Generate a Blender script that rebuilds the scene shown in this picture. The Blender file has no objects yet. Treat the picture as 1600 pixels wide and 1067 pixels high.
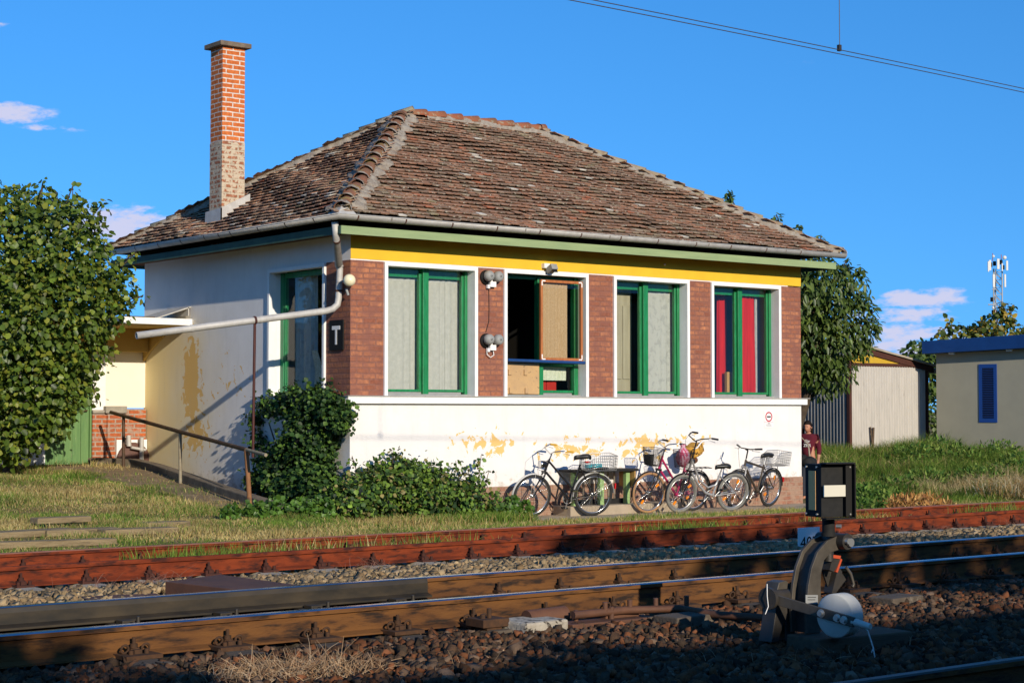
import bpy, math, random
import numpy as np
from mathutils import Vector, Matrix
R_ = math.radians
rnd = random.Random(7)
rng = np.random.default_rng(7)
scene = bpy.context.scene
col = scene.collection

# ------------------------------------------------------------------ camera
F_PX, YAW, PITCH = 2761.9, 0.6606, 0.0390
CAM = Vector((-14.671, -22.926, 1.65))
cd = bpy.data.cameras.new('camera')
cd.sensor_width = 36.0
cd.lens = F_PX / 1600 * 36
cd.clip_end = 5000
cam = bpy.data.objects.new('camera', cd)
col.objects.link(cam)
cam.location = CAM
cam.rotation_euler = (math.pi / 2 + PITCH, 0, -YAW)
scene.camera = cam
sY, cY, sP, cP = math.sin(YAW), math.cos(YAW), math.sin(PITCH), math.cos(PITCH)
CR = Vector((cY, -sY, 0)); CF = Vector((sY * cP, cY * cP, sP)); CU = Vector((-sY * sP, -cY * sP, cP))
def ray(x, y): return CF + CR * ((x - 800) / F_PX) + CU * ((533.5 - y) / F_PX)
def at(x, y, axis, v):                  # survey helper: point of the photo on the plane axis = v
    r = ray(x, y); return CAM + r * ((v - CAM[axis]) / r[axis])
def atd(x, y, d): return CAM + ray(x, y) * d

# ------------------------------------------------------------------ light
SUN = Vector((0.2, 1.0, -0.34)).normalized()
EL = math.asin(-SUN.z); AZ = math.atan2(-SUN.x, -SUN.y)
sd = bpy.data.lights.new('sun', 'SUN'); sd.energy = 4.9; sd.angle = R_(0.5); sd.color = (1.0, 0.90, 0.74)
so = bpy.data.objects.new('sun', sd); col.objects.link(so); so.location = (-20, -60, 40)
so.rotation_euler = SUN.to_track_quat('-Z', 'Y').to_euler()
scene.view_settings.view_transform = 'Standard'
scene.view_settings.look = 'None'
scene.view_settings.exposure = 0.0
scene.view_settings.gamma = 1.0
world = bpy.data.worlds.new('World'); scene.world = world; world.use_nodes = True
wn = world.node_tree.nodes; wl = world.node_tree.links
bg = wn['Background']
def wnode(t, **k):
    n = wn.new(t)
    for a, b in k.items(): setattr(n, a, b)
    return n
sky = wnode('ShaderNodeTexSky', sky_type='NISHITA', sun_disc=False)
sky.sun_elevation = EL; sky.sun_rotation = AZ
sky.altitude = 0; sky.air_density = 1.0; sky.dust_density = 0.2; sky.ozone_density = 3.0
tc = wnode('ShaderNodeTexCoord')
sv_ = wnode('ShaderNodeVectorMath', operation='MULTIPLY_ADD'); sv_.inputs[1].default_value = (1, 1, .8); sv_.inputs[2].default_value = (0, 0, .17)
wl.new(tc.outputs['Generated'], sv_.inputs[0]); svn = wnode('ShaderNodeVectorMath', operation='NORMALIZE'); wl.new(sv_.outputs[0], svn.inputs[0]); wl.new(svn.outputs[0], sky.inputs['Vector'])
hs = wnode('ShaderNodeHueSaturation'); hs.inputs['Saturation'].default_value = 1.25; hs.inputs['Hue'].default_value = 0.495
wl.new(sky.outputs[0], hs.inputs['Color'])
def vmath(op, a, b=None):
    n = wnode('ShaderNodeVectorMath', operation=op)
    wl.new(a, n.inputs[0])
    if b is not None:
        if isinstance(b, (tuple, list, Vector)): n.inputs[1].default_value = tuple(b)
        else: wl.new(b, n.inputs[1])
    return n
def fmath(op, a, b=None):
    n = wnode('ShaderNodeMath', operation=op)
    for i, q in enumerate((a, b)):
        if q is None: continue
        if isinstance(q, (int, float)): n.inputs[i].default_value = q
        else: wl.new(q, n.inputs[i])
    return n.outputs[0]
cn = wnode('ShaderNodeTexNoise'); cn.inputs['Scale'].default_value = 75; cn.inputs['Detail'].default_value = 9; cn.inputs['Roughness'].default_value = 0.6
mp = wnode('ShaderNodeMapping'); mp.inputs['Scale'].default_value = (1, 1, 2.6)
wl.new(tc.outputs['Generated'], mp.inputs[0]); wl.new(mp.outputs[0], cn.inputs['Vector'])
total = None
CLOUDS = [  # direction (through the photo), half-width and half-height as angles, density
    (175, 352, 0.040, 0.011, 1.0), (235, 352, 0.016, 0.006, .8), (20, 176, 0.020, 0.0055, 1.0), (80, 200, 0.016, 0.0022, .6), (0, 40, 0.006, 0.002, .5),
    (1432, 468, 0.026, 0.0055, 1.0), (1478, 462, 0.012, 0.005, 1.0), (1410, 492, 0.030, 0.0050, .9), (1412, 522, 0.035, 0.006, .95), (1390, 548, 0.06, 0.009, .8), (1235, 105, .012, .006, .10)]
for (px, py, hw, hh, dens) in CLOUDS:
    d = ray(px, py).normalized()
    side = Vector((d.y, -d.x, 0)).normalized(); up = side.cross(d)
    dot1 = vmath('DOT_PRODUCT', tc.outputs['Generated'], side / hw).outputs['Value']
    dot2 = vmath('DOT_PRODUCT', tc.outputs['Generated'], (up / hh)).outputs['Value']
    o2 = d.dot(up / hh)
    dot2 = fmath('SUBTRACT', dot2, o2)
    fwd = vmath('DOT_PRODUCT', tc.outputs['Generated'], d).outputs['Value']
    r2 = fmath('SQRT', fmath('ADD', fmath('MULTIPLY', dot1, dot1), fmath('MULTIPLY', dot2, dot2)))
    m = fmath('MULTIPLY', fmath('MAXIMUM', fmath('SUBTRACT', 1.35, r2), 0), fmath('GREATER_THAN', fwd, 0.5))
    m = fmath('MULTIPLY', fmath('MINIMUM', m, 1.0), dens)
    total = m if total is None else fmath('MAXIMUM', total, m)
cl = fmath('ADD', fmath('MULTIPLY', cn.outputs['Fac'], 3.4), -1.7)
cl = fmath('ADD', fmath('MULTIPLY', total, 1.25), fmath('MULTIPLY', cl, 1.0))
mr = wnode('ShaderNodeMapRange', interpolation_type='SMOOTHSTEP'); mr.inputs[1].default_value = 0.25; mr.inputs[2].default_value = 1.25
wl.new(cl, mr.inputs[0])
fac = fmath('MULTIPLY', mr.outputs[0], fmath('MINIMUM', fmath('MULTIPLY', total, 3.0), 0.92))
cmx = wnode('ShaderNodeMix', data_type='RGBA')
cmx.inputs[7].default_value = (6.6, 6.6, 8.6, 1)
gain = wnode('ShaderNodeMix', data_type='RGBA', blend_type='MULTIPLY'); gain.inputs[0].default_value = 1.0; gain.inputs[7].default_value = (.95, 1.42, 1.85, 1)
wl.new(hs.outputs[0], gain.inputs[6]); wl.new(gain.outputs[2], cmx.inputs[6]); wl.new(fac, cmx.inputs[0])
wl.new(cmx.outputs[2], bg.inputs['Color'])
bg.inputs['Strength'].default_value = 0.10

# ------------------------------------------------------------------ materials
def pmat(name, base, base2=None, rough=0.75, metal=0.0, scale=6.0, bump=0.0, bscale=40.0, spec=0.3, lo=0.35, hi=0.65,
         third=None, tscale=20.0, tlo=0.62, thi=0.68, attr=False, stretch=(1, 1, 1), coat=0.0):
    m = bpy.data.materials.new(name); m.use_nodes = True
    nt = m.node_tree; N = nt.nodes; L = nt.links; b = N['Principled BSDF']
    b.inputs['Roughness'].default_value = rough; b.inputs['Metallic'].default_value = metal
    b.inputs['Specular IOR Level'].default_value = spec
    if coat: b.inputs['Coat Weight'].default_value = coat
    t = N.new('ShaderNodeTexCoord'); mpg = N.new('ShaderNodeMapping'); mpg.inputs['Scale'].default_value = stretch
    L.new(t.outputs['Object'], mpg.inputs[0])
    def noise(sc, det=6):
        n = N.new('ShaderNodeTexNoise'); n.inputs['Scale'].default_value = sc; n.inputs['Detail'].default_value = det
        n.inputs['Roughness'].default_value = 0.62
        L.new(mpg.outputs[0], n.inputs['Vector']); return n.outputs['Fac']
    def rng_(s, a, c):
        r = N.new('ShaderNodeMapRange'); r.inputs[1].default_value = a; r.inputs[2].default_value = c; L.new(s, r.inputs[0]); return r.outputs[0]
    def mix(f, a, c, mode='MIX'):
        x = N.new('ShaderNodeMix'); x.data_type = 'RGBA'; x.blend_type = mode
        if isinstance(f, float): x.inputs[0].default_value = f
        else: L.new(f, x.inputs[0])
        for i, q in ((6, a), (7, c)):
            if isinstance(q, tuple): x.inputs[i].default_value = (*q, 1)
            else: L.new(q, x.inputs[i])
        return x.outputs[2]
    cur = tuple(base)
    if base2 is not None: cur = mix(rng_(noise(scale), lo, hi), tuple(base), tuple(base2))
    if attr:
        a = N.new('ShaderNodeAttribute'); a.attribute_name = 'Col'
        cur = mix(1.0, cur, a.outputs['Color'], 'MULTIPLY')
    if third is not None: cur = mix(rng_(noise(tscale), tlo, thi), cur, tuple(third))
    if isinstance(cur, tuple): b.inputs['Base Color'].default_value = (*cur, 1)
    else: L.new(cur, b.inputs['Base Color'])
    if bump:
        bp = N.new('ShaderNodeBump'); bp.inputs['Strength'].default_value = bump; bp.inputs['Distance'].default_value = 0.02
        L.new(noise(bscale), bp.inputs['Height']); L.new(bp.outputs[0], b.inputs['Normal'])
    m['_ns'] = 1
    return m

def brickmat(name, c1, c2, mortar, row=0.085, width=0.27, msize=0.012, smear=None, slo=0.5, shi=0.6, sscale=5.0, swap='XZ', off=0.5, bump=0.6, rough=0.85):
    m = bpy.data.materials.new(name); m.use_nodes = True
    nt = m.node_tree; N = nt.nodes; L = nt.links; b = N['Principled BSDF']
    b.inputs['Roughness'].default_value = rough; b.inputs['Specular IOR Level'].default_value = 0.2
    t = N.new('ShaderNodeTexCoord'); g = N.new('ShaderNodeNewGeometry')
    sp = N.new('ShaderNodeSeparateXYZ'); L.new(t.outputs['Object'], sp.inputs[0])
    sn = N.new('ShaderNodeSeparateXYZ'); L.new(t.outputs['Normal'], sn.inputs[0])
    ab = N.new('ShaderNodeMath'); ab.operation = 'ABSOLUTE'; L.new(sn.outputs[0], ab.inputs[0])
    gt = N.new('ShaderNodeMath'); gt.operation = 'GREATER_THAN'; gt.inputs[1].default_value = 0.6; L.new(ab.outputs[0], gt.inputs[0])
    mx = N.new('ShaderNodeMix'); L.new(gt.outputs[0], mx.inputs[0]); L.new(sp.outputs[0], mx.inputs[2]); L.new(sp.outputs[1], mx.inputs[3])
    # uneven courses
    nz = N.new('ShaderNodeTexNoise'); nz.inputs['Scale'].default_value = 3.0; L.new(t.outputs['Object'], nz.inputs['Vector'])
    wob = N.new('ShaderNodeMath'); wob.operation = 'MULTIPLY_ADD'; wob.inputs[1].default_value = 0.03; L.new(nz.outputs['Fac'], wob.inputs[0]); L.new(sp.outputs[2], wob.inputs[2])
    cb = N.new('ShaderNodeCombineXYZ'); L.new(mx.outputs[0], cb.inputs[0]); L.new(wob.outputs[0], cb.inputs[1])
    br = N.new('ShaderNodeTexBrick'); br.offset = off
    br.inputs['Scale'].default_value = 1.0; br.inputs['Brick Width'].default_value = width; br.inputs['Row Height'].default_value = row
    br.inputs['Mortar Size'].default_value = msize; br.inputs['Mortar Smooth'].default_value = 0.25; br.inputs['Bias'].default_value = 0.0
    br.inputs['Color1'].default_value = (*c1, 1); br.inputs['Color2'].default_value = (*c2, 1); br.inputs['Mortar'].default_value = (*mortar, 1)
    L.new(cb.outputs[0], br.inputs['Vector'])
    n2 = N.new('ShaderNodeTexNoise'); n2.inputs['Scale'].default_value = 22; n2.inputs['Detail'].default_value = 5; L.new(t.outputs['Object'], n2.inputs['Vector'])
    r2 = N.new('ShaderNodeMapRange'); r2.inputs[1].default_value = 0.3; r2.inputs[2].default_value = 0.75; r2.inputs[3].default_value = 0.72; r2.inputs[4].default_value = 1.2; L.new(n2.outputs['Fac'], r2.inputs[0])
    mm = N.new('ShaderNodeMix'); mm.data_type = 'RGBA'; mm.blend_type = 'MULTIPLY'; mm.inputs[0].default_value = 1.0
    L.new(br.outputs['Color'], mm.inputs[6]); L.new(r2.outputs[0], mm.inputs[7])
    cur = mm.outputs[2]
    if smear is not None:
        n3 = N.new('ShaderNodeTexNoise'); n3.inputs['Scale'].default_value = sscale; n3.inputs['Detail'].default_value = 8; n3.inputs['Roughness'].default_value = .68; L.new(t.outputs['Object'], n3.inputs['Vector'])
        r3 = N.new('ShaderNodeMapRange'); r3.inputs[1].default_value = slo; r3.inputs[2].default_value = shi; L.new(n3.outputs['Fac'], r3.inputs[0])
        m3 = N.new('ShaderNodeMix'); m3.data_type = 'RGBA'; L.new(r3.outputs[0], m3.inputs[0]); L.new(cur, m3.inputs[6]); m3.inputs[7].default_value = (*smear, 1)
        cur = m3.outputs[2]
    L.new(cur, b.inputs['Base Color'])
    bp = N.new('ShaderNodeBump'); bp.inputs['Strength'].default_value = bump; bp.inputs['Distance'].default_value = 0.012; bp.invert = True
    ad = N.new('ShaderNodeMath'); ad.operation = 'MULTIPLY_ADD'; ad.inputs[1].default_value = -0.5; L.new(n2.outputs['Fac'], ad.inputs[0]); L.new(br.outputs['Fac'], ad.inputs[2])
    L.new(ad.outputs[0], bp.inputs['Height']); L.new(bp.outputs[0], b.inputs['Normal'])
    return m

def wallmat(name, zones, base=(0.77, 0.735, 0.70), patch=(0.72, 0.47, 0.17), cream=None):
    """Limewash over old ochre coats: zones are boxes (centre, half size, threshold) where the coat has flaked."""
    m = pmat(name, base, tuple(c * 0.93 for c in base), rough=0.9, scale=2.2, bump=0.25, bscale=70, spec=0.15)
    nt = m.node_tree; N = nt.nodes; L = nt.links; b = N['Principled BSDF']
    src = b.inputs['Base Color'].links[0].from_socket
    t = N.new('ShaderNodeTexCoord'); sp = N.new('ShaderNodeSeparateXYZ'); L.new(t.outputs['Object'], sp.inputs[0])
    def mt(op, a, c=None):
        n = N.new('ShaderNodeMath'); n.operation = op
        for i, q in enumerate((a, c)):
            if q is None: continue
            if isinstance(q, (int, float)): n.inputs[i].default_value = q
            else: L.new(q, n.inputs[i])
        return n.outputs[0]
    if cream:
        ax, a0, a1, c = cream
        nzc = N.new('ShaderNodeTexNoise'); nzc.inputs['Scale'].default_value = 1.6; nzc.inputs['Detail'].default_value = 5; L.new(t.outputs['Object'], nzc.inputs['Vector'])
        r = N.new('ShaderNodeMapRange'); r.interpolation_type = 'SMOOTHSTEP'; r.inputs[1].default_value = a0; r.inputs[2].default_value = a1
        L.new(mt('ADD', sp.outputs[ax], mt('MULTIPLY', mt('SUBTRACT', nzc.outputs['Fac'], 0.5), 2.2)), r.inputs[0])
        lowz = N.new('ShaderNodeMapRange'); lowz.inputs[1].default_value = 3.5; lowz.inputs[2].default_value = 2.9; L.new(sp.outputs[2], lowz.inputs[0])
        x = N.new('ShaderNodeMix'); x.data_type = 'RGBA'; L.new(mt('MULTIPLY', r.outputs[0], lowz.outputs[0]), x.inputs[0]); L.new(src, x.inputs[6]); x.inputs[7].default_value = (*c, 1); src = x.outputs[2]
    nz = N.new('ShaderNodeTexNoise'); nz.inputs['Scale'].default_value = 6.0; nz.inputs['Detail'].default_value = 8; nz.inputs['Roughness'].default_value = 0.58
    nz.inputs['Distortion'].default_value = 0.6
    L.new(t.outputs['Object'], nz.inputs['Vector'])
    tot = None
    for (c, h, w) in zones:
        q = None
        for i in range(3):
            if h[i] > 50: continue
            d = mt('DIVIDE', mt('SUBTRACT', sp.outputs[i], c[i]), h[i]); d = mt('MULTIPLY', d, d)
            q = d if q is None else mt('ADD', q, d)
        mk = mt('MULTIPLY', mt('SUBTRACT', 1.0, mt('SQRT', q)), w)
        tot = mk if tot is None else mt('MAXIMUM', tot, mk)
    s = mt('ADD', nz.outputs['Fac'], mt('MINIMUM', tot, 0.6))
    r = N.new('ShaderNodeMapRange'); r.inputs[1].default_value = 0.755; r.inputs[2].default_value = 0.765; L.new(s, r.inputs[0])
    x = N.new('ShaderNodeMix'); x.data_type = 'RGBA'; L.new(r.outputs[0], x.inputs[0]); L.new(src, x.inputs[6]); x.inputs[7].default_value = (*patch, 1)
    n5 = N.new('ShaderNodeTexNoise'); n5.inputs['Scale'].default_value = 7.0; n5.inputs['Detail'].default_value = 8; n5.inputs['Roughness'].default_value = .7; L.new(t.outputs['Object'], n5.inputs['Vector'])
    r5 = N.new('ShaderNodeMapRange'); r5.inputs[1].default_value = .50; r5.inputs[2].default_value = .62; r5.inputs[4].default_value = .6
    L.new(mt('SUBTRACT', n5.outputs['Fac'], mt('MULTIPLY', mt('SUBTRACT', sp.outputs[2], .5), .45)), r5.inputs[0])
    x2 = N.new('ShaderNodeMix'); x2.data_type = 'RGBA'; L.new(r5.outputs[0], x2.inputs[0]); L.new(x.outputs[2], x2.inputs[6]); x2.inputs[7].default_value = (.44, .36, .27, 1)
    n6 = N.new('ShaderNodeTexNoise'); n6.inputs['Scale'].default_value = 2.2; n6.inputs['Detail'].default_value = 9; n6.inputs['Roughness'].default_value = .7; m6 = N.new('ShaderNodeMapping'); m6.inputs['Scale'].default_value = (2.5, 2.5, .35); L.new(t.outputs['Object'], m6.inputs[0]); L.new(m6.outputs[0], n6.inputs['Vector'])
    r6 = N.new('ShaderNodeMapRange'); r6.inputs[1].default_value = .52; r6.inputs[2].default_value = .72; r6.inputs[4].default_value = .22; L.new(n6.outputs['Fac'], r6.inputs[0])
    x3 = N.new('ShaderNodeMix'); x3.data_type = 'RGBA'; L.new(r6.outputs[0], x3.inputs[0]); L.new(x2.outputs[2], x3.inputs[6]); x3.inputs[7].default_value = (.50, .46, .40, 1)
    L.new(x3.outputs[2], b.inputs['Base Color'])
    return m

def glassmat(name, tint=(1, 1, 1), rough=0.0, ior=1.5, add=0.0):
    m = bpy.data.materials.new(name); m.use_nodes = True
    nt = m.node_tree; N = nt.nodes; L = nt.links; N.remove(N['Principled BSDF'])
    tr = N.new('ShaderNodeBsdfTransparent'); tr.inputs[0].default_value = (*tint, 1)
    gl = N.new('ShaderNodeBsdfGlossy'); gl.inputs['Roughness'].default_value = rough
    fr = N.new('ShaderNodeFresnel'); fr.inputs[0].default_value = ior
    ad = N.new('ShaderNodeMath'); ad.operation = 'ADD'; ad.inputs[1].default_value = add; L.new(fr.outputs[0], ad.inputs[0])
    ge = N.new('ShaderNodeNewGeometry'); iv = N.new('ShaderNodeMath'); iv.operation = 'SUBTRACT'; iv.inputs[0].default_value = 1.0; L.new(ge.outputs['Backfacing'], iv.inputs[1])
    ml = N.new('ShaderNodeMath'); ml.operation = 'MULTIPLY'; L.new(ad.outputs[0], ml.inputs[0]); L.new(iv.outputs[0], ml.inputs[1])
    mx = N.new('ShaderNodeMixShader'); L.new(ml.outputs[0], mx.inputs[0]); L.new(tr.outputs[0], mx.inputs[1]); L.new(gl.outputs[0], mx.inputs[2])
    L.new(mx.outputs[0], N['Material Output'].inputs[0])
    return m

def leafmat(name, rough=0.42, trans=0.3, spec=0.35):
    m = bpy.data.materials.new(name); m.use_nodes = True
    nt = m.node_tree; N = nt.nodes; L = nt.links; b = N['Principled BSDF']
    a = N.new('ShaderNodeAttribute'); a.attribute_name = 'Col'
    b.inputs['Roughness'].default_value = rough; b.inputs['Specular IOR Level'].default_value = spec
    L.new(a.outputs['Color'], b.inputs['Base Color'])
    t = N.new('ShaderNodeBsdfTranslucent'); 
    hv = N.new('ShaderNodeMix'); hv.data_type = 'RGBA'; hv.blend_type = 'MULTIPLY'; hv.inputs[0].default_value = 1; L.new(a.outputs['Color'], hv.inputs[6]); hv.inputs[7].default_value = (1.5, 1.5, 0.5, 1)
    L.new(hv.outputs[2], t.inputs[0])
    mx = N.new('ShaderNodeMixShader'); mx.inputs[0].default_value = trans; L.new(b.outputs[0], mx.inputs[1]); L.new(t.outputs[0], mx.inputs[2])
    L.new(mx.outputs[0], N['Material Output'].inputs[0])
    return m

M = {}
M['wall'] = wallmat('limewash_wall', [((2.6, 0, 1.12), (1.5, .3, .42), .32), ((4.4, 0, 1.02), (1.9, .3, .40), .32), ((6.0, 0, 1.06), (1.5, .3, .50), .34), ((7.2, 0, 1.15), (1.9, .3, .50), .22),
    ((0, 5.15, 2.15), (.3, .55, 1.3), .62), ((0, 5.0, 1.2), (.3, .95, .8), .40), ((0, 3.6, 2.2), (.3, 1.8, 1.1), .20), ((0, 4.6, 1.9), (.3, 1.8, 1.4), .17)], cream=(1, 3.6, 6.9, (0.80, 0.66, 0.36)))
M['annexwall'] = pmat('cream_paint', (0.78, 0.73, 0.60), (0.75, 0.70, 0.57), rough=.85, scale=2, bump=.2, bscale=60)
M['white'] = pmat('white_paint', (0.80, 0.79, 0.76), (0.74, 0.73, 0.70), rough=.6, scale=5, bump=.15, bscale=90, third=(.5, .46, .40), tscale=26, tlo=.70, thi=.76)
M['yellow'] = pmat('yellow_paint', (0.75, 0.45, 0.028), (0.71, 0.415, 0.026), rough=.8, scale=3, bump=.15, bscale=60)
M['ochre'] = pmat('ochre_soffit', (0.62, 0.42, 0.12), (0.55, 0.36, 0.10), rough=.85, scale=3)
M['brick'] = brickmat('old_facing_brick', (0.25, 0.085, 0.050), (0.47, 0.185, 0.090), (0.25, 0.110, 0.078), row=.086, width=.235, msize=.014, smear=(0.235, 0.095, 0.067), slo=.42, shi=.62, sscale=4.5)
M['brickorange'] = brickmat('new_orange_brick', (0.50, 0.120, 0.028), (0.56, 0.150, 0.036), (0.62, 0.54, 0.46), row=.0835, width=.265, msize=.011, off=.5, bump=.4)
M['brickold'] = brickmat('smeared_brick', (0.30, 0.105, 0.055), (0.36, 0.14, 0.07), (0.46, 0.37, 0.26), row=.0835, width=.25, msize=.02, smear=(0.50, 0.40, 0.28), slo=.47, shi=.53, sscale=9)
M['plinth'] = brickmat('plinth_brick', (0.26, 0.105, 0.07), (0.33, 0.145, 0.085), (0.31, 0.20, 0.14), row=.085, width=.24, msize=.014, smear=(0.33, 0.215, 0.15), slo=.40, shi=.58, sscale=4)
M['lowbrick'] = brickmat('annex_brick', (0.45, 0.115, 0.035), (0.36, 0.10, 0.045), (0.36, 0.27, 0.21), row=.083, width=.25, msize=.015, smear=(0.36, 0.24, 0.18), slo=.54, shi=.62, sscale=5)
M['tile'] = pmat('roof_tile', (0.9, 0.9, 0.9), (1.0, 0.96, 0.9), rough=.92, scale=8, attr=True, third=(0.46, 0.42, 0.33), tscale=19, tlo=.55, thi=.68, bump=.7, bscale=30, spec=.12)
M['hiptile'] = pmat('hip_tile', (0.21, 0.082, 0.048), (0.14, 0.075, 0.045), rough=.9, scale=7, third=(0.22, 0.16, 0.05), tscale=4, tlo=.52, thi=.62, bump=.5, bscale=30)
M['ridgetile'] = pmat('ridge_tile', (0.34, 0.10, 0.045), (0.25, 0.12, 0.06), rough=.9, scale=3, third=(0.33, 0.28, 0.18), tscale=9, tlo=.55, thi=.66, bump=.4, bscale=30)
M['greyridge'] = pmat('lichen_ridge_tile', (0.32, 0.29, 0.19), (0.24, 0.15, 0.09), rough=.95, scale=4, bump=.5, bscale=30)
M['mortar'] = pmat('lime_mortar', (0.34, 0.30, 0.24), (0.23, 0.18, 0.14), rough=.95, scale=10, bump=.8, bscale=35)
M['roofdeck'] = pmat('roof_boards', (0.05, 0.035, 0.025), rough=.9)
M['zinc'] = pmat('zinc', (0.50, 0.475, 0.43), (0.40, 0.375, 0.34), rough=.6, metal=.15, scale=7, stretch=(1, 1, 1), third=(.24, .18, .13), tscale=14, tlo=.66, thi=.76, spec=.4)
M['zincdirty'] = pmat('dirty_zinc', (0.22, 0.19, 0.15), (0.32, 0.30, 0.27), rough=.6, metal=.35, scale=9, spec=.4)
M['rustdark'] = pmat('dark_rusted_iron', (0.10, 0.040, 0.022), (0.06, 0.03, 0.02), rough=.8, scale=12, bump=.3)
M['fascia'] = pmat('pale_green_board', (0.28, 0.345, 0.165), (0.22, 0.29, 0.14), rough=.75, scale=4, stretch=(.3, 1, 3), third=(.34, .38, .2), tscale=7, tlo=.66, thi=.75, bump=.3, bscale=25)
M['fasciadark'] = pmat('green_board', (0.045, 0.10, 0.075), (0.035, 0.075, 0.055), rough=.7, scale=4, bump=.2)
M['soffit'] = pmat('brown_soffit_boards', (0.16, 0.07, 0.03), (0.12, 0.055, 0.028), rough=.8, scale=5, stretch=(1, 6, 1))
M['green'] = pmat('green_gloss_paint', (0.008, 0.15, 0.045), (0.012, 0.22, 0.07), rough=.38, scale=7, stretch=(3, 3, .6), third=(.16, .13, .05), tscale=16, tlo=.69, thi=.74, spec=.5, bump=.2, bscale=40)
M['greendoor'] = pmat('weathered_green_door', (0.14, 0.25, 0.085), (0.10, 0.20, 0.07), rough=.65, scale=4, stretch=(4, 4, .5), third=(.34, .34, .22), tscale=10, tlo=.63, thi=.72)
M['glass'] = glassmat('window_glass', (.96, .97, .96), add=.005)
M['glassdark'] = glassmat('screen_glass', (.90, .86, .80), add=.0)
M['curtain'] = pmat('pale_lace', (0.50, 0.49, 0.45), (0.42, 0.415, 0.38), rough=.95, scale=13, stretch=(1, 1, 1), bump=.3, bscale=60)
M['curtaingrey'] = pmat('grey_lace', (0.44, 0.44, 0.41), (0.36, 0.365, 0.345), rough=.95, scale=9, lo=.52, hi=.58)
M['lace'] = pmat('beige_lace', (0.52, 0.42, 0.28), (0.64, 0.55, 0.42), rough=.95, scale=40, stretch=(3, 1, .8), lo=.45, hi=.55)
M['scallop'] = pmat('white_scalloped_lace', (0.66, 0.67, 0.55), (0.5, 0.55, 0.4), rough=.95, scale=30)
M['red'] = pmat('red_curtain', (0.58, 0.012, 0.006), (0.42, 0.008, 0.005), rough=.9, scale=4, stretch=(4, 1, .3))
M['redbox'] = pmat('red_box', (0.42, 0.02, 0.012), rough=.6)
M['tan'] = pmat('pale_wood', (0.46, 0.27, 0.09), (0.38, 0.21, 0.07), rough=.6, scale=3, stretch=(5, 5, .5))
M['wardrobe'] = pmat('yellow_wardrobe', (0.40, 0.36, 0.26), (0.33, 0.295, 0.21), rough=.6, scale=3, stretch=(4, 4, .6))
M['orangewood'] = pmat('orange_wood', (0.44, 0.15, 0.045), (0.32, 0.10, 0.03), rough=.6, scale=5, stretch=(4, 4, .6))
M['board'] = pmat('weathered_board', (0.52, 0.33, 0.15), (0.42, 0.27, 0.14), rough=.8, scale=5, third=(.10, .07, .05), tscale=24, tlo=.63, thi=.7)
M['interior'] = pmat('interior_plaster', (0.30, 0.27, 0.22), rough=.9)
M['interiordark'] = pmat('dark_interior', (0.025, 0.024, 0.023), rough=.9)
M['blue'] = pmat('blue_paint', (0.01, 0.045, 0.16), (0.012, 0.06, 0.2), rough=.5, scale=8)
M['black'] = pmat('black_paint', (0.011, 0.010, 0.009), rough=.6, spec=.2)
M['matblack'] = pmat('matt_black', (0.013, 0.013, 0.013), (0.021, 0.020, 0.019), rough=.75, scale=20, spec=.2)
M['lettering'] = pmat('white_lettering', (0.78, 0.76, 0.72), rough=.6)
M['globe'] = pmat('opal_glass', (0.78, 0.70, 0.46), rough=.25, spec=.5)
M['greypaint'] = pmat('grey_paint', (0.30, 0.30, 0.28), (0.25, 0.25, 0.24), rough=.55, scale=9)
M['concrete'] = pmat('concrete', (0.38, 0.34, 0.28), (0.28, 0.25, 0.20), rough=.95, scale=5, bump=.5, bscale=45, third=(.16, .13, .10), tscale=9, tlo=.6, thi=.72)
M['capconc'] = pmat('chimney_cap', (0.20, 0.15, 0.10), (0.12, 0.09, 0.065), rough=.95, scale=6, bump=.5, bscale=40)
M['sleeper'] = pmat('sleeper_concrete', (0.42, 0.36, 0.27), (0.33, 0.28, 0.21), rough=.95, scale=6, bump=.5, bscale=50)
M['darksleeper'] = pmat('oily_sleeper', (0.12, 0.092, 0.065), (0.075, 0.058, 0.043), rough=.95, scale=6, third=(.24, .20, .15), tscale=5, tlo=.58, thi=.7, bump=.5, bscale=50)
M['redrail'] = pmat('red_rust', (0.205, 0.040, 0.014), (0.135, 0.027, 0.011), rough=.95, scale=5, stretch=(.5, 1, 2), third=(.045, .016, .012), tscale=9, tlo=.50, thi=.64, lo=.42, hi=.58, bump=.4, bscale=70, spec=.15)
M['brownrail'] = pmat('brown_rust', (0.150, 0.064, 0.019), (0.100, 0.042, 0.015), rough=.85, scale=4, stretch=(.4, 1, 2), third=(.026, .016, .011), tscale=8, tlo=.50, thi=.64, lo=.42, hi=.58, bump=.35, bscale=70, spec=.2)
M['greasyrail'] = pmat('greasy_steel', (0.018, 0.015, 0.011), (0.050, 0.036, 0.020), rough=.5, scale=5, stretch=(.5, 1, 1.5), spec=.4)
M['railtop'] = pmat('polished_steel', (0.55, 0.56, 0.60), (0.45, 0.46, 0.5), rough=.22, metal=1.0, scale=6, stretch=(.2, 6, 1))
M['railtopdull'] = pmat('dull_rail_top', (0.20, 0.075, 0.045), (0.27, 0.13, 0.09), rough=.6, metal=.2, scale=9, stretch=(.4, 4, 1))
M['plate'] = pmat('rusty_plate', (0.135, 0.058, 0.030), (0.085, 0.040, 0.024), rough=.7, scale=4, bump=.15)
M['iron'] = pmat('dark_iron', (0.050, 0.042, 0.034), (0.032, 0.028, 0.024), rough=.5, metal=.2, scale=7, spec=.45, bump=.15)
M['ironlight'] = pmat('worn_iron', (0.105, 0.088, 0.068), (0.06, 0.05, 0.038), rough=.5, metal=.2, scale=6, spec=.4)
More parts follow.
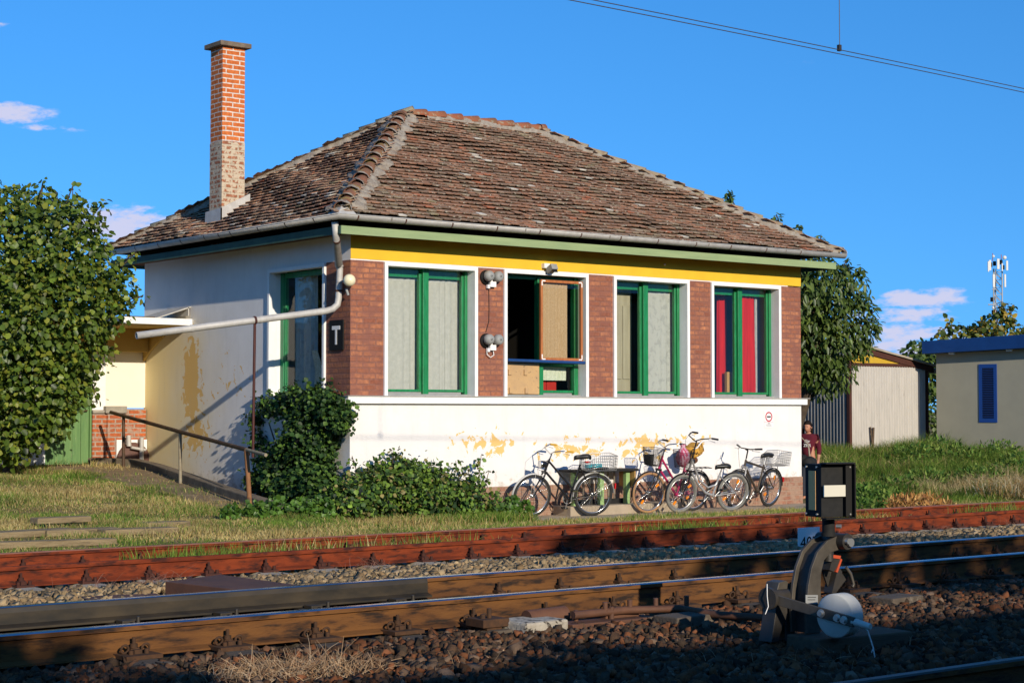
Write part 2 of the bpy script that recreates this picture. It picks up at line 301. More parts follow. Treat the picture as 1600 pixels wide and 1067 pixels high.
M['bolt'] = pmat('bright_bolt', (0.62, 0.60, 0.55), rough=.35, metal=.8)
M['weight'] = pmat('white_counterweight', (0.60, 0.58, 0.51), (0.52, 0.50, 0.44), rough=.55, scale=5, third=(.30, .13, .04), tscale=8, tlo=.68, thi=.76)
M['orangepaint'] = pmat('orange_paint', (0.50, 0.07, 0.02), (0.32, 0.06, 0.03), rough=.6, scale=15)
M['opal'] = pmat('opal_panel', (0.62, 0.58, 0.47), rough=.3)
M['beige'] = pmat('yellowed_panel', (0.95, 0.50, 0.19), rough=.8)
M['timber'] = pmat('old_timber', (0.13, 0.085, 0.05), (0.085, 0.058, 0.038), rough=.9, scale=4, stretch=(.5, 5, 5), bump=.5, bscale=30)
M['greytimber'] = pmat('grey_timber', (0.40, 0.34, 0.25), (0.26, 0.22, 0.16), rough=.9, scale=5, stretch=(.4, 4, 4), bump=.5, bscale=30)
M['oldboard'] = pmat('old_board', (0.30, 0.225, 0.125), (0.19, 0.14, 0.075), rough=.95, scale=4, stretch=(.5, 5, 5), third=(.07, .05, .035), tscale=3.5, tlo=.58, thi=.66, bump=.8, bscale=25)
M['railing'] = pmat('railing_paint', (0.060, 0.036, 0.022), (0.10, 0.052, 0.025), rough=.55, scale=8, third=(.22, .13, .05), tscale=9, tlo=.60, thi=.68)
M['rustpost'] = pmat('rusty_post', (0.26, 0.12, 0.05), (0.19, 0.085, 0.035), rough=.75, scale=9, third=(.08, .05, .03), tscale=6, tlo=.58, thi=.68)
M['greypost'] = pmat('pale_post', (0.30, 0.26, 0.18), (0.20, 0.15, 0.09), rough=.7, scale=12)
M['redpipe'] = pmat('maroon_pipe', (0.075, 0.020, 0.014), (0.055, 0.018, 0.014), rough=.6, scale=9)
M['rubber'] = pmat('black_rubber', (0.022, 0.021, 0.020), (0.034, 0.032, 0.03), rough=.85, scale=20)
M['greytyre'] = pmat('dusty_tyre', (0.20, 0.19, 0.165), (0.15, 0.145, 0.13), rough=.9, scale=14)
M['tantyre'] = pmat('gumwall_tyre', (0.36, 0.20, 0.09), (0.30, 0.16, 0.08), rough=.85, scale=14)
M['chrome'] = pmat('chrome', (0.66, 0.66, 0.66), rough=.2, metal=1.0)
M['alloy'] = pmat('alloy', (0.52, 0.52, 0.51), rough=.35, metal=.9)
M['bikeblack'] = pmat('black_enamel', (0.012, 0.012, 0.013), rough=.25, spec=.5)
M['pink'] = pmat('magenta_enamel', (0.42, 0.018, 0.10), rough=.3, spec=.5)
M['silver'] = pmat('silver_enamel', (0.46, 0.45, 0.44), rough=.35, metal=.5)
M['bronze'] = pmat('dark_bronze_enamel', (0.075, 0.058, 0.045), rough=.35, metal=.3)
M['ygrip'] = pmat('yellow_grip', (0.56, 0.31, 0.03), rough=.6)
M['leather'] = pmat('black_vinyl', (0.012, 0.012, 0.012), rough=.4, spec=.5)
M['wire'] = pmat('wire_basket', (0.56, 0.56, 0.55), rough=.3, metal=.8)
M['mesh'] = pmat('black_mesh', (0.02, 0.02, 0.02), rough=.6)
M['whitefender'] = pmat('pale_mudguard', (0.62, 0.60, 0.55), rough=.35)
M['reflector'] = pmat('orange_reflector', (0.75, 0.22, 0.01), rough=.3)
M['redreflector'] = pmat('red_reflector', (0.55, 0.015, 0.02), rough=.3)
M['turq'] = pmat('turquoise_plastic', (0.03, 0.40, 0.47), rough=.4)
M['pinkbag'] = pmat('pink_checked_cloth', (0.45, 0.06, 0.12), (0.55, 0.34, 0.40), rough=.9, scale=26, stretch=(1, 1, .4), lo=.46, hi=.54)
M['leopard'] = pmat('spotted_cloth', (0.58, 0.31, 0.05), (0.50, 0.25, 0.035), rough=.9, scale=9, third=(0.02, 0.012, 0.008), tscale=16, tlo=.55, thi=.57)
M['brownbag'] = pmat('brown_cloth', (0.12, 0.045, 0.02), rough=.9)
M['corr'] = pmat('corrugated_sheet', (0.47, 0.43, 0.38), (0.40, 0.37, 0.33), rough=.65, metal=.1, scale=2.5, stretch=(3, 3, .5), third=(.30, .26, .22), tscale=6, tlo=.62, thi=.75)
M['corrdark'] = pmat('grey_sheet', (0.24, 0.235, 0.23), (0.19, 0.185, 0.18), rough=.55, metal=.3, scale=3)
M['maroon'] = pmat('maroon_frame', (0.055, 0.018, 0.012), (0.075, 0.025, 0.015), rough=.7, scale=6)
M['yellowboard'] = pmat('yellow_board', (0.52, 0.32, 0.02), (0.46, 0.28, 0.03), rough=.8, scale=2.5, stretch=(3, 3, 1))
M['olive'] = pmat('olive_render', (0.37, 0.345, 0.26), (0.335, 0.315, 0.24), rough=.9, scale=1.5, bump=.15, bscale=80)
M['navy'] = pmat('navy_sheet', (0.008, 0.045, 0.17), (0.010, 0.055, 0.2), rough=.45, scale=3)
M['shutter'] = pmat('blue_louvre', (0.012, 0.06, 0.26), rough=.45)
M['mast'] = pmat('galvanised_lattice', (0.36, 0.37, 0.38), rough=.5, metal=.3)
M['panelwhite'] = pmat('antenna_white', (0.62, 0.60, 0.55), rough=.5)
M['mastred'] = pmat('mast_red', (0.36, 0.06, 0.04), rough=.6)
M['cable'] = pmat('copper_cable', (0.10, 0.085, 0.07), rough=.5, metal=.5)
M['bark'] = pmat('bark', (0.085, 0.060, 0.04), (0.05, 0.036, 0.026), rough=.95, scale=9, bump=.8, bscale=25)
M['leaf'] = leafmat('leaf'); M['grass'] = leafmat('grass_blade', rough=.7, trans=.25, spec=.1)
M['ivyleaf'] = leafmat('ivy_leaf', rough=.5, trans=.15, spec=.22)
M['stone'] = pmat('ballast_stone', (0.9, 0.9, 0.9), (1.0, .97, .92), rough=.95, scale=20, attr=True, bump=.5, bscale=60, spec=.12)
M['twig'] = pmat('dry_twig', (0.9, 0.9, 0.9), rough=.9, attr=True, spec=.1)
M['skin'] = pmat('skin', (0.44, 0.20, 0.12), rough=.55, spec=.3)
M['hair'] = pmat('dark_hair', (0.014, 0.009, 0.007), rough=.85, spec=.12)
M['maroonknit'] = pmat('maroon_sweater', (0.105, 0.010, 0.020), (0.085, 0.009, 0.018), rough=.95, scale=30)
M['jeans'] = pmat('dark_jeans', (0.03, 0.035, 0.05), rough=.9)
M['signpaper'] = pmat('sign_white', (0.76, 0.74, 0.72), rough=.5)
M['signred'] = pmat('sign_red', (0.55, 0.03, 0.05), rough=.5)
M['printgrey'] = pmat('print_grey', (0.30, 0.29, 0.29), rough=.6)
M['hatch'] = pmat('brown_disc', (0.14, 0.07, 0.05), (0.10, 0.05, 0.04), rough=.7, scale=5)

# ------------------------------------------------------------------ mesh helpers
class MB:
    def __init__(s): s.v = []; s.f = []; s.mi = []; s.mats = []; s.cur = 0; s.col = None; s.smooth = []
    def mat(s, m):
        if m not in s.mats: s.mats.append(m)
        s.cur = s.mats.index(m); return s
    def add(s, vs, fs, smooth=False):
        o = len(s.v); s.v += [tuple(v) for v in vs]
        for f in fs: s.f.append([o + i for i in f]); s.mi.append(s.cur); s.smooth.append(smooth)
        return s
    def box(s, c, d, rot=None):
        hx, hy, hz = d[0] / 2, d[1] / 2, d[2] / 2
        vs = [Vector((x, y, z)) for x in (-hx, hx) for y in (-hy, hy) for z in (-hz, hz)]
        if rot is not None: vs = [rot @ v for v in vs]
        c = Vector(c)
        return s.add([c + v for v in vs], [(0, 1, 3, 2), (4, 6, 7, 5), (0, 4, 5, 1), (2, 3, 7, 6), (0, 2, 6, 4), (1, 5, 7, 3)])
    def bx(s, x0, x1, y0, y1, z0, z1): return s.box(((x0 + x1) / 2, (y0 + y1) / 2, (z0 + z1) / 2), (x1 - x0, y1 - y0, z1 - z0))
    def tube(s, pts, r, n=8, cap=True):
        pts = [Vector(p) for p in pts]; rs = r if isinstance(r, (list, tuple)) else [r] * len(pts)
        t0 = (pts[1] - pts[0]).normalized()
        nrm = t0.orthogonal().normalized(); vs = []
        for i, p in enumerate(pts):
            if i == 0: t = t0
            elif i == len(pts) - 1: t = (pts[i] - pts[i - 1]).normalized()
            else: t = ((pts[i] - pts[i - 1]).normalized() + (pts[i + 1] - pts[i]).normalized()).normalized()
            nrm = (nrm - t * nrm.dot(t)).normalized(); b = t.cross(nrm)
            for k in range(n):
                a = 2 * math.pi * k / n; vs.append(p + (nrm * math.cos(a) + b * math.sin(a)) * rs[i])
        fs = []
        for i in range(len(pts) - 1):
            for k in range(n): fs.append((i * n + k, i * n + (k + 1) % n, (i + 1) * n + (k + 1) % n, (i + 1) * n + k))
        if n > 2: s.add(vs, fs, True)
        if cap:
            s.add(vs[:n], [tuple(range(n))[::-1]]); s.add(vs[-n:], [tuple(range(n))])
        return s
    def ring(s, c, axis, R, r, n=40, m=8, a0=0, a1=2 * math.pi, ref=None):
        c = Vector(c); ax = Vector(axis).normalized(); u = (Vector(ref) if ref else ax.orthogonal()).normalized(); u = (u - ax * u.dot(ax)).normalized(); w = ax.cross(u)
        full = abs(a1 - a0 - 2 * math.pi) < 1e-6; k = n if full else n + 1; vs = []; rr = r if isinstance(r, tuple) else (r, r)
        for i in range(k):
            a = a0 + (a1 - a0) * i / n; d = u * math.cos(a) + w * math.sin(a)
            for j in range(m):
                b = 2 * math.pi * j / m; vs.append(c + d * (R + rr[0] * math.cos(b)) + ax * rr[1] * math.sin(b))
        fs = []
        for i in range(n):
            i2 = (i + 1) % k
            for j in range(m): fs.append((i * m + j, i2 * m + j, i2 * m + (j + 1) % m, i * m + (j + 1) % m))
        return s.add(vs, fs, True)
    def cyl(s, a, b, r, n=20, r2=None): return s.tube([a, b], [r, r if r2 is None else r2], n)
    def lathe(s, c, axis, prof, n=20):
        c = Vector(c); ax = Vector(axis).normalized(); u = ax.orthogonal().normalized(); w = ax.cross(u); vs = []
        for (r, h) in prof:
            for k in range(n):
                a = 2 * math.pi * k / n; vs.append(c + ax * h + (u * math.cos(a) + w * math.sin(a)) * max(r, 1e-4))
        fs = [(i * n + k, i * n + (k + 1) % n, (i + 1) * n + (k + 1) % n, (i + 1) * n + k) for i in range(len(prof) - 1) for k in range(n)]
        return s.add(vs, fs, True)
    def prism(s, pts, d):          # polygon (3D points) extruded by vector d
        pts = [Vector(p) for p in pts]; d = Vector(d); n = len(pts)
        fs = [tuple(range(n))[::-1], tuple(range(n, 2 * n))] + [(i, (i + 1) % n, n + (i + 1) % n, n + i) for i in range(n)]
        return s.add(pts + [p + d for p in pts], fs)
    def sphere(s, c, r, n=16, m=10):
        c = Vector(c); r = r if isinstance(r, (tuple, list)) else (r, r, r)
        vs = [c + Vector((r[0] * math.sin(math.pi * j / m) * math.cos(2 * math.pi * i / n), r[1] * math.sin(math.pi * j / m) * math.sin(2 * math.pi * i / n), r[2] * math.cos(math.pi * j / m))) for j in range(m + 1) for i in range(n)]
        fs = [(j * n + i, (j + 1) * n + i, (j + 1) * n + (i + 1) % n, j * n + (i + 1) % n) for j in range(m) for i in range(n)]
        return s.add(vs, fs, True)
    def mesh(s, name, org=(0, 0, 0)):
        me = bpy.data.meshes.new(name); o = Vector(org)
        me.from_pydata([tuple(Vector(v) - o) for v in s.v], [], s.f)
        for m in s.mats: me.materials.append(m)
        me.polygons.foreach_set('material_index', s.mi); me.polygons.foreach_set('use_smooth', s.smooth)
        me.update(); return me

def props(o, label=None, cat=None, group=None, kind=None):
    if label: o['label'] = label
    if cat: o['category'] = cat
    if group: o['group'] = group
    if kind: o['kind'] = kind
    return o
ORG = {}
def root(name, label, cat, loc=(0, 0, 0), group=None, rot=None):
    o = bpy.data.objects.new(name, None); o.empty_display_size = .2; col.objects.link(o); o.location = loc
    if rot is not None: o.rotation_euler = rot
    ORG[o.name] = Vector(loc); return props(o, label, cat, group)
def ob(name, mb, m=None, parent=None, local=False, bevel=0, label=None):
    """one mesh object; under a parent its points are given in world space unless local"""
    if m is not None and not mb.mats:
        mb.mats.append(m)
    if parent is not None: org = Vector((0, 0, 0)) if local else ORG[parent.name]
    else:
        xs = np.array(mb.v); org = Vector(((xs[:, 0].min() + xs[:, 0].max()) / 2, (xs[:, 1].min() + xs[:, 1].max()) / 2, xs[:, 2].min()))
    o = bpy.data.objects.new(name, mb.mesh(name, org)); col.objects.link(o)
    if parent is not None: o.parent = parent
    else: o.location = org
    ORG[o.name] = org
    if bevel:
        b = o.modifiers.new('bevel', 'BEVEL'); b.width = bevel; b.segments = 2; b.limit_method = 'ANGLE'
    if label: o['label'] = label
    return o
def thing(name, mb, m, label, cat, group=None, kind=None, bevel=0):
    return props(ob(name, mb, m, bevel=bevel), label, cat, group, kind)
def struct(name, mb, m, bevel=0): return props(ob(name, mb, m, bevel=bevel), kind='structure')
def npmesh(name, V, Fq, mat, colors=None, smooth=False, parent=None, org=None):
    """large meshes: V (n,3) float, Fq (k,m) int with m corners each, per-vertex colours"""
    V = np.asarray(V, np.float32); Fq = np.asarray(Fq, np.int32)
    o3 = np.array(org if org is not None else (ORG[parent.name] if parent is not None else (0, 0, 0)), np.float32)
    me = bpy.data.meshes.new(name); me.vertices.add(len(V)); me.vertices.foreach_set('co', (V - o3).ravel())
    k, m = Fq.shape; me.loops.add(k * m); me.loops.foreach_set('vertex_index', Fq.ravel())
    me.polygons.add(k); me.polygons.foreach_set('loop_start', np.arange(0, k * m, m, dtype=np.int32)); me.polygons.foreach_set('loop_total', np.full(k, m, np.int32))
    if smooth: me.polygons.foreach_set('use_smooth', np.ones(k, bool))
    me.update(calc_edges=True)
    if colors is not None:
        a = me.color_attributes.new('Col', 'FLOAT_COLOR', 'POINT')
        c = np.ones((len(V), 4), np.float32); c[:, :3] = colors; a.data.foreach_set('color', c.ravel())
    me.materials.append(mat)
    o = bpy.data.objects.new(name, me); col.objects.link(o)
    if parent is not None: o.parent = parent
    else: o.location = tuple(o3)
    ORG[o.name] = Vector(o3.tolist()); return o
def copy_part(o, parent):
    c = o.copy(); col.objects.link(c); c.parent = parent; ORG[c.name] = ORG[o.name]; return c
def text_mb(mb, s, pos, xdir, ydir, size, depth=.002, align='CENTER'):
    cu = bpy.data.curves.new('t', 'FONT'); cu.body = s; cu.size = size; cu.extrude = depth; cu.align_x = align; cu.resolution_u = 3
    o = bpy.data.objects.new('t', cu); col.objects.link(o); dg = bpy.context.evaluated_depsgraph_get()
    me = bpy.data.meshes.new_from_object(o.evaluated_get(dg))
    xd, yd = Vector(xdir).normalized(), Vector(ydir).normalized(); zd = xd.cross(yd); p = Vector(pos)
    mb.add([p + xd * v.co.x + yd * v.co.y + zd * v.co.z for v in me.vertices], [tuple(f.vertices) for f in me.polygons])
    bpy.data.objects.remove(o); bpy.data.curves.remove(cu); bpy.data.meshes.remove(me)
    return mb
def sstep(a, b, x): t = np.clip((x - a) / (b - a), 0, 1); return t * t * (3 - 2 * t)

# ------------------------------------------------------------------ ground
def gz(x, y):
    x = np.asarray(x, float); y = np.asarray(y, float)
    front = np.interp(y, [-40, -13.2, -12.6, -5.3, -4.6, -1.8, 0, 30], [0, 0, 0, .02, .05, -.1, -.1, -.1])
    front = front + np.where(y < -12.8, 0, 0)
    left = np.interp(y, [-40, -13.2, -12.6, -5.3, -2.5, .3, 5.8, 7, 60], [0, 0, 0, .02, .13, .20, .655, .68, .68])
    sunk = np.interp(y, [-1.5, 0, 7], [-.1, -.06, .42])
    xc = np.interp(y, [-5, -.6, 4.95, 6.3, 9], [-.8, -1.5, -.72, -.9, -.9])
    wd = np.interp(y, [-4, -.6, -.5, 9], [3.0, .9, .06, .06])
    wl_ = sstep(xc + wd * .5, xc - wd * .5, x)
    r = front * (x >= 0) + np.where(x < 0, np.where(y > -1.5, sunk, front), 0)
    z = left * wl_ + r * (1 - wl_)
    rise = sstep(-5.2, 7, y) * sstep(11.2, 18, x) * .58 + sstep(-4.8, -2.5, y) * sstep(10.8, 12.5, x) * .10
    return z + rise
def gz1(x, y): return float(gz(x, y))
ax = np.unique(np.concatenate([np.linspace(-900, -40, 16), np.linspace(-40, -12, 20), np.arange(-12, 14, .12), np.linspace(14, 40, 60), np.linspace(40, 900, 20)]))
ay = np.unique(np.concatenate([np.linspace(-900, -45, 12), np.linspace(-45, -14, 16), np.arange(-14, 9, .15), np.linspace(9, 40, 30), np.linspace(40, 900, 20)]))
GX, GY = np.meshgrid(ax, ay, indexing='ij'); GZ = gz(GX, GY) - .004 + rng.normal(0, .006, GX.shape) * (np.abs(GX) < 40)
GV = np.stack([GX, GY, GZ], -1).reshape(-1, 3); ny = len(ay)
I, J = np.meshgrid(np.arange(len(ax) - 1), np.arange(ny - 1), indexing='ij'); q = (I * ny + J).ravel()
GF = np.stack([q, q + ny, q + ny + 1, q + 1], -1)
M['soil'] = pmat('soil_and_dry_grass', (0.25, 0.18, 0.085), (0.15, 0.125, 0.05), rough=1, scale=1.3, third=(.33, .26, .13), tscale=3.5, tlo=.55, thi=.7, bump=.8, bscale=14, spec=.05)
M['dirt'] = pmat('dark_ballast_bed', (0.11, 0.085, 0.06), (0.07, 0.055, 0.04), rough=1, scale=6, bump=1, bscale=22, spec=.05)
gr = npmesh('ground', GV, GF, M['soil'], smooth=True); props(gr, kind='structure')
def sheet(name, x0, x1, y0, y1, lift, m, nx=60, nyy=12, jit=.0):
    X, Y = np.meshgrid(np.linspace(x0, x1, nx), np.linspace(y0, y1, nyy), indexing='ij'); Z = gz(X, Y) + lift
    V = np.stack([X, Y, Z], -1).reshape(-1, 3); I, J = np.meshgrid(np.arange(nx - 1), np.arange(nyy - 1), indexing='ij'); q = (I * nyy + J).ravel()
    o = npmesh(name, V, np.stack([q, q + nyy, q + nyy + 1, q + 1], -1), m, smooth=True); return props(o, kind='structure')
sheet('ballast_bed', -60, 60, -20.5, -7.9, .012, M['dirt'], 120, 50)
M['paving'] = pmat('worn_paving', (0.40, 0.32, 0.225), (0.32, 0.255, 0.18), rough=.95, scale=3, third=(.22, .18, .12), tscale=5, tlo=.58, thi=.7, bump=.4, bscale=30)
sheet('pavement', 2.6, 10.6, -1.35, -.02, .014, M['paving'], 40, 10)
# ramp path beside the left wall
pv = []; 
for i in range(30):
    y = -.9 + i * (7.8 / 29); xr = float(np.interp(y, [-5, -.6, 4.95, 6.3, 9], [-.8, -1.5, -.72, -.9, -.9])) - .1
    wdt = float(np.interp(y, [-1, 2, 5, 7], [.55, .8, 1.4, 1.9])) + .12 * math.sin(i * 1.7)
    for k in range(8): 
        x = xr - wdt * k / 7; pv.append((x, y, gz1(xr - .5, y) + .014 - .012 * (k == 7)))
pv = np.array(pv); I, J = np.meshgrid(np.arange(29), np.arange(7), indexing='ij'); q = (I * 8 + J).ravel()
props(npmesh('path', pv, np.stack([q, q + 8, q + 9, q + 1], -1), pmat('ramp_concrete', (0.27, 0.185, 0.105), (0.18, 0.125, 0.07), rough=1, scale=3, third=(.33, .25, .15), tscale=4, tlo=.55, thi=.68, bump=.6, bscale=25), smooth=True), kind='structure')

# ------------------------------------------------------------------ railway
def rail_profile(zt, h=.16):
    hw, fw, wb = .036, .070, .009; zb = zt - h
    return [(-fw, zb), (-fw, zb + .012), (-wb, zb + .032), (-wb, zt - .046), (-hw, zt - .038), (-hw, zt - .010), (-hw + .008, zt), (hw - .008, zt), (hw, zt - .010), (hw, zt - .038), (wb, zt - .046), (wb, zb + .032), (fw, zb + .012), (fw, zb)]
def rail_mesh(Y, zt, mside, mtop, x0=-70, x1=70, h=.16, prof=None, y1=None, breaks=None):
    mb = MB(); mb.mat(mside); mb.mat(mtop); p = prof or rail_profile(zt, h); n = len(p)
    xs = breaks or [x0 + (x1 - x0) * i / 40 for i in range(41)]; vs = []
    for i, x in enumerate(xs):
        yy = Y + ((y1 - Y) * i / (len(xs) - 1) if y1 is not None else 0)
        vs += [(x, yy + a, b) for a, b in p]
    for k in range(n):
        mb.cur = 1 if k in (5, 6, 7) and prof is None else 0
        mb.add([], []) ; o = None
        fs = [(i * n + k, (i + 1) * n + k, (i + 1) * n + (k + 1) % n, i * n + (k + 1) % n) for i in range(len(xs) - 1)]
        if k == 0: mb.add(vs, fs)
        else:
            for f in fs: mb.f.append(list(f)); mb.mi.append(mb.cur); mb.smooth.append(False)
    mb.cur = 0; mb.f.append(list(range(n))[::-1]); mb.mi.append(0); mb.smooth.append(False)
    mb.f.append([len(vs) - n + i for i in range(n)]); mb.mi.append(0); mb.smooth.append(False)
    return mb
def clip_mesh(m, big=False):
    mb = MB(); mb.mat(m)
    mb.box((0, -.105, .010), (.17, .15, .022))                       # ribbed plate
    mb.box((0, -.055, .040), (.062, .062, .030)); mb.box((0, -.105, .034), (.055, .05, .035))
    mb.cyl((0, -.065, .03), (0, -.065, .125), .013, 8); mb.cyl((0, -.065, .058), (0, -.065, .085), .026, 6)
    mb.ring((.012, -.062, .052), (0, 0, 1), .022, .008, 12, 6)
    mb.cyl((.055, -.135, .02), (.055, -.135, .055), .017, 6); mb.cyl((-.055, -.135, .02), (-.055, -.135, .05), .017, 6)
    if big:
        mb.ring((.075, -.085, .055), (0, 1, .2), .026, .009, 14, 6); mb.ring((-.075, -.085, .055), (0, 1, .2), .026, .009, 14, 6)
        mb.box((0, -.12, .012), (.26, .2, .026))
    return mb
RED_Y = (-5.94, -7.43); BRN_Y = (-10.72, -12.22); ZR, ZB_ = .240, .258
red_x = [-8.95 + .635 * i for i in range(29)]
brn_x = [-9.52 + .69 * i for i in range(22)]
def add_clips(rl, xs, Y, zb, m, big=False):
    c0 = None
    for x in xs:
        if c0 is None:
            mb = clip_mesh(m, big); c0 = ob('rail_fastening', mb, None, rl, local=True); c = c0
        else: c = copy_part(c0, rl)
        c.location = Vector((x, Y, zb)) - ORG[rl.name]
        c.rotation_euler = (0, 0, rnd.uniform(-.05, .05))
def track_rail(Y, zt, ms, mt, label, xs, h=.185, big=False, clipm=None):
    rl = thing('rail', rail_mesh(Y, zt, ms, mt, h=h), None, label, 'rail', 'rails of the tracks')
    add_clips(rl, xs, Y, zt - h, clipm or ms, big); return rl
M['redclip'] = pmat('rusty_clip', (0.075, 0.022, 0.014), (0.045, 0.018, 0.012), rough=.9, scale=20)
M['brownclip'] = pmat('brown_clip', (0.085, 0.038, 0.016), (0.045, 0.024, 0.013), rough=.85, scale=20)
track_rail(RED_Y[0], ZR, M['redrail'], M['railtopdull'], 'rusty red rail farthest from the camera, beside the grass in front of the house', red_x, clipm=M['redclip'])
track_rail(RED_Y[1], ZR, M['redrail'], M['redrail'], 'nearer of the two rusty red rails, with pale concrete pads along its foot', red_x, clipm=M['redclip'])
rf = track_rail(BRN_Y[0], ZB_, M['brownrail'], M['railtop'], 'brown rail with a bright polished top and grease stains, behind the switch lever', [x for x in brn_x if x > -6], h=.205, clipm=M['brownclip'])
rn = track_rail(BRN_Y[1], ZB_, M['brownrail'], M['railtop'], 'nearer brown rail with a thin bright running edge, in front of the greasy rail', brn_x, h=.205, big=True, clipm=M['brownclip'])
track_rail(-16.72, .25, M['brownrail'], M['iron'], 'short bit of dark rail in the bottom right corner of the photo', [], h=.165)
# switch blade lying against the far brown rail
bl = MB(); bp_ = [(-.12, .10), (-.12, .115), (-.055, .135), (-.055, .215), (-.045, .249), (-.0365, .252), (-.0365, .10)]
thing('point_rail', rail_mesh(BRN_Y[0], 0, M['greasyrail'], M['greasyrail'], x0=-30, x1=-6.12, prof=bp_), None, 'dark greasy point rail lying against the far brown rail, ending in a sharp tip', 'rail')
bl = rail_mesh(0, 0, M['brownrail'], M['brownrail'], x0=-7.5, x1=-5.55, prof=[(-11.80, .10), (-11.80, .145), (-11.77, .170), (-11.52, .170), (-11.48, .14), (-11.48, .10)])
thing('cover_plate', bl, None, 'flat dark greasy cover plate lying between the two brown rails', 'cover plate', bevel=.01)
for i, x in enumerate((-8.95, -8.15, -7.35, -6.55)):
    mb = MB(); mb.box((x, -11.05, .080), (.16, .5, .03)); mb.box((x + .02, -10.93, .108), (.10, .12, .03)); mb.cyl((x, -11.18, .11), (x, -11.18, .17), .016, 6)
    thing('slide_plate', mb, M['greasyrail'], 'greasy slide plate under the dark point rail', 'slide plate', 'slide plates of the switch', bevel=.004)
# sleepers
def sleeper_mb(x, yc, ln, top, m):
    mb = MB(); mb.mat(m); w = .13
    for s in (-1, 1): pass
    prof = [(-w - .03, -.12), (-w, .0), (-w + .03, .02), (w - .03, .02), (w, .0), (w + .03, -.12)]
    mb.prism([(x + a, yc - ln / 2, top - .02 + b) for a, b in prof], (0, ln, 0)); return mb
s0 = None
for i, x in enumerate(red_x):
    if s0 is None:
        s0 = thing('concrete_sleeper', sleeper_mb(x, -6.70, 2.66, .056, M['sleeper']), None, 'pale concrete sleeper under the rusty red rails', 'sleeper', 'concrete sleepers of the red track', bevel=.012); base0 = s0.location.copy()
    else:
        c = s0.copy(); col.objects.link(c); c.location = base0 + Vector((x - red_x[0], rnd.uniform(-.03, .03), rnd.uniform(-.004, .002)))
s0 = None
for i, x in enumerate(brn_x):
    ln = 2.75
    if s0 is None:
        s0 = thing('track_sleeper', sleeper_mb(x, -11.42, 2.5, .050, M['darksleeper']), None, 'worn grey sleeper under the brown rails, half buried in dark stones', 'sleeper', 'sleepers of the brown track', bevel=.012); base0 = s0.location.copy()
    else:
        c = s0.copy(); col.objects.link(c); c.location = base0 + Vector((x - brn_x[0], rnd.uniform(-.04, .06), rnd.uniform(-.006, .002)))
# odd irons along the near brown rail
mb = MB(); px = at(785, 960, 1, -12.55)[0]
mb.box((px - .10, -12.50, .10), (.24, .22, .06)); mb.cyl((px - .1, -12.52, .12), (px - .1, -12.52, .20), .02, 6); mb.box((px - .1, -12.52, .02), (.14, .14, .16)); mb.cyl((px-.16, -12.52, .12), (px-.16, -12.52, .16), .022, 6)
thing('bolted_bracket', mb, M['brownclip'], 'rusty bolted bracket beside the chipped white concrete block', 'bracket', bevel=.005)
mb = MB(); mb.box((px + .22, -12.62, .03), (.42, .36, .16), Matrix.Rotation(.06, 3, 'Z')); 
thing('concrete_block', mb, pmat('chipped_white_block', (0.46, 0.41, 0.33), (0.30, 0.26, 0.2), rough=.95, scale=6, third=(.05, .04, .03), tscale=12, tlo=.56, thi=.60, bump=.6, bscale=30), 'chipped concrete block with white and black paint under the near rail', 'block', bevel=.02)
mb = MB(); p0 = at(860, 985, 1, -12.6)[0]; mb.cyl((p0 - .15, -12.50, .09), (p0 + .22, -12.50, .10), .07, 14); mb.box((p0 + .4, -12.72, .02), (.75, .22, .10)); mb.cyl((p0 + .2, -12.66, .05), (p0 + .2, -12.66, .15), .02, 6); mb.cyl((p0 + .5, -12.72, .05), (p0 + .5, -12.72, .16), .024, 6)
thing('drive_casing', mb, M['plate'], 'brown steel casing of the point rods beside the near rail', 'casing', bevel=.008)
mb = MB(); a = at(925, 965, 2, .12); b = at(1200, 978, 2, .10); mb.tube([(a.x, -12.70, .12), (a.x + .5, -12.72, .125), (a.x + 1.0, -12.80, .11), (-5.15, -13.2, .10), (-4.95, -13.75, .10)], .03, 8)
for t in (.3, .55, .8, 1.1): mb.cyl((a.x + t, -12.72 - max(0, t - .6) * .1, .12), (a.x + t, -12.72 - max(0, t - .6) * .1, .20), .022, 6)
thing('point_rod', mb, M['plate'], 'long dark point rod running from the near rail to the switch lever', 'rod')
for k, (x, y, sx, sy, h, lab) in enumerate(((960, 962, .34, .20, .09, 'brown steel pad beside the rail base, left of the switch lever'), (1075, 965, .5, .26, .06, 'pale broken sleeper end lying between point rod and near rail'), (1400, 935, .45, .25, .05, 'grey slab in the shade to the right of the switch lever'))):
    P = at(x, y, 2, .07); mb = MB(); mb.box((P.x, P.y, .04), (sx, sy, h + .06), Matrix.Rotation(.05 * k, 3, 'Z'))
    thing('track_slab', mb, M['plate'] if k == 0 else M['darksleeper'], lab, 'slab', bevel=.012)
# steel trough between the tracks
mb = MB(); mb.mat(M['plate']); 
tz = .205; tq = [at(258, 908, 2, tz), at(381, 922, 2, tz), at(478, 915, 2, tz), at(345, 897, 2, tz)]
thing('trough_cover', MB().mat(M['plate']).prism([q - Vector((0, 0, .16)) for q in tq], (0, 0, .16)), None, 'large rusty brown steel trough cover between the two tracks', 'trough', bevel=.006)
mb = MB(); mb.mat(M['plate']); mb.box((-8.25, -9.45, .115), (.62, .34, .02), Matrix.Rotation(-.25, 3, 'Z'))
thing('steel_plate', mb, None, 'small thin rusty plate lying left of the trough cover', 'plate')
mb = MB(); mb.mat(M['plate']); mb.box((-5.75, -9.62, .11), (.95, .5, .02), Matrix.Rotation(.12, 3, 'Z')); mb.box((-5.5, -9.72, .13), (.10, .10, .03))
thing('steel_plate', mb, None, 'flat rusty plate lying right of the trough cover by the polished rail', 'plate')
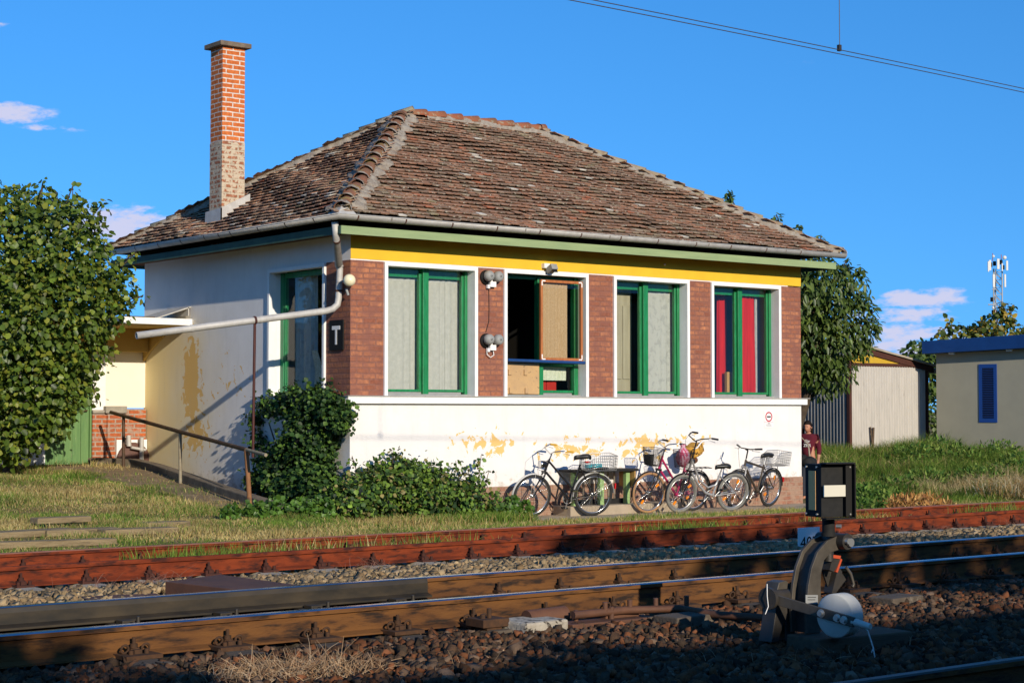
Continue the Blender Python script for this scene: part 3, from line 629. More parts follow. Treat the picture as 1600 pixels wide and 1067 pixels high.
# number plate
P = at(1264, 852, 1, -9.0); mb = MB(); mb.mat(M['signpaper']); xc = P.x + .02; mb.box((xc, -8.98, .17), (.30, .012, .30)); mb.mat(M['matblack']); mb.cyl((xc, -8.96, -.05), (xc, -8.96, .25), .02, 8)
sgn = root('number_plate', 'small white plate reading 407 standing in the ballast behind the switch lever', 'number plate', (xc, -8.98, 0))
ob('plate', MB().mat(M['signpaper']).box((xc, -8.98, .16), (.36, .012, .31)), None, sgn, bevel=.003)
ob('stake', MB().mat(M['matblack']).cyl((xc, -8.955, -.05), (xc, -8.955, .22), .018, 8), None, sgn)
ob('digits', text_mb(MB().mat(M['black']), '407', (xc, -8.9875, .075), (1, 0, 0), (0, 0, 1), .20, .001), None, sgn)

# ballast
ICO = None
def icosa():
    t = (1 + 5 ** .5) / 2; v = np.array([(-1, t, 0), (1, t, 0), (-1, -t, 0), (1, -t, 0), (0, -1, t), (0, 1, t), (0, -1, -t), (0, 1, -t), (t, 0, -1), (t, 0, 1), (-t, 0, -1), (-t, 0, 1)], float); v /= np.linalg.norm(v[0])
    f = np.array([(0, 11, 5), (0, 5, 1), (0, 1, 7), (0, 7, 10), (0, 10, 11), (1, 5, 9), (5, 11, 4), (11, 10, 2), (10, 7, 6), (7, 1, 8), (3, 9, 4), (3, 4, 2), (3, 2, 6), (3, 6, 8), (3, 8, 9), (4, 9, 5), (2, 4, 11), (6, 2, 10), (8, 6, 7), (9, 8, 1)])
    return v, f
def stones(name, P, size, cols, label=None, jag=.32):
    n = len(P); iv, fi = icosa()
    # broken stone: a rough block with its corners knocked about
    cv = np.array([(x_, y_, z_) for x_ in (-1, 1) for y_ in (-1, 1) for z_ in (-1, 1)], float) * .72
    V = np.repeat(cv[None], n, 0) * (1 + rng.uniform(-.5, .22, (n, 8, 3)))
    V = V * (1.1 * size[:, None, None] * rng.uniform(.55, 1.35, (n, 1, 3)))
    fi = np.array([(0, 1, 3, 2), (4, 6, 7, 5), (0, 4, 5, 1), (2, 3, 7, 6), (0, 2, 6, 4), (1, 5, 7, 3)])
    a = rng.uniform(0, 6.28, (n, 3)); cx, sx = np.cos(a), np.sin(a)
    def rot(V, i, j, k):
        W = V.copy(); W[:, :, i] = V[:, :, i] * cx[:, k, None] - V[:, :, j] * sx[:, k, None]; W[:, :, j] = V[:, :, i] * sx[:, k, None] + V[:, :, j] * cx[:, k, None]; return W
    V = rot(rot(rot(V, 0, 1, 0), 1, 2, 1), 0, 2, 2); V = V + P[:, None, :]
    Fq = (fi[None] + (np.arange(n) * 8)[:, None, None]).reshape(-1, 4)
    C = np.repeat(cols, 8, 0)
    o = npmesh(name, V.reshape(-1, 3), Fq, M['stone'], C); return props(o, kind='stuff', label=label)
def pal(cols, n, var=.18):
    c = np.array(cols)[rng.integers(0, len(cols), n)]; return np.clip(c * rng.normal(1, var, (n, 1)), .01, .9)
def scatter(x0, x1, y0, y1, n): return rng.uniform(x0, x1, n), rng.uniform(y0, y1, n)
tanp = [(.33, .235, .125), (.27, .19, .10), (.36, .265, .15), (.20, .145, .085), (.30, .20, .105), (.27, .205, .13)]
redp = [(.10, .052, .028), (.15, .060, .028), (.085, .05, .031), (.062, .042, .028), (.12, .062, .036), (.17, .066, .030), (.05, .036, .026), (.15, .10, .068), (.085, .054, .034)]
x, y = scatter(-13, 8.5, -10.62, -7.6, 29000)
k = ~((x > -7.9) & (x < -6.6) & (y < -8.7) & (y > -9.9) & (x < -7.0)); x, y = x[k], y[k]
mound = np.interp(y, [-10.62, -10.3, -9.4, -8.3, -7.95, -7.6], [.03, .06, .095, .05, -.01, -.03]); cc = pal(tanp, len(x))
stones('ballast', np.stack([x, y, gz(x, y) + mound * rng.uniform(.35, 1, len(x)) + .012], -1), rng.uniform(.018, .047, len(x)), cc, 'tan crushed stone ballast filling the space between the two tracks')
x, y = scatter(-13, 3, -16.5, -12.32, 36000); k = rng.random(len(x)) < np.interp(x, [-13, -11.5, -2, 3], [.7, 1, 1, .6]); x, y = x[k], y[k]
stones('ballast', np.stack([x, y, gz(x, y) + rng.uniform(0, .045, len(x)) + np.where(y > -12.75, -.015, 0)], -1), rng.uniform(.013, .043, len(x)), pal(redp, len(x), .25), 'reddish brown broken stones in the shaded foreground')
x, y = scatter(-10.5, 6, -12.15, -10.8, 5000)
stones('ballast', np.stack([x, y, gz(x, y) + rng.uniform(0, .04, len(x))], -1), rng.uniform(.02, .045, len(x)), pal([(.09, .07, .05), (.06, .05, .04), (.13, .09, .06)], len(x)), 'dark oily stones between the two brown rails')
x, y = scatter(-9.5, 9, -7.35, -6.0, 3000)
stones('ballast', np.stack([x, y, gz(x, y) + rng.uniform(-.02, .02, len(x))], -1), rng.uniform(.02, .045, len(x)), pal(tanp, len(x)), 'tan stones showing between the two rusty red rails')

# ------------------------------------------------------------------ station house
L_, W_, T_ = 10.03, 7.04, .34
house = root('station_house', 'white and brick railway house with mossy tiled hip roof and tall brick chimney', 'house')
WIN = [(.61, 2.42), (2.96, 4.77), (5.34, 7.13), (7.67, 9.47)]; WB, WT = 1.91, 3.965
LED0, LED1 = 1.757, 1.868
mb = MB()
mb.bx(0, L_, 0, T_, .414, LED1)                                   # front wall under the windows
mb.bx(0, T_, .70, 2.47, -.3, LED1); mb.bx(0, T_, T_, .70, -.3, LED1)    # left wall under the window
mb.bx(0, T_, 2.47, W_, -.3, 4.36); mb.bx(0, T_, 0, 2.47, WT, 4.36)
mb.bx(L_ - T_, L_, T_, W_, -.3, 4.36); mb.bx(T_, L_ - T_, W_ - T_, W_, -.3, 4.36)
mb.bx(T_, L_ - T_, .004, T_, WT, 4.36)
ob('wall', mb, M['wall'], house)
ob('plinth', MB().mat(M['plinth']).bx(.0, L_ + .015, -.018, T_, -.4, .414), None, house, bevel=.006)
ob('yellow_band', MB().mat(M['yellow']).bx(0, L_ + .004, -.006, .0, WT + .02, 4.36).bx(L_, L_ + .004, 0, .2, WT + .02, 4.36), None, house)
edges = [0] + [v for w in WIN for v in w] + [L_]
for i in range(0, 10, 2):
    mb = MB(); 
    if i == 0: mb.bx(0, edges[1], 0, T_, LED1, WT); mb.bx(0, T_, T_, .70, LED1, WT)
    else: mb.bx(edges[i], edges[i + 1], 0, T_, LED1, WT)
    ob('brick_pier', mb, M['brick'], house)
for (a, b) in WIN: pass
mb = MB(); mb.bx(-.08, L_ + .09, -.08, 0, LED0, LED1); mb.bx(-.08, 0, 0, 2.86, LED0, LED1); mb.bx(L_, L_ + .09, 0, .15, LED0, LED1)
led = ob('ledge', mb, M['white'], house, bevel=.006)
mb = MB(); mb.bx(-.105, L_ + .14, -.105, .12, LED1 + .002, LED1 + .012); mb.bx(-.105, .12, .12, 2.9, LED1 + .002, LED1 + .012)
ob('ledge_sheet', mb, M['zinc'], led)
mb = MB(); mb.mat(M['soffit']); mb.bx(-.45, L_ + .45, -.45, W_ + .45, 4.362, 4.40); ob('soffit', mb, None, house)
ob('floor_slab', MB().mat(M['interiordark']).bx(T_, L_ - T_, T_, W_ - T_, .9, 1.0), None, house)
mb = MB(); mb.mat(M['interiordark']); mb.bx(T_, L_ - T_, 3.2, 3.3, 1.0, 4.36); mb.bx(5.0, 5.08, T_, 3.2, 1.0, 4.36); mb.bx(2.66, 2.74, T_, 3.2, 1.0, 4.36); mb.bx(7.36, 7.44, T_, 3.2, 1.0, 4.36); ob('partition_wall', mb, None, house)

def wavy(x0, x1, y, z0, z1, m, waves=9, amp=.022, parent=None, name='curtain', label=None, axis='x', n=60, taper=0, ph=0.0):
    V = []; 
    for i in range(n):
        u = i / (n - 1); o = amp * (math.sin(u * waves * 6.28 + ph + 1.3 * math.sin(u * 7 + ph * 3)) * (.55 + .45 * math.sin(u * 11 + ph)) + .5 * math.sin(u * 5.3 + x0)) 
        for k in range(6):
            w = k / 5; zz = z0 + (z1 - z0) * w; a = x0 + (x1 - x0) * (u + (u - .5) * taper * (1 - w)); d = y + o * (1.15 - .5 * w)
            V.append((a, d, zz) if axis == 'x' else (d, a, zz))
    I, J = np.meshgrid(np.arange(n - 1), np.arange(5), indexing='ij'); q = (I * 6 + J).ravel()
    V = np.array(V); o = npmesh(name, V, np.stack([q, q + 6, q + 7, q + 1], -1), m, smooth=True, org=(V[:, 0].mean(), V[:, 1].mean(), V[:, 2].min()))
    return props(o, label, 'curtain')

def window(a, b, full=True):
    """white surround with green frame; a,b along x"""
    w = ob('window', MB().mat(M['white']).bx(a, a + .062, -.04, .10, WB - .03, WT).bx(b - .062, b, -.04, .10, WB - .03, WT).bx(a + .062, b - .062, -.04, .10, WT - .062, WT), None, house, bevel=.004)
    ob('reveal', MB().mat(M['white']).bx(b - .062, b - .002, .1, .26, WB - .03, WT - .062), None, w); ob('reveal', MB().mat(M['white']).bx(a + .002, a + .062, .1, .26, WB - .03, WT - .062), None, w); ob('reveal', MB().mat(M['white']).bx(a + .062, b - .062, .1, .26, WT - .06, WT - .002), None, w)
    i0, i1 = a + .062, b - .062; y0, y1 = .175, .25; mid = (a + b) / 2
    fr = MB().mat(M['green']); fr.bx(i0, i0 + .085, y0, y1, WB, WT - .062); fr.bx(i1 - .055, i1, y0 - .01, y1, WB - .02, WT - .062); fr.bx(i1 - .105, i1 - .06, y0 + .012, y1, WB + .03, WT - .12)
    fr.bx(i0 + .085, i1 - .105, .245, .36, WT - .20, WT - .01); fr.bx(i0 + .085, i1 - .105, y0 + .012, y1, WB + .035, WB + .075)
    ob('frame', fr, None, w, bevel=.006)
    ob('sill', MB().mat(M['greypaint']).bx(i0, i1, .09, y1, WB - .04, WB - .0).bx(i0 + .08, i1 - .11, y0 + .02, y1, WB + .001, WB + .033), None, w, bevel=.003)
    mu = MB().mat(M['green']); mu.bx(mid - .055, mid + .055, y0 - .035, y1, WB - .03, WT - .05); mu.bx(mid - .105, mid - .058, y0 + .008, y1, WB + .04, WT - .14); mu.bx(mid + .058, mid + .085, y0 + .012, y1, WB + .04, WT - .14)
    ob('mullion', mu, None, w, bevel=.006)
    if full:
        for (p, q) in ((i0 + .085, mid - .105), (mid + .085, i1 - .105)):
            ob('pane', MB().mat(M['glass']).bx(p, q, .208, .214, WB + .075, WT - .062), None, w)
    return w
for k in (0, 2, 3): window(*WIN[k])
# second window: half open, insect screen leaf and board
a, b = WIN[1]
w2 = ob('window', MB().mat(M['white']).bx(a, a + .062, -.04, .10, WB - .03, WT).bx(b - .062, b, -.04, .10, WB - .03, WT).bx(a + .062, b - .062, -.04, .10, WT - .062, WT), None, house, bevel=.004)
ob('reveal', MB().mat(M['white']).bx(b - .062, b - .002, .1, .26, WB - .03, WT - .062), None, w2); ob('reveal', MB().mat(M['white']).bx(a + .002, a + .062, .1, .26, WB - .03, WT - .062), None, w2)
fr = MB().mat(M['green']); fr.bx(3.80, 3.92, .14, .24, WB - .03, WT - .09); fr.bx(4.60, 4.69, .15, .25, WB - .02, WT - .07); fr.bx(3.92, 4.60, .18, .25, WB + .035, WB + .08); fr.bx(3.03, 4.60, .18, .25, WT - .13, WT - .062); fr.bx(3.92, 4.60, .18, .25, 2.38, 2.45)
ob('frame', fr, None, w2, bevel=.006)
ob('sill', MB().mat(M['greypaint']).bx(3.02, 4.70, .09, .25, WB - .04, WB).bx(3.95, 4.58, .19, .25, WB + .001, WB + .033), None, w2)
ob('pane', MB().mat(M['glass']).bx(3.92, 4.60, .212, .218, WB + .08, 2.38), None, w2)
ob('board', MB().mat(M['board']).bx(3.03, 3.80, .10, .13, WB + .01, 2.43), None, w2, bevel=.004)
lt = MB().mat(M['board']); 
for (x, z) in ((3.17, 2.28), (3.50, 2.28), (3.19, 1.98), (3.52, 1.98)): lt.box((x, .09, z), (.07, .03, .09))
ob('latch', lt, None, w2)
ob('rail_bar', MB().mat(M['blue']).cyl((3.03, -.03, 2.475), (4.66, -.05, 2.455), .027, 12), None, w2)
sc = MB().mat(M['orangewood']); y0, y1 = -.03, .015
sc.bx(3.73, 3.775, y0, y1, 2.49, 3.83); sc.bx(4.60, 4.645, y0, y1, 2.48, 3.83); sc.bx(3.775, 4.60, y0, y1, 3.785, 3.83); sc.bx(3.775, 4.60, y0, y1, 2.485, 2.53)
leafp = ob('sash', sc, None, w2, bevel=.004)
ob('pane', MB().mat(M['glassdark']).bx(3.775, 4.60, -.008, -.003, 2.53, 3.785), None, leafp)
cp = MB().mat(M['lettering'])
for (x, z, s) in ((3.755, 3.81, 1), (4.62, 3.81, -1), (3.755, 2.505, 1), (4.62, 2.505, -1)):
    cp.bx(min(x, x + s * .07), max(x, x + s * .07), -.034, -.030, z - .01, z + .01); zz = -1 if z > 3 else 1; cp.bx(x - .01, x + .01, -.034, -.030, min(z + zz * .011, z + zz * .08), max(z + zz * .011, z + zz * .08))
ob('corner_plate', cp, None, leafp)
wavy(3.79, 4.36, .045, 2.53, 3.78, M['lace'], 8, .012, label='beige patterned lace curtain behind the orange screen sash of the second window')
wavy(3.93, 4.52, .27, 2.16, 2.44, M['scallop'], 7, .012, label='short white scalloped lace strip under the orange sash', name='cafe_curtain')
thing('box', MB().mat(M['redbox']).bx(3.95, 4.16, .36, .6, 1.93, 2.16).bx(4.17, 4.38, .36, .6, 1.93, 2.14), None, 'bright red box on the inner sill below the scalloped lace', 'box', bevel=.008)
# left wall window
mb = MB().mat(M['white']).bx(-.04, .10, .70, .762, WB - .03, WT).bx(-.04, .10, 2.408, 2.47, WB - .03, WT).bx(-.04, .10, .762, 2.408, WT - .062, WT)
w5 = ob('window', mb, None, house, bevel=.004)
ob('reveal', MB().mat(M['white']).bx(.1, .26, .702, .762, WB - .03, WT - .062), None, w5); ob('reveal', MB().mat(M['white']).bx(.1, .26, 2.408, 2.468, WB - .03, WT - .062), None, w5)
fr = MB().mat(M['green']); fr.bx(.175, .25, 2.30, 2.408, WB, WT - .062); fr.bx(.19, .25, 2.26, 2.30, WB, WT - .1); fr.bx(.175, .25, .762, .84, WB, WT - .062); fr.bx(.175, .25, .84, 2.26, WT - .15, WT - .062); fr.bx(.175, .25, .84, 2.26, WB, WB + .07)
ob('frame', fr, None, w5, bevel=.006)
ob('sill', MB().mat(M['greypaint']).bx(.09, .25, .762, 2.408, WB - .04, WB - .001), None, w5)
ob('pane', MB().mat(M['glass']).bx(.208, .214, .84, 2.26, WB + .07, WT - .15), None, w5)
# curtains and what is seen inside
wavy(.72, 1.47, .33, 1.9, 3.95, M['curtain'], 5, .012, label='pale lace curtain filling the left pane of the first front window'); wavy(1.55, 2.31, .33, 1.9, 3.95, M['curtain'], 6, .016, label='pale lace curtain filling the right pane of the first front window', ph=1)
wavy(6.28, 7.03, .33, 1.9, 3.95, M['curtaingrey'], 5, .012, label='grey leaf patterned lace curtain in the right pane of the third window')
wavy(8.34, 8.58, .50, 1.7, 3.95, M['red'], 3, .03, label='narrow red curtain in the left pane of the fourth window', taper=.2)
wavy(8.70, 9.14, .34, 1.7, 3.85, M['red'], 4, .025, label='wide bright red curtain in the right pane of the fourth window', taper=.25)
wavy(9.17, 9.24, .36, 1.7, 3.9, M['curtaingrey'], 2, .012, label='thin grey net hanging at the right of the red curtain')
wavy(1.55, 2.25, .36, 1.9, 3.9, M['curtaingrey'], 6, .03, axis='y', label='grey net curtain half drawn in the side window', n=40)
thing('wardrobe', MB().mat(M['wardrobe']).bx(5.6, 6.22, .5, .95, 1.0, 3.88).bx(5.63, 5.76, .48, .5, 2.2, 3.5).bx(5.80, 5.96, .48, .5, 2.2, 3.5).bx(6.0, 6.17, .48, .5, 2.2, 3.5), None, 'yellow wooden wardrobe seen through the left pane of the third window', 'wardrobe', bevel=.01)
thing('inner_door', MB().mat(M['tan']).bx(8.02, 8.36, .62, .67, 1.0, 3.75).bx(8.07, 8.31, .60, .62, 2.6, 3.6).bx(8.07, 8.31, .60, .62, 1.2, 2.4), None, 'light brown panelled door inside the fourth window', 'door', bevel=.01)
thing('carton', MB().mat(M['tan']).bx(8.42, 8.62, .34, .40, 1.9, 2.36), None, 'brown carton standing on the sill of the fourth window', 'carton')
mb = MB().mat(M['lace']); mb.prism([(.30, 1.15, 2.05), (.30, 1.45, 2.62), (.30, 1.62, 2.62), (.30, 1.5, 2.3), (.30, 1.55, 2.0)], (.01, 0, 0)); thing('paper_funnel', mb, None, 'pale funnel shaped scrap behind the glass of the side window', 'scrap')

# fascia boards, gutter
ZE = 4.60; SL = .600; OE = .5
def plank_ring():
    f = ob('fascia_board', MB().mat(M['fascia']).bx(-.47, L_ + .47, -.475, -.452, 4.30, 4.425), None, house, bevel=.003)
    ob('fascia_board', MB().mat(M['fasciadark']).bx(-.475, -.452, -.45, W_ + .45, 4.30, 4.425), None, house, bevel=.003)
    ob('fascia_board', MB().mat(M['fasciadark']).bx(L_ + .452, L_ + .475, -.45, W_ + .45, 4.30, 4.425), None, house)
    ob('fascia_board', MB().mat(M['fasciadark']).bx(-.45, L_ + .45, W_ + .452, W_ + .475, 4.30, 4.425), None, house)
plank_ring()
GO, GR, GZc = .545, .068, 4.565
def gutter(pts, name='gutter'):
    mb = MB().mat(M['zinc']); n = 9; vs = []; P = [Vector(p) for p in pts]; inward = []
    for i, p in enumerate(P):
        if i == 0: t = (P[1] - P[0]).normalized(); s = Vector((-t.y, t.x, 0))
        elif i == len(P) - 1: t = (P[-1] - P[-2]).normalized(); s = Vector((-t.y, t.x, 0))
        else:
            t1 = (P[i] - P[i - 1]).normalized(); t2 = (P[i + 1] - P[i]).normalized(); s1 = Vector((-t1.y, t1.x, 0)); s2 = Vector((-t2.y, t2.x, 0)); s = (s1 + s2); s = s / s.dot(s1)
        for k in range(n): 
            a = math.pi + math.pi * k / (n - 1); vs.append(p + s * (GR * math.cos(a)) + Vector((0, 0, GR * 1.15 * math.sin(a) + .02)))
    fs = [(i * n + k, (i + 1) * n + k, (i + 1) * n + k + 1, i * n + k + 1) for i in range(len(P) - 1) for k in range(n - 1)]
    mb.add(vs, fs, True); return mb
gf = gutter([(L_ + .62, -GO, GZc), (-GO, -GO, GZc), (-GO, W_ + .6, GZc)]); 
gf.tube([(L_ + .62, -GO - GR, GZc + .02), (-GO - GR, -GO - GR, GZc + .02), (-GO - GR, W_ + .6, GZc + .02)], .010, 6)
g1 = ob('gutter', gf, None, house); sm = g1.modifiers.new('solid', 'SOLIDIFY'); sm.thickness = .003
mb = MB().mat(M['zinc']); mb.prism([(L_ + .615, -GO - .07, 4.60), (L_ + .615, -GO + .06, 4.60), (L_ + .615, -GO + .075, 4.70), (L_ + .615, -GO + .03, 4.73), (L_ + .615, -GO - .01, 4.68), (L_ + .615, -GO - .055, 4.655)], (.012, 0, 0)); mb.prism([(L_ + .612, -GO + GR * math.cos(a), GZc + .02 + GR * 1.15 * math.sin(a)) for a in [math.pi + math.pi * k / 10 for k in range(11)]], (.010, 0, 0))
ob('end_cap', mb, None, g1)
mb = MB().mat(M['zinc']); c0 = Vector((-GO + .02, -GO + .02, 4.62)); mb.prism([(-GO - .05, -GO - .05, 4.59), (-GO + .26, -GO - .05, 4.595), (-.36, -.36, 4.80)], (.006, .006, .006)); mb.prism([(-GO - .05, -GO - .05, 4.59), (-GO - .05, -GO + .26, 4.595), (-.36, -.36, 4.80)], (.006, .006, .006)); ob('corner_flashing', mb, None, g1)
def bracket(along_x=True):
    mb = MB().mat(M['rustdark']); vs = []
    pts = [(0, GR * 1.05 * math.cos(a), GR * 1.2 * math.sin(a) + .02) for a in [math.pi * .98 + math.pi * 1.05 * k / 10 for k in range(11)]]
    if not along_x: pts = [(p[1], 0, p[2]) for p in pts]
    d = Vector((.028, 0, 0)) if along_x else Vector((0, .028, 0))
    for i in range(10):
        a, b = Vector(pts[i]), Vector(pts[i + 1]); mb.add([a - d / 2, b - d / 2, b + d / 2, a + d / 2, a * 1.0 - d / 2], [(0, 1, 2, 3)])
    return mb
bkx = [-.25, .62, 1.5, 2.38, 3.25, 4.13, 5.0, 5.85, 6.75, 7.6, 8.5, 9.4]
b0 = None
for x in bkx:
    if b0 is None: b0 = ob('gutter_bracket', bracket(True), None, g1, local=True); c = b0
    else: c = copy_part(b0, g1)
    c.location = Vector((x, -GO, GZc))
b0 = None
for y in (.1, .95, 1.8, 2.7, 3.1, 3.6, 4.45, 5.3, 6.2, 7.0):
    if b0 is None: b0 = ob('gutter_bracket', bracket(False), None, g1, local=True); c = b0
    else: c = copy_part(b0, g1)
    c.location = Vector((-GO, y, GZc))
for x in (.35, 2.95, 4.75, 7.05, 9.0):           # soldered joints
    ob('gutter_joint', MB().mat(M['zincdirty']).ring((x, -GO, GZc + .02), (1, 0, 0), GR * 1.06, (.004, .012), 14, 6, math.pi * .5, math.pi * 1.5, ref=(0, 0, 1)), None, g1)
# downpipe and its outlet pipe on a post
e0 = at(523.4, 347, 0, -.50); e1 = at(525, 368, 0, -.47); e2 = at(531, 420, 0, -.085); e3 = at(529, 466, 0, -.085)
dp = MB().mat(M['zinc']); e4 = Vector((-.30, .22, 3.175)); e5 = Vector((-3.30, .55, 2.73))
dp.tube([e0, e1, e2 + Vector((-.03, 0, .05)), e2, e3, e3 + Vector((-.02, 0, -.10)), e3 + Vector((-.10, .01, -.17)), e4, e4.lerp(e5, .5), e5], .052, 14, cap=False)
for p, q in ((e1, e2), ): pass
pipe = ob('downpipe', dp, None, house); sm = pipe.modifiers.new('s', 'SOLIDIFY'); sm.thickness = .004
dirt = MB().mat(M['zincdirty']); dirt.tube([e1.lerp(e2, .18), e1.lerp(e2, .86)], .054, 14, cap=False); ob('pipe_section', dirt, None, pipe)
cl_ = MB().mat(M['rustdark']); 
for p, t in ((e2.lerp(e3, .75), Vector((0, 0, 1))), (e1.lerp(e2, .16), (e2 - e1).normalized())): cl_.tube([p - t * .015, p + t * .015], .058, 14)
ob('pipe_clamp', cl_, None, pipe)
j = MB().mat(M['zinc']); d = (e5 - e4).normalized()
for t in (.03, .36, .72): p = e4.lerp(e5, t); j.tube([p - d * .02, p + d * .02], .0555, 14)
for z in (3.62, 3.86): j.tube([(e2.x, e2.y, z), (e2.x, e2.y, z + .03)], .0555, 14)
ob('pipe_joint', j, None, pipe)
pp = e4.lerp(e5, .39)
ob('support_post', MB().mat(M['redpipe']).tube([pp + Vector((0, 0, -.05)), (pp.x - .02, pp.y, .95)], .021, 10).ring(pp, d, .056, (.008, .02), 18, 6), None, pipe)

# roof
roofm = MB().mat(M['roofdeck'])
xa, xb, yr = -OE, L_ + OE, W_ / 2; half = yr + OE; zr = ZE + SL * half; rx0, rx1 = 3.38, xb - half; ya, yb = -OE, W_ + OE; dz = -.05
roofm.add([(xa, ya, ZE + dz), (xb, ya, ZE + dz), (xb, yb, ZE + dz), (xa, yb, ZE + dz), (rx0, yr, zr + dz), (rx1, yr, zr + dz)], [(0, 1, 5, 4), (1, 2, 5), (2, 3, 4, 5), (3, 0, 4), (3, 2, 1, 0)])
roof = ob('roof', roofm, None, house)
TP = [(.215, .115, .075), (.195, .115, .080), (.165, .105, .074), (.225, .125, .080), (.185, .125, .090), (.195, .145, .100), (.205, .160, .110), (.150, .105, .078), (.225, .185, .140), (.185, .150, .090)]
def tiles(e0, e1, up_start, apex0, apex1, name='roof_tiles', pale=0.0):
    """plain tiles on the roof plane with eave e0-e1 and top edge apex0-apex1"""
    e0, e1, a0, a1 = map(np.array, (e0, e1, apex0, apex1)); ex = (e1 - e0) / np.linalg.norm(e1 - e0); 
    upv = a0 - e0; upv = upv - ex * upv.dot(ex); H = np.linalg.norm(upv); up = upv / H; nn = np.cross(ex, up); nn = nn if nn[2] > 0 else -nn
    Lw = np.linalg.norm(e1 - e0); la, lb = (a0 - e0).dot(ex) / H, (a1 - e1).dot(ex) / H
    EXPO, LEN, TW, TH = .138, .20, .168, .022; V = []; C = []; Fs = []
    rows = int(H / EXPO) + 1
    for r in range(rows):
        s = r * EXPO - .03; x = la * max(s, 0) + (-.06 if r % 2 else -.06 - TW / 2) ; xe = Lw + lb * max(s, 0) + .04
        while x < xe:
            wob = .018 * math.sin(x * .9 + r * .35) + .014 * math.sin(x * 2.3 + r * .8 + 1) + rnd.gauss(0, .0045)
            ds = rnd.gauss(0, .007) + .016 * math.sin(x * .55 + 1.3 + r * .12)
            tl = rnd.gauss(0, .015); g = .005
            if rnd.random() < .012: ds -= rnd.uniform(.02, .05)
            s0, s1 = s + ds, s + ds + LEN; h0, h1 = TH + .030, .0
            b = e0 + ex * x + nn * wob
            xs = [g, TW * .25, TW * .75, TW - g]; low = [.012, 0, 0, .012]
            pts = [b + ex * q + up * (s0 + low[i] + tl * (q - TW / 2)) + nn * (h0) for i, q in enumerate(xs)] + [b + ex * q + up * s1 + nn * h1 for q in (xs[0], xs[3])] + [b + ex * q + up * (s0 + low[i] + tl * (q - TW / 2)) + nn * (h0 - TH) for i, q in enumerate(xs)]
            o = len(V); V += pts
            Fs += [(o, o + 1, o + 4, o + 4), (o + 1, o + 2, o + 5, o + 4), (o + 2, o + 3, o + 5, o + 5), (o + 6, o + 7, o + 1, o), (o + 7, o + 8, o + 2, o + 1), (o + 8, o + 9, o + 3, o + 2), (o + 6, o, o + 4, o + 4), (o + 3, o + 9, o + 5, o + 5)]
            zone = math.sin(x * .8 + 2) * .5 + math.sin(s * 1.3 + x * .4) * .5
            c = np.array(TP[int(np.clip(abs(rnd.gauss(0, 1)) * 3.2 + (1.2 if zone > .25 else 0), 0, 9))]) * rnd.uniform(.80, 1.14)
            if rnd.random() < .02 + pale: c = np.array((.42, .39, .34)) * rnd.uniform(.8, 1.1)
            elif rnd.random() < .022: c = np.array((.27, .105, .06))
            C += [c * np.array((1.78, 1.74, 1.66))] * 6 + [c * .42] * 4; x += TW  # lower edges darkened: algae plus shadow lines between courses painted into the colour
    quads = [f for f in Fs if f[2] != f[3]]; tris = [f[:3] for f in Fs if f[2] == f[3]]
    allq = np.array(quads + [(t[0], t[1], t[2], t[2]) for t in tris])
    # triangles kept as degenerate-free: write as own mesh faces
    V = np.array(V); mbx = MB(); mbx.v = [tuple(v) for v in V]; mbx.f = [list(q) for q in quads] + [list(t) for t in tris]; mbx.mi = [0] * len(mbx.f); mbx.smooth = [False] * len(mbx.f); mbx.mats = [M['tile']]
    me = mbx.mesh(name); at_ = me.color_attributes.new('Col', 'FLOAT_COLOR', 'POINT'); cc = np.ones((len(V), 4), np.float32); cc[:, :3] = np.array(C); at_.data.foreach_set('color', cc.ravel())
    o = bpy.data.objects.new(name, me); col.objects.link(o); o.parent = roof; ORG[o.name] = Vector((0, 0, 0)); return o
R0, R1 = (rx0, yr, zr), (rx1, yr, zr)
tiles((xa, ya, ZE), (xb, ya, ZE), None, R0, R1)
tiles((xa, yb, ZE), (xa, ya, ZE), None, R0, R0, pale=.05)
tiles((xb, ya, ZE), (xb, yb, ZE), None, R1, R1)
tiles((xb, yb, ZE), (xa, yb, ZE), None, R1, R0)
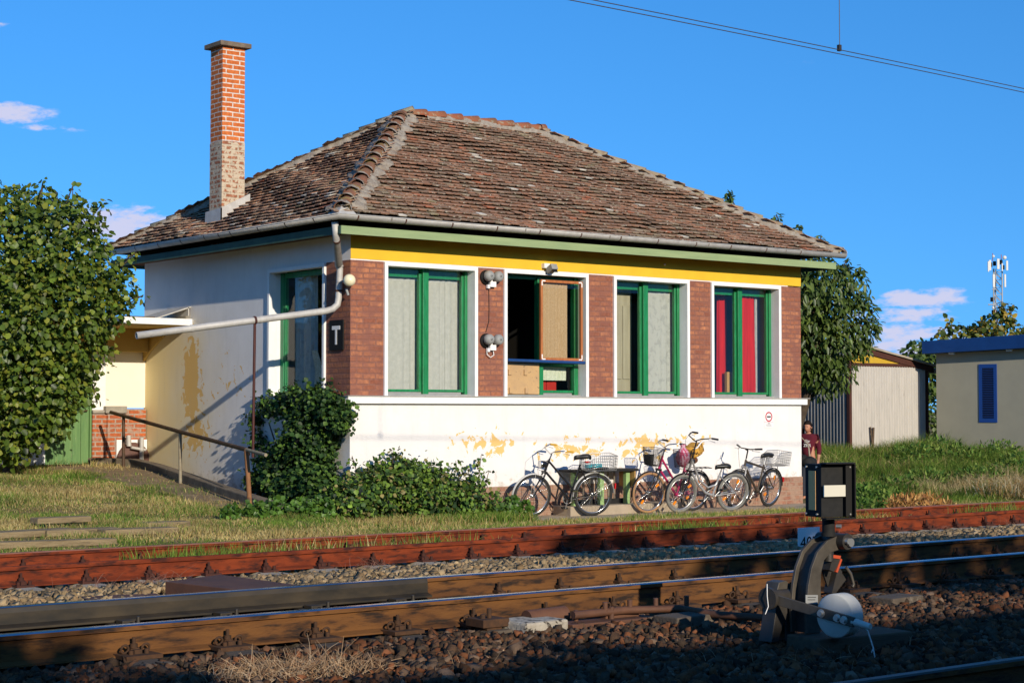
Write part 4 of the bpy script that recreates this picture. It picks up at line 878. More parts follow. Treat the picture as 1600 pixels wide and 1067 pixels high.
def hipline(p0, p1, m, r=.098, step=.33, mort=.13, name='hip_tiles', mm=None, seed=0):
    p0, p1 = Vector(p0), Vector(p1); d = (p1 - p0); n = int(d.length / step); d.normalize(); side = d.cross(Vector((0, 0, 1))).normalized(); up = side.cross(d); mb = MB().mat(m); rr = random.Random(seed)
    for i in range(n + 1):
        a = p0 + d * (i * step - .04); b = a + d * (step + .07); jit = side * rr.gauss(0, .010) + up * rr.gauss(0, .006); ra, rb = r * 1.14, r * .86; vs = []
        for (p, q, l) in ((a, ra, .028), (b, rb, .0), (a, ra - .02, .028)):
            for k in range(9):
                t = math.pi * (-.04 + 1.08 * k / 8); vs.append(p + jit + side * (q * math.cos(t)) + up * (q * math.sin(t) * .9 + l - .005))
        fs = [(k, k + 1, 10 + k, 9 + k) for k in range(8)]; fs2 = [(18 + k, 19 + k, k + 1, k) for k in range(8)]
        mb.add(vs, fs, True); o = len(mb.v) - 27
        for f in fs2: mb.f.append([o + q for q in f]); mb.mi.append(0); mb.smooth.append(False)
    if seed == 3:
        mb.mat(M['mortar'])
        for i in range(n + 1):
            a = p0 + d * (i * step - .06); vs = []; wj = rr.uniform(.05, .10)
            for (q, l) in ((r * 1.2, -.005), (r * 1.24, wj * .5), (r * 1.12, wj)):
                for k in range(9):
                    t = math.pi * (-.08 + 1.16 * k / 8); q2 = q + rr.uniform(-.006, .010); vs.append(a + d * (l + rr.uniform(-.012, .012)) + side * (q2 * math.cos(t)) + up * (q2 * math.sin(t) * .9 + .022))
            mb.add(vs, [(j * 9 + k, j * 9 + k + 1, j * 9 + 10 + k, j * 9 + 9 + k) for j in range(2) for k in range(8)], True)
        mb.cur = 0
    h = ob(name, mb, None, roof)
    if mort:
        mo = MB().mat(M['mortar']); N = int((p1 - p0).length / .045)
        for sgn_ in (-1, 1):
            vs = []
            for i in range(N + 1):
                p = p0 + d * (i * .045); wv = mort * max(.12, 1 + .55 * math.sin(i * .35 + seed) * math.sin(i * .13 + seed) + .4 * math.sin(i * .9 + seed) + rr.uniform(-.4, .6)); 
                vs += [p + side * sgn_ * .05 + up * .075, p + side * sgn_ * .10 + up * (.035 + rr.uniform(0, .012)), p + side * sgn_ * (.10 + wv * .9) + up * (-.030 + rr.uniform(-.012, .012)), p + side * sgn_ * (.11 + wv * .92) + up * -.075]
            mo.add(vs, [(i * 4 + k, i * 4 + k + 1, i * 4 + k + 5, i * 4 + k + 4) for i in range(N) for k in range(3)], True)
        ob('mortar_bed', mo, None, h)
    return h
lift = Vector((0, 0, .02))
hipline(Vector((xa + .10, ya + .10, ZE + .06)) + lift, Vector(R0) + lift, M['hiptile'], r=.115, step=.40, mort=.12, seed=3)
hipline(Vector((xa, yb, ZE)) + lift, Vector(R0) + lift, M['greyridge'], mort=.04, seed=4)
hipline(Vector((xb, ya, ZE)) + lift, Vector(R1) + lift, M['greyridge'], step=.40, mort=.035, seed=5)
hipline(Vector((xb, yb, ZE)) + lift, Vector(R1) + lift, M['greyridge'], mort=.08, seed=6)
hipline(Vector(R1) + lift + Vector((.1, 0, 0)), Vector(R0) + lift + Vector((.42, 0, 0)), M['ridgetile'], r=.115, step=.40, mort=.03, name='ridge_tiles', seed=7)

# chimney
cy0 = 4.22; cx0 = at(347, 260, 1, cy0).x; cx1 = at(382, 260, 1, cy0).x; cy1 = at(328, 260, 0, cx0).y
zt = at(347, 72, 1, cy0).z; zm = at(347, 220, 1, cy0).z
ch = ob('chimney', MB().mat(M['brickorange']).bx(cx0, cx1, cy0, cy1, zm, zt), None, house, bevel=.006)
ob('old_brick_shaft', MB().mat(M['brickold']).bx(cx0 - .005, cx1 + .005, cy0 - .005, cy1 + .005, 4.5, zm), None, ch, bevel=.008)
ob('cap_slab', MB().mat(M['capconc']).bx(cx0 - .085, cx1 + .085, cy0 - .085, cy1 + .085, zt, zt + .085), None, ch, bevel=.012)
def zroof(x): return ZE + (zr - ZE) / (rx0 - xa) * (x + OE)
mb = MB().mat(M['zinc']); o_ = .03
mb.prism([(cx0 - o_, cy0 - o_, zroof(cx0 - .05) + .0), (cx1 + .10, cy0 - o_, zroof(cx1 + .10) + .0), (cx1 + .10, cy0 - o_, zroof(cx1 + .10) + .15), (cx0 - o_, cy0 - o_, zroof(cx0) + .20)], (0, .018, 0))
mb.prism([(cx0 - o_, cy0 - o_, zroof(cx0 - .05)), (cx0 - o_, cy1 + .12, zroof(cx0 - .05)), (cx0 - o_, cy1 + .10, zroof(cx0) + .17), (cx0 - o_, cy0 - o_, zroof(cx0) + .20)], (.018, 0, 0))
ob('flashing', mb, None, ch)

# fittings on the house
P = at(546, 438, 1, -.13)
wlamp = root('wall_lamp', 'round cream glass globe lamp at the brick corner beside the downpipe', 'lamp', (P.x, -.02, P.z))
ob('globe', MB().mat(M['globe']).sphere((P.x, -.13, P.z), .095, 24, 16), None, wlamp)
ob('lamp_holder', MB().mat(M['greypaint']).cyl((P.x + .03, .0, P.z), (P.x + .02, -.07, P.z), .06, 16).cyl((P.x + .02, -.005, P.z - .12), (P.x + .05, -.02, P.z - .22), .02, 8), None, wlamp)
ts = root('letter_sign', 'black board with a white letter T on the brick corner', 'sign', (0, .35, 2.58))
tb0, tb1 = .16, .56
ob('board', MB().mat(M['black']).bx(-.03, -.008, tb0, tb1, 2.58, 3.05), None, ts, bevel=.004)
ob('letter', MB().mat(M['lettering']).bx(-.034, -.030, .245, .475, 2.90, 2.96).bx(-.034, -.030, .335, .385, 2.67, 2.90), None, ts)
for z, lab in ((3.83, 'pair of grey round bells high on the brick pier, the upper of the two pairs'), (2.80, 'pair of grey round bells lower on the brick pier, with loose wires below')):
    be = root('railway_bells', lab, 'bells', (2.69, -.05, z), 'bells on the brick pier')
    for x in (2.60, 2.79):
        ob('bell', MB().mat(M['greypaint']).lathe((x, -.06, z), (0, -1, 0), [(0, .105), (.03, .105), (.068, .095), (.086, .06), (.088, .0), (.076, -.015), (0, -.015)], 20).cyl((x, -.16, z), (x, -.178, z), .018, 10), None, be)
        ob('bell_screw', MB().mat(M['black']).cyl((x, -.178, z), (x, -.184, z), .008, 8), None, be)
    ob('bracket', MB().mat(M['lettering']).box((2.70, -.05, z - .13), (.12, .06, .09)).box((2.62, -.04, z - .17), (.05, .05, .06)).cyl((2.70, -.03, z - .02), (2.70, -.03, z - .12), .02, 8), None, be, bevel=.004)
    ob('base', MB().mat(M['black']).lathe((2.60, 0, z - .02), (0, -1, 0), [(.12, 0), (.12, .03), (0, .03)], 18), None, be)
    if z < 3: ob('loose_wire', MB().mat(M['lettering']).tube([(2.60, -.03, z - .14), (2.60, -.04, z - .24), (2.66, -.05, z - .29), (2.74, -.04, z - .25), (2.73, -.03, z - .16)], .008, 6), None, be)
thing('bell_cable', MB().mat(M['matblack']).tube([(2.66, -.008, 3.64), (2.665, -.008, 3.3), (2.66, -.010, 3.1), (2.60, -.008, 2.92)], .006, 6), None, 'thin dark cable running down the brick pier between the two bell pairs', 'cable')
P = at(858, 420, 1, -.1)
fl = root('floodlight', 'small grey floodlight on the yellow band above the open window', 'floodlight', (P.x, 0, P.z))
ob('housing', MB().mat(M['greypaint']).box((P.x + .02, -.15, P.z), (.13, .16, .10), Matrix.Rotation(-.45, 3, 'X')), None, fl, bevel=.01)
ob('mount', MB().mat(M['lettering']).box((P.x - .03, -.045, P.z + .05), (.12, .09, .08)), None, fl, bevel=.006)
ob('lens', MB().mat(M['black']).box((P.x + .02, -.2337, P.z - .0367), (.09, .01, .06), Matrix.Rotation(-.45, 3, 'X')), None, fl)
ns = root('notice_sign', 'small white notice with a red ring on the wall near the right corner', 'sign', (9.15, 0, 1.33))
ob('sheet', MB().mat(M['signpaper']).bx(9.03, 9.27, -.010, -.001, 1.335, 1.645), None, ns)
ob('ring', MB().mat(M['signred']).ring((9.15, -.011, 1.535), (0, 1, 0), .080, (.012, .002), 32, 6), None, ns)
ob('bar', MB().mat(M['black']).bx(9.10, 9.20, -.0135, -.0105, 1.522, 1.548), None, ns)
mb = MB().mat(M['signred']).bx(9.035, 9.265, -.0125, -.0105, 1.432, 1.436).mat(M['printgrey']); 
mb.bx(9.12, 9.18, -.0125, -.0105, 1.405, 1.42)
for z in (1.39, 1.376, 1.362): mb.bx(9.07 + rnd.uniform(0, .02), 9.23 - rnd.uniform(0, .02), -.0125, -.0105, z, z + .005)
ob('print', mb, None, ns)
thing('ceramic_knob', MB().mat(M['globe']).sphere((L_ - .0 - 3.5, -.03, 4.22), .02, 8, 6), None, 'tiny pale knob on the yellow band right of the floodlight', 'knob')

# ------------------------------------------------------------------ annex with the green door
an = root('annex', 'low cream annex with a flat porch roof and brick base behind the railing', 'annex', (-1.5, 7.0, .6))
mb = MB().mat(M['annexwall']); mb.bx(-.80, -.002, 6.98, 7.3, 1.70, 3.16); mb.mat(M['white']); mb.bx(-1.055, -.80, 6.95, 7.3, 1.62, 3.16); mb.bx(-4.5, -1.93, 6.98, 7.3, .4, 3.16); mb.bx(-4.5, -4.2, 7.3, 11, .4, 3.16); mb.bx(-4.2, -.002, 10.7, 11, .4, 3.16); mb.bx(-1.93, -1.055, 6.98, 7.3, 2.75, 3.16)
ob('wall', mb, None, an)
mb = MB().mat(M['annexwall']); mb.bx(-4.6, -.004, 5.16, 11.1, 3.16, 3.25); sl = ob('porch_roof', mb, None, an, bevel=.01)
ob('roof_edge', MB().mat(M['white']).bx(-4.62, -.004, 5.145, 5.158, 3.15, 3.262), None, sl)
ob('soffit', MB().mat(M['ochre']).bx(-4.5, -.004, 5.20, 6.75, 3.140, 3.158), None, an)
mb = MB().mat(M['ochre']); mb.prism([(-.004, 6.75, 2.72), (-.004, 6.98, 2.56), (-.004, 6.98, 3.138), (-.004, 5.9, 3.138)], (-.05, 0, 0)); mb.bx(-4.5, -.055, 6.75, 6.975, 2.72, 3.138); ob('beam', mb, None, an)
mb = MB().mat(M['lowbrick']); mb.bx(-1.055, -.78, 6.93, 7.3, .4, 1.60); mb.bx(-.78, -.02, 6.90, 7.3, .4, 1.68); ob('brick_base', mb, None, an, bevel=.006)
ob('brick_coping', MB().mat(M['concrete']).bx(-.84, -.42, 6.84, 6.98, 1.60, 1.73).bx(-1.07, -.84, 6.88, 6.95, 1.60, 1.66), None, an, bevel=.015)
dr = MB().mat(M['greendoor']); 
for k in range(5): dr.bx(-1.90 + k * .166, -1.90 + k * .166 + .160, 7.02 + .003 * (k % 2), 7.08, .68, 2.72)
door = ob('door', dr, None, an, bevel=.004)
ob('door_frame', MB().mat(M['greendoor']).bx(-1.93, -1.90, 6.97, 7.1, .66, 2.75).bx(-1.09, -1.055, 6.97, 7.1, .66, 2.75).bx(-1.90, -1.09, 6.97, 7.1, 2.72, 2.75), None, door, bevel=.003)
ob('handle', MB().mat(M['rustdark']).cyl((-1.15, 7.02, 1.65), (-1.15, 6.95, 1.65), .012, 8).cyl((-1.15, 6.95, 1.65), (-1.26, 6.95, 1.64), .010, 8), None, door)
mb = MB().mat(M['zinc']); mb.box((-.36, 5.6, 3.36), (.75, .8, .02), Matrix.Rotation(-.32, 3, 'Y')); mb.box((-.05, 5.6, 3.40), (.02, .8, .16))
thing('sheet_metal_flap', mb, None, 'tilted grey metal sheet lying on the porch roof against the white wall', 'metal sheet')
mb = MB().mat(M['timber']); mb.bx(-1.2, -.65, 5.3, 5.6, 3.264, 3.29); thing('roof_slab', mb, None, 'thin dark slab lying flat on the porch roof edge', 'slab')
hd = root('hydrant_disc', 'brown round disc with grey pipe stubs behind the kerb in the porch corner', 'hydrant', (-.30, 6.82, .7))
ob('disc', MB().mat(M['hatch']).lathe((-.30, 6.84, .74), (0, -1, 0), [(0, .04), (.30, .04), (.33, .02), (.33, 0), (0, 0)], 28), None, hd)
ob('backplate', MB().mat(M['lettering']).bx(-.62, -.02, 6.85, 6.89, .5, 1.12), None, hd)
ob('pipe_stub', MB().mat(M['zinc']).cyl((-.44, 6.72, 1.0), (-.44, 6.74, 1.20), .045, 10).cyl((-.20, 6.70, .7), (-.20, 6.70, 1.16), .04, 10).cyl((-.40, 6.72, .98), (-.12, 6.70, .93), .028, 10), None, hd)
# kerb and handrail
kpts = [(-1.58, -.66), (-1.42, .1), (-1.2, 1.7), (-.95, 3.4), (-.74, 5.0), (-.72, 5.9), (-.95, 6.5), (-1.15, 6.75)]
mb = MB().mat(pmat('old_kerb_concrete', (0.20, 0.155, 0.105), (0.13, 0.10, 0.07), rough=1, scale=5, bump=.7, bscale=30, third=(.30, .25, .18), tscale=6, tlo=.6, thi=.7)); vs = []
for i, (x, y) in enumerate(kpts):
    z = gz1(x - .4, y) + .13 - (.04 if i == 0 else 0); vs += [(x - .08, y, z - .45), (x - .08, y, z), (x + .12, y, z + .005), (x + .12, y, z - .65)]
n = len(kpts); mb.add(vs, [(i * 4 + k, i * 4 + (k + 1) % 4, (i + 1) * 4 + (k + 1) % 4, (i + 1) * 4 + k) for i in range(n - 1) for k in range(4)] + [(3, 2, 1, 0), tuple(4 * n - 4 + k for k in range(4))])
thing('kerb', mb, None, 'dark weathered concrete kerb climbing along the ramp beside the left wall', 'kerb', bevel=.015)
hr = root('handrail', 'rusty brown pipe handrail on three posts climbing along the ramp', 'handrail', (-1.2, 3.2, .4))
P1 = at(193, 730, 2, .66); P2 = at(282, 755, 2, .46); P3 = at(392, 795, 2, .19)
dp_ = lambda p: (p - CAM).dot(CF)
T1, T2, T3 = atd(193, 649.5, dp_(P1)), atd(281.5, 674.5, dp_(P2)), atd(385, 702.5, dp_(P3)); A = T1 + (T1 - T2) * .24; B = T3 + (T3 - T2) * .26
ob('rail_pipe', MB().mat(M['railing']).tube([A, T1, T2, T3], .032, 12), None, hr)
ob('rail_end', MB().mat(M['greypost']).tube([T3, B], .026, 10), None, hr)
ob('post', MB().mat(M['railing']).tube([P1 - Vector((0, 0, .2)), T1], .028, 10), None, hr)
ob('post', MB().mat(M['greypost']).tube([P2 - Vector((0, 0, .2)), T2], .028, 10), None, hr)
ob('post', MB().mat(M['rustpost']).tube([P3 - Vector((0, 0, .2)), T3], .036, 10), None, hr)

# ------------------------------------------------------------------ bench and bicycles
thing('concrete_step', MB().mat(M['paving']).bx(3.98, 6.6, -.50, -.02, -.3, .07), None, 'low tan concrete step under the dark topped bench', 'step', bevel=.015)
bn = root('bench', 'dark topped bench with pale green legs and grey boards behind the black bicycle', 'bench', (4.7, -.25, .13))
ob('bench_top', MB().mat(M['matblack']).bx(4.10, 5.52, -.46, -.03, .625, .665), None, bn, bevel=.005)
gl = pmat('pale_green_wood', (0.27, 0.40, 0.15), (0.22, 0.33, 0.13), rough=.75, scale=8)
for x in (4.16, 4.74, 5.32): ob('leg', MB().mat(gl).bx(x, x + .085, -.36, -.28, .07, .625), None, bn, bevel=.004)
mb = MB().mat(M['greytimber'])
for k in range(8): mb.bx(4.24 + k * .138, 4.10 + k * .138 + .132, -.20, -.17, .16, .62)
ob('back_boards', mb, None, bn); ob('lower_rail', MB().mat(M['matblack']).bx(4.14, 5.45, -.21, -.16, .07, .16), None, bn)
ob('end_board', MB().mat(M['tan']).bx(5.43, 5.455, -.45, -.05, .36, .625), None, bn)
thing('red_tin', MB().mat(M['redbox']).lathe((4.99, -.40, .44), (0, 0, 1), [(0, 0), (.045, 0), (.045, .14), (0, .14)], 14), None, 'small red thing hanging at the bench front behind the rear wheel', 'tin') if False else None

def wire_basket(mb, x0, x1, y, z0, z1, r=.0028, nx=9, ny=6, nz=4, dip=0):
    """open wire box; dip lowers the rim toward x1 (the saddle side)"""
    def top(x): return z1 - dip * max(0, (x - (x0 + .62 * (x1 - x0))) / (.38 * (x1 - x0)))
    for k in range(nz + 1):
        t = k / nz
        pts = [(x0, -y), (x0 + .62 * (x1 - x0), -y), (x1, -y), (x1, y), (x0 + .62 * (x1 - x0), y), (x0, y), (x0, -y)]
        mb.tube([(a, b * (.9 + .1 * t), z0 + (top(a) - z0) * t) for a, b in pts], r * (1.8 if k == nz else 1), 5)
    for i in range(nx + 1):
        x = x0 + (x1 - x0) * i / nx
        for s in (-1, 1): mb.tube([(x, s * y * .9, z0), (x, s * y, top(x))], r, 4)
        mb.tube([(x, -y * .9, z0), (x, y * .9, z0)], r, 4)
    for i in range(1, ny):
        b = -y + 2 * y * i / ny
        mb.tube([(x0, b * .9, z0), (x0, b, z1)], r, 4); mb.tube([(x1, b * .9, z0), (x1, b, top(x1))], r, 4)

def bicycle(label, front, rear, lean, st, group='bicycles leaning by the house wall'):
    f, r = Vector(front), Vector(rear); d = f - r; wb = d.length; ang = math.atan2(d.y, d.x)
    b = root('bicycle', label, 'bicycle', r, group, rot=(0, 0, 0))
    b.matrix_world = Matrix.Translation(r) @ Matrix.Rotation(ang, 4, 'Z') @ Matrix.Rotation(lean, 4, 'X')
    b.rotation_euler = b.matrix_world.to_euler(); b.location = r
    wr = st.get('wr', .34); tw = st.get('tw', .021) + .003; steer = st.get('steer', 0)
    H = Vector((0, 0, wr)); Fh = Vector((wb, 0, wr))
    fm = M[st['frame']]
    # geometry
    head_a = R_(st.get('head', 68)); hd = Vector((-math.cos(head_a), 0, math.sin(head_a)))      # steering axis upward
    rake = .06; hb = Fh + Vector((-.055, 0, 0)) + hd * (wr + .06); ht = hb + hd * st.get('ht', .20)
    bbx = Vector((.43, 0, .285)); sa = R_(st.get('sa', 71)); sdir = Vector((-math.cos(sa), 0, math.sin(sa))); stp = bbx + sdir * st.get('seat', .54); sad = bbx + sdir * st.get('saddle', .66)
    SR = Matrix.Translation(hb) @ Matrix.Rotation(steer, 4, hd) @ Matrix.Translation(-hb)
    def wheel(c, T, ty):
        mb = MB().mat(M['chrome']); ax = (0, 1, 0)
        w = ob('wheel', MB().mat(M['chrome']).cyl(c + Vector((0, -.05, 0)), c + Vector((0, .05, 0)), .018, 10).cyl(c + Vector((0, -.025, 0)), c + Vector((0, -.03, 0)), .03, 12).cyl(c + Vector((0, .025, 0)), c + Vector((0, .03, 0)), .03, 12), None, b, local=True)
        ob('tyre', MB().mat(M[ty]).ring(c, ax, wr - tw, tw, 56, 10), None, w, local=True)
        ob('rim', MB().mat(M[st.get('rim', 'chrome')]).ring(c, ax, wr - 2 * tw - .004, (.011, .016), 48, 8), None, w, local=True)
        sp = MB().mat(M['chrome'])
        for k in range(32):
            a = 2 * math.pi * k / 32; a2 = a + (.5 if k % 4 < 2 else -.5); s = .028 if k % 2 else -.028
            sp.tube([c + Vector((.028 * math.cos(a2), s, .028 * math.sin(a2))), c + Vector(((wr - 2 * tw) * math.cos(a), 0, (wr - 2 * tw) * math.sin(a)))], .0018, 4, False)
        ob('spokes', sp, None, w, local=True)
        if st.get('refl'):
            for a in ((2.5, -.9) if c.x > .5 else (2.0, -.6)): q = c + Vector((.2 * math.cos(a), 0, .2 * math.sin(a))); ob('reflector', MB().mat(M['reflector']).box(q, (.035, .02, .075), Matrix.Rotation(-a + 1.57, 3, 'Y')), None, w, local=True)
        if T is not None:
            w.matrix_local = T
        return w
    wheel(H, None, st.get('rtyre', 'rubber')); wf = wheel(Fh, SR, st.get('ftyre', 'rubber'))
    fr = MB().mat(fm); tr = st.get('tr', .0155) * 1.12
    if st['type'] == 'lady':
        fr.tube([ht - hd * .03, bbx + sdir * .18], tr); fr.tube([hb + hd * .02, bbx], tr * 1.1)
    elif st['type'] == 'swoop':
        m1 = bbx + Vector((.16, 0, .05)); fr.tube([ht - hd * .03, (ht - hd * .03).lerp(m1, .5) + Vector((-.02, 0, -.06)), bbx + Vector((.12, 0, .14)), bbx + sdir * .22 + Vector((.02, 0, -.03)), bbx + sdir * .24], tr); fr.tube([hb + hd * .03, (hb + hd * .03).lerp(m1, .5) + Vector((-.03, 0, -.065)), m1, bbx], tr * 1.15)
    elif st['type'] == 'step':
        fr.tube([ht - hd * .05, bbx + sdir * .12], tr * 1.1); fr.tube([hb + hd * .02, bbx], tr * 1.2)
    else:
        fr.tube([ht - hd * .03, stp - sdir * .05], tr * 1.15); fr.tube([hb + hd * .02, bbx], tr * 1.25)
    fr.tube([bbx, stp], tr); fr.cyl(hb, ht, .019, 12); fr.cyl(bbx + Vector((0, -.04, 0)), bbx + Vector((0, .04, 0)), .022, 12)
    for s in (-1, 1):
        fr.tube([bbx + Vector((-.04, s * .03, 0)), H + Vector((0, s * .06, 0))], .010); fr.tube([stp - sdir * .04 + Vector((0, s * .02, 0)), H + Vector((0, s * .06, 0))], .009)
    ob('frame', fr, None, b, local=True)
    fk = MB().mat(M[st.get('fork', st['frame'])])
    for s in (-1, 1): fk.tube([hb + Vector((0, s * .045, -.0)), hb - hd * (wr * .55) + Vector((0, s * .05, 0)), Fh + Vector((-.005, s * .05, .03)), Fh + Vector((0, s * .05, 0))], [.014, .013, .010, .010])
    fk.box(hb, (.05, .12, .035)); fk.tube([hb, ht + hd * .02], .014)
    k = ob('fork', fk, None, b, local=True); k.matrix_local = SR
    # handlebar
    stem = ht + hd * st.get('stem', .09); hbm = MB().mat(M[st.get('bar', 'chrome')]); hbm.tube([ht, stem], .013); w_ = st.get('bw', .28)
    if st.get('flat'):
        hbm.tube([stem, stem + Vector((.06, 0, .02))], .014); bp2 = [stem + Vector((.06 - .10, s * w_, .06)) if abs(s) == 1 else stem + Vector((.06, s * w_, .03)) for s in (-1, -.35, .35, 1)]
    else: bp2 = [stem + Vector((-.24, -w_, .08)), stem + Vector((-.10, -w_ * .95, .10)), stem + Vector((.05, -w_ * .6, .07)), stem + Vector((.03, 0, 0)), stem + Vector((.05, w_ * .6, .07)), stem + Vector((-.10, w_ * .95, .10)), stem + Vector((-.24, w_, .08))]
    hbm.tube(bp2, .011); hbo = ob('handlebar', hbm, None, b, local=True); hbo.matrix_local = SR
    for s in (0, -1):
        p, q = (bp2[0], bp2[1]) if s == 0 else (bp2[-1], bp2[-2])
        e = p + (q - p).normalized() * .13; ob('grip', MB().mat(M[st.get('grip', 'leather')]).tube([p, e], .017), None, hbo, local=True)
        lv = MB().mat(M['alloy']); lv.tube([e + (q - p).normalized() * .03, e + (q - p).normalized() * .02 + Vector((.05, 0, -.03)), p + Vector((.06, 0, -.05))], .005); ob('brake_lever', lv, None, hbo, local=True)
    cb = MB().mat(M['matblack' if st.get('flat') else 'bikeblack']); cb.tube([bp2[1] + Vector((.04, 0, 0)), stem + Vector((.20, -.05, .02)), hb + Vector((.12, -.02, .05)), hb - hd * .1 + Vector((.06, 0, 0))], .003, 5); ob('brake_cable', cb, None, hbo, local=True)
    # saddle
    sm_ = MB().mat(M['leather']); V = []; prof = [(-.13, .075, .0), (-.11, .095, .02), (-.03, .085, .018), (.04, .045, .006), (.11, .024, .002), (.15, .018, -.012)]
    for (x, hw, z) in prof:
        for kk in range(10): a = 2 * math.pi * kk / 10; V.append(sad + Vector((x, hw * math.cos(a), z + .028 * math.sin(a) - (.02 if math.sin(a) < 0 else 0))))
    sm_.add(V, [(i * 10 + k2, i * 10 + (k2 + 1) % 10, (i + 1) * 10 + (k2 + 1) % 10, (i + 1) * 10 + k2) for i in range(5) for k2 in range(10)] + [tuple(range(10))[::-1], tuple(range(50, 60))], True)
    sdl = ob('saddle', sm_, None, b, local=True)
    ob('seat_post', MB().mat(M['alloy']).tube([stp - sdir * .05, sad], .013).tube([sad + Vector((-.09, .03, -.01)), sad + Vector((-.07, .03, -.05)), sad + Vector((.1, .015, -.02))], .005).tube([sad + Vector((-.09, -.03, -.01)), sad + Vector((-.07, -.03, -.05)), sad + Vector((.1, -.015, -.02))], .005), None, sdl, local=True)
    # drive
    cr = MB().mat(M['alloy']); cc = bbx + Vector((0, -.055, 0)); cr.ring(cc, (0, 1, 0), .085, (.008, .003), 32, 6); 
    for k2 in range(5): a = k2 * 1.2566; cr.tube([cc, cc + Vector((.083 * math.cos(a), 0, .083 * math.sin(a)))], .005, 5)
    ca = st.get('crank', -1.2); e1_ = bbx + Vector((.17 * math.cos(ca), -.075, .17 * math.sin(ca))); e2_ = bbx + Vector((-.17 * math.cos(ca), .075, -.17 * math.sin(ca)))
    cr.tube([bbx + Vector((0, -.065, 0)), e1_], .010); cr.tube([bbx + Vector((0, .065, 0)), e2_], .010); co = ob('crank', cr, None, b, local=True)
    for e, s in ((e1_, -1), (e2_, 1)): ob('pedal', MB().mat(M['matblack']).box(e + Vector((0, s * .05, 0)), (.09, .085, .022)).mat(M['chrome']).box(e + Vector((0, s * .098, 0)), (.092, .006, .026)), None, co, local=True)
    chn = MB().mat(M['rustdark']); chn.tube([cc + Vector((0, 0, .085)), H + Vector((0, -.05, .035))], .005, 5); chn.tube([cc + Vector((0, 0, -.085)), H + Vector((0, -.05, -.035))], .005, 5); chn.ring(H + Vector((0, -.05, 0)), (0, 1, 0), .035, .006, 16, 5); ob('chain', chn, None, b, local=True)
    # mudguards
    if st.get('mud'):
        for c, a0, a1, T in ((H, math.pi * .02, math.pi * 1.02, None), (Fh, math.pi * .32, math.pi * 1.06, SR)):
            mm = MB().mat(M[st['mud']]); Rm = wr + .022; vs = []; N = 28
            for i in range(N + 1):
                a = a0 + (a1 - a0) * i / N; a = a if c is H else a
                A_ = math.pi - a if c is H else math.pi - a
                for (dy, dr) in ((-.026, -.012), (-.012, 0), (.012, 0), (.026, -.012)): vs.append(c + Vector(((Rm + dr) * math.cos(A_), dy, (Rm + dr) * math.sin(A_))))
            mm.add(vs, [(i * 4 + q, i * 4 + q + 1, i * 4 + q + 5, i * 4 + q + 4) for i in range(N) for q in range(3)], True)
            a = math.pi - (a0 + .5)
            for s in (-1, 1): mm.tube([c + Vector((0, s * .055, 0)), c + Vector((Rm * math.cos(a), s * .02, Rm * math.sin(a)))], .003, 4)
            o = ob('mudguard', mm, None, b, local=True)
            if T is not None: o.matrix_local = T
    if st.get('rack'):
        rk = MB().mat(M['bikeblack']); z = 2 * wr + .055
        for s in (-1, 1): rk.tube([(.12, s * .05, z), (-.30, s * .06, z), ], .006); rk.tube([(-.06, s * .06, z), H + Vector((0, s * .06, 0))], .006); rk.tube([(.12, s * .05, z), stp - sdir * .1], .006)
        for x in (.05, -.08, -.2, -.30): rk.tube([(x, -.06, z), (x, .06, z)], .006)
        ob('carrier_rack', rk, None, b, local=True)
        if st.get('rbasket'):
            mb = MB().mat(M['wire']); wire_basket(mb, -.33, .22, .15, z + .015, z + .26, .0034, 16, 7, 5, dip=.12); ob('rear_basket', mb, None, b, local=True)
    if st.get('fbasket'):
        mb = MB().mat(M['mesh']); fx = ht + Vector((.20, 0, .0)); z0, z1 = fx.z - .16, fx.z + .13
        for k2 in range(14): 
            t = k2 / 13; hw = .105 + .05 * t; xl = .10 + .05 * t; zz = z0 + (z1 - z0) * t
            n_ = 28; mb.tube([fx + Vector((xl * max(-1, min(1, 1.25 * math.cos(6.2832 * i / n_))), hw * max(-1, min(1, 1.25 * math.sin(6.2832 * i / n_))), zz - fx.z)) for i in range(n_ + 1)], .0045 if k2 in (0, 13) else .0022, 4)
        for i in range(36):
            a = 6.2832 * i / 36; cx_, sx_ = max(-1, min(1, 1.25 * math.cos(a))), max(-1, min(1, 1.25 * math.sin(a))); mb.tube([fx + Vector((.10 * cx_, .105 * sx_, z0 - fx.z)), fx + Vector((.15 * cx_, .155 * sx_, z1 - fx.z))], .0022, 4)
        if st.get('solid'): mb.add([fx + Vector((.098 * a, .103 * c, z0 - fx.z)) for a, c in ((-1, -1), (1, -1), (1, 1), (-1, 1))] + [fx + Vector((.125 * a, .13 * c, z0 + .17 - fx.z)) for a, c in ((-1, -1), (1, -1), (1, 1), (-1, 1))], [(0, 1, 5, 4), (1, 2, 6, 5), (0, 3, 2, 1)])
        o = ob('front_basket', mb, None, b, local=True); o.matrix_local = SR
    if st.get('lamp'):
        lp = hb + hd * .14 + Vector((.10, 0, 0)); o = ob('headlamp', MB().mat(M['bikeblack']).lathe(lp, (1, 0, 0), [(0, -.09), (.03, -.085), (.055, -.05), (.062, .02), (.062, .03)], 18).mat(M['chrome']).lathe(lp, (1, 0, 0), [(.064, .025), (.066, .045), (.05, .05), (0, .055)], 18).mat(M['bikeblack']).tube([lp, ht], .010), None, b, local=True); o.matrix_local = SR
    if st.get('tail'): ob('rear_reflector', MB().mat(M['redreflector']).box(H + Vector((-wr - .035, 0, .14)), (.02, .04, .09)), None, b, local=True)
    if st.get('kick'): ob('kickstand', MB().mat(M['alloy']).tube([Vector((.3, -.05, .27)), Vector((.22, -.14, .02))], .009), None, b, local=True)
    b['_ht'] = tuple(ht); return b, ht, sad, wr
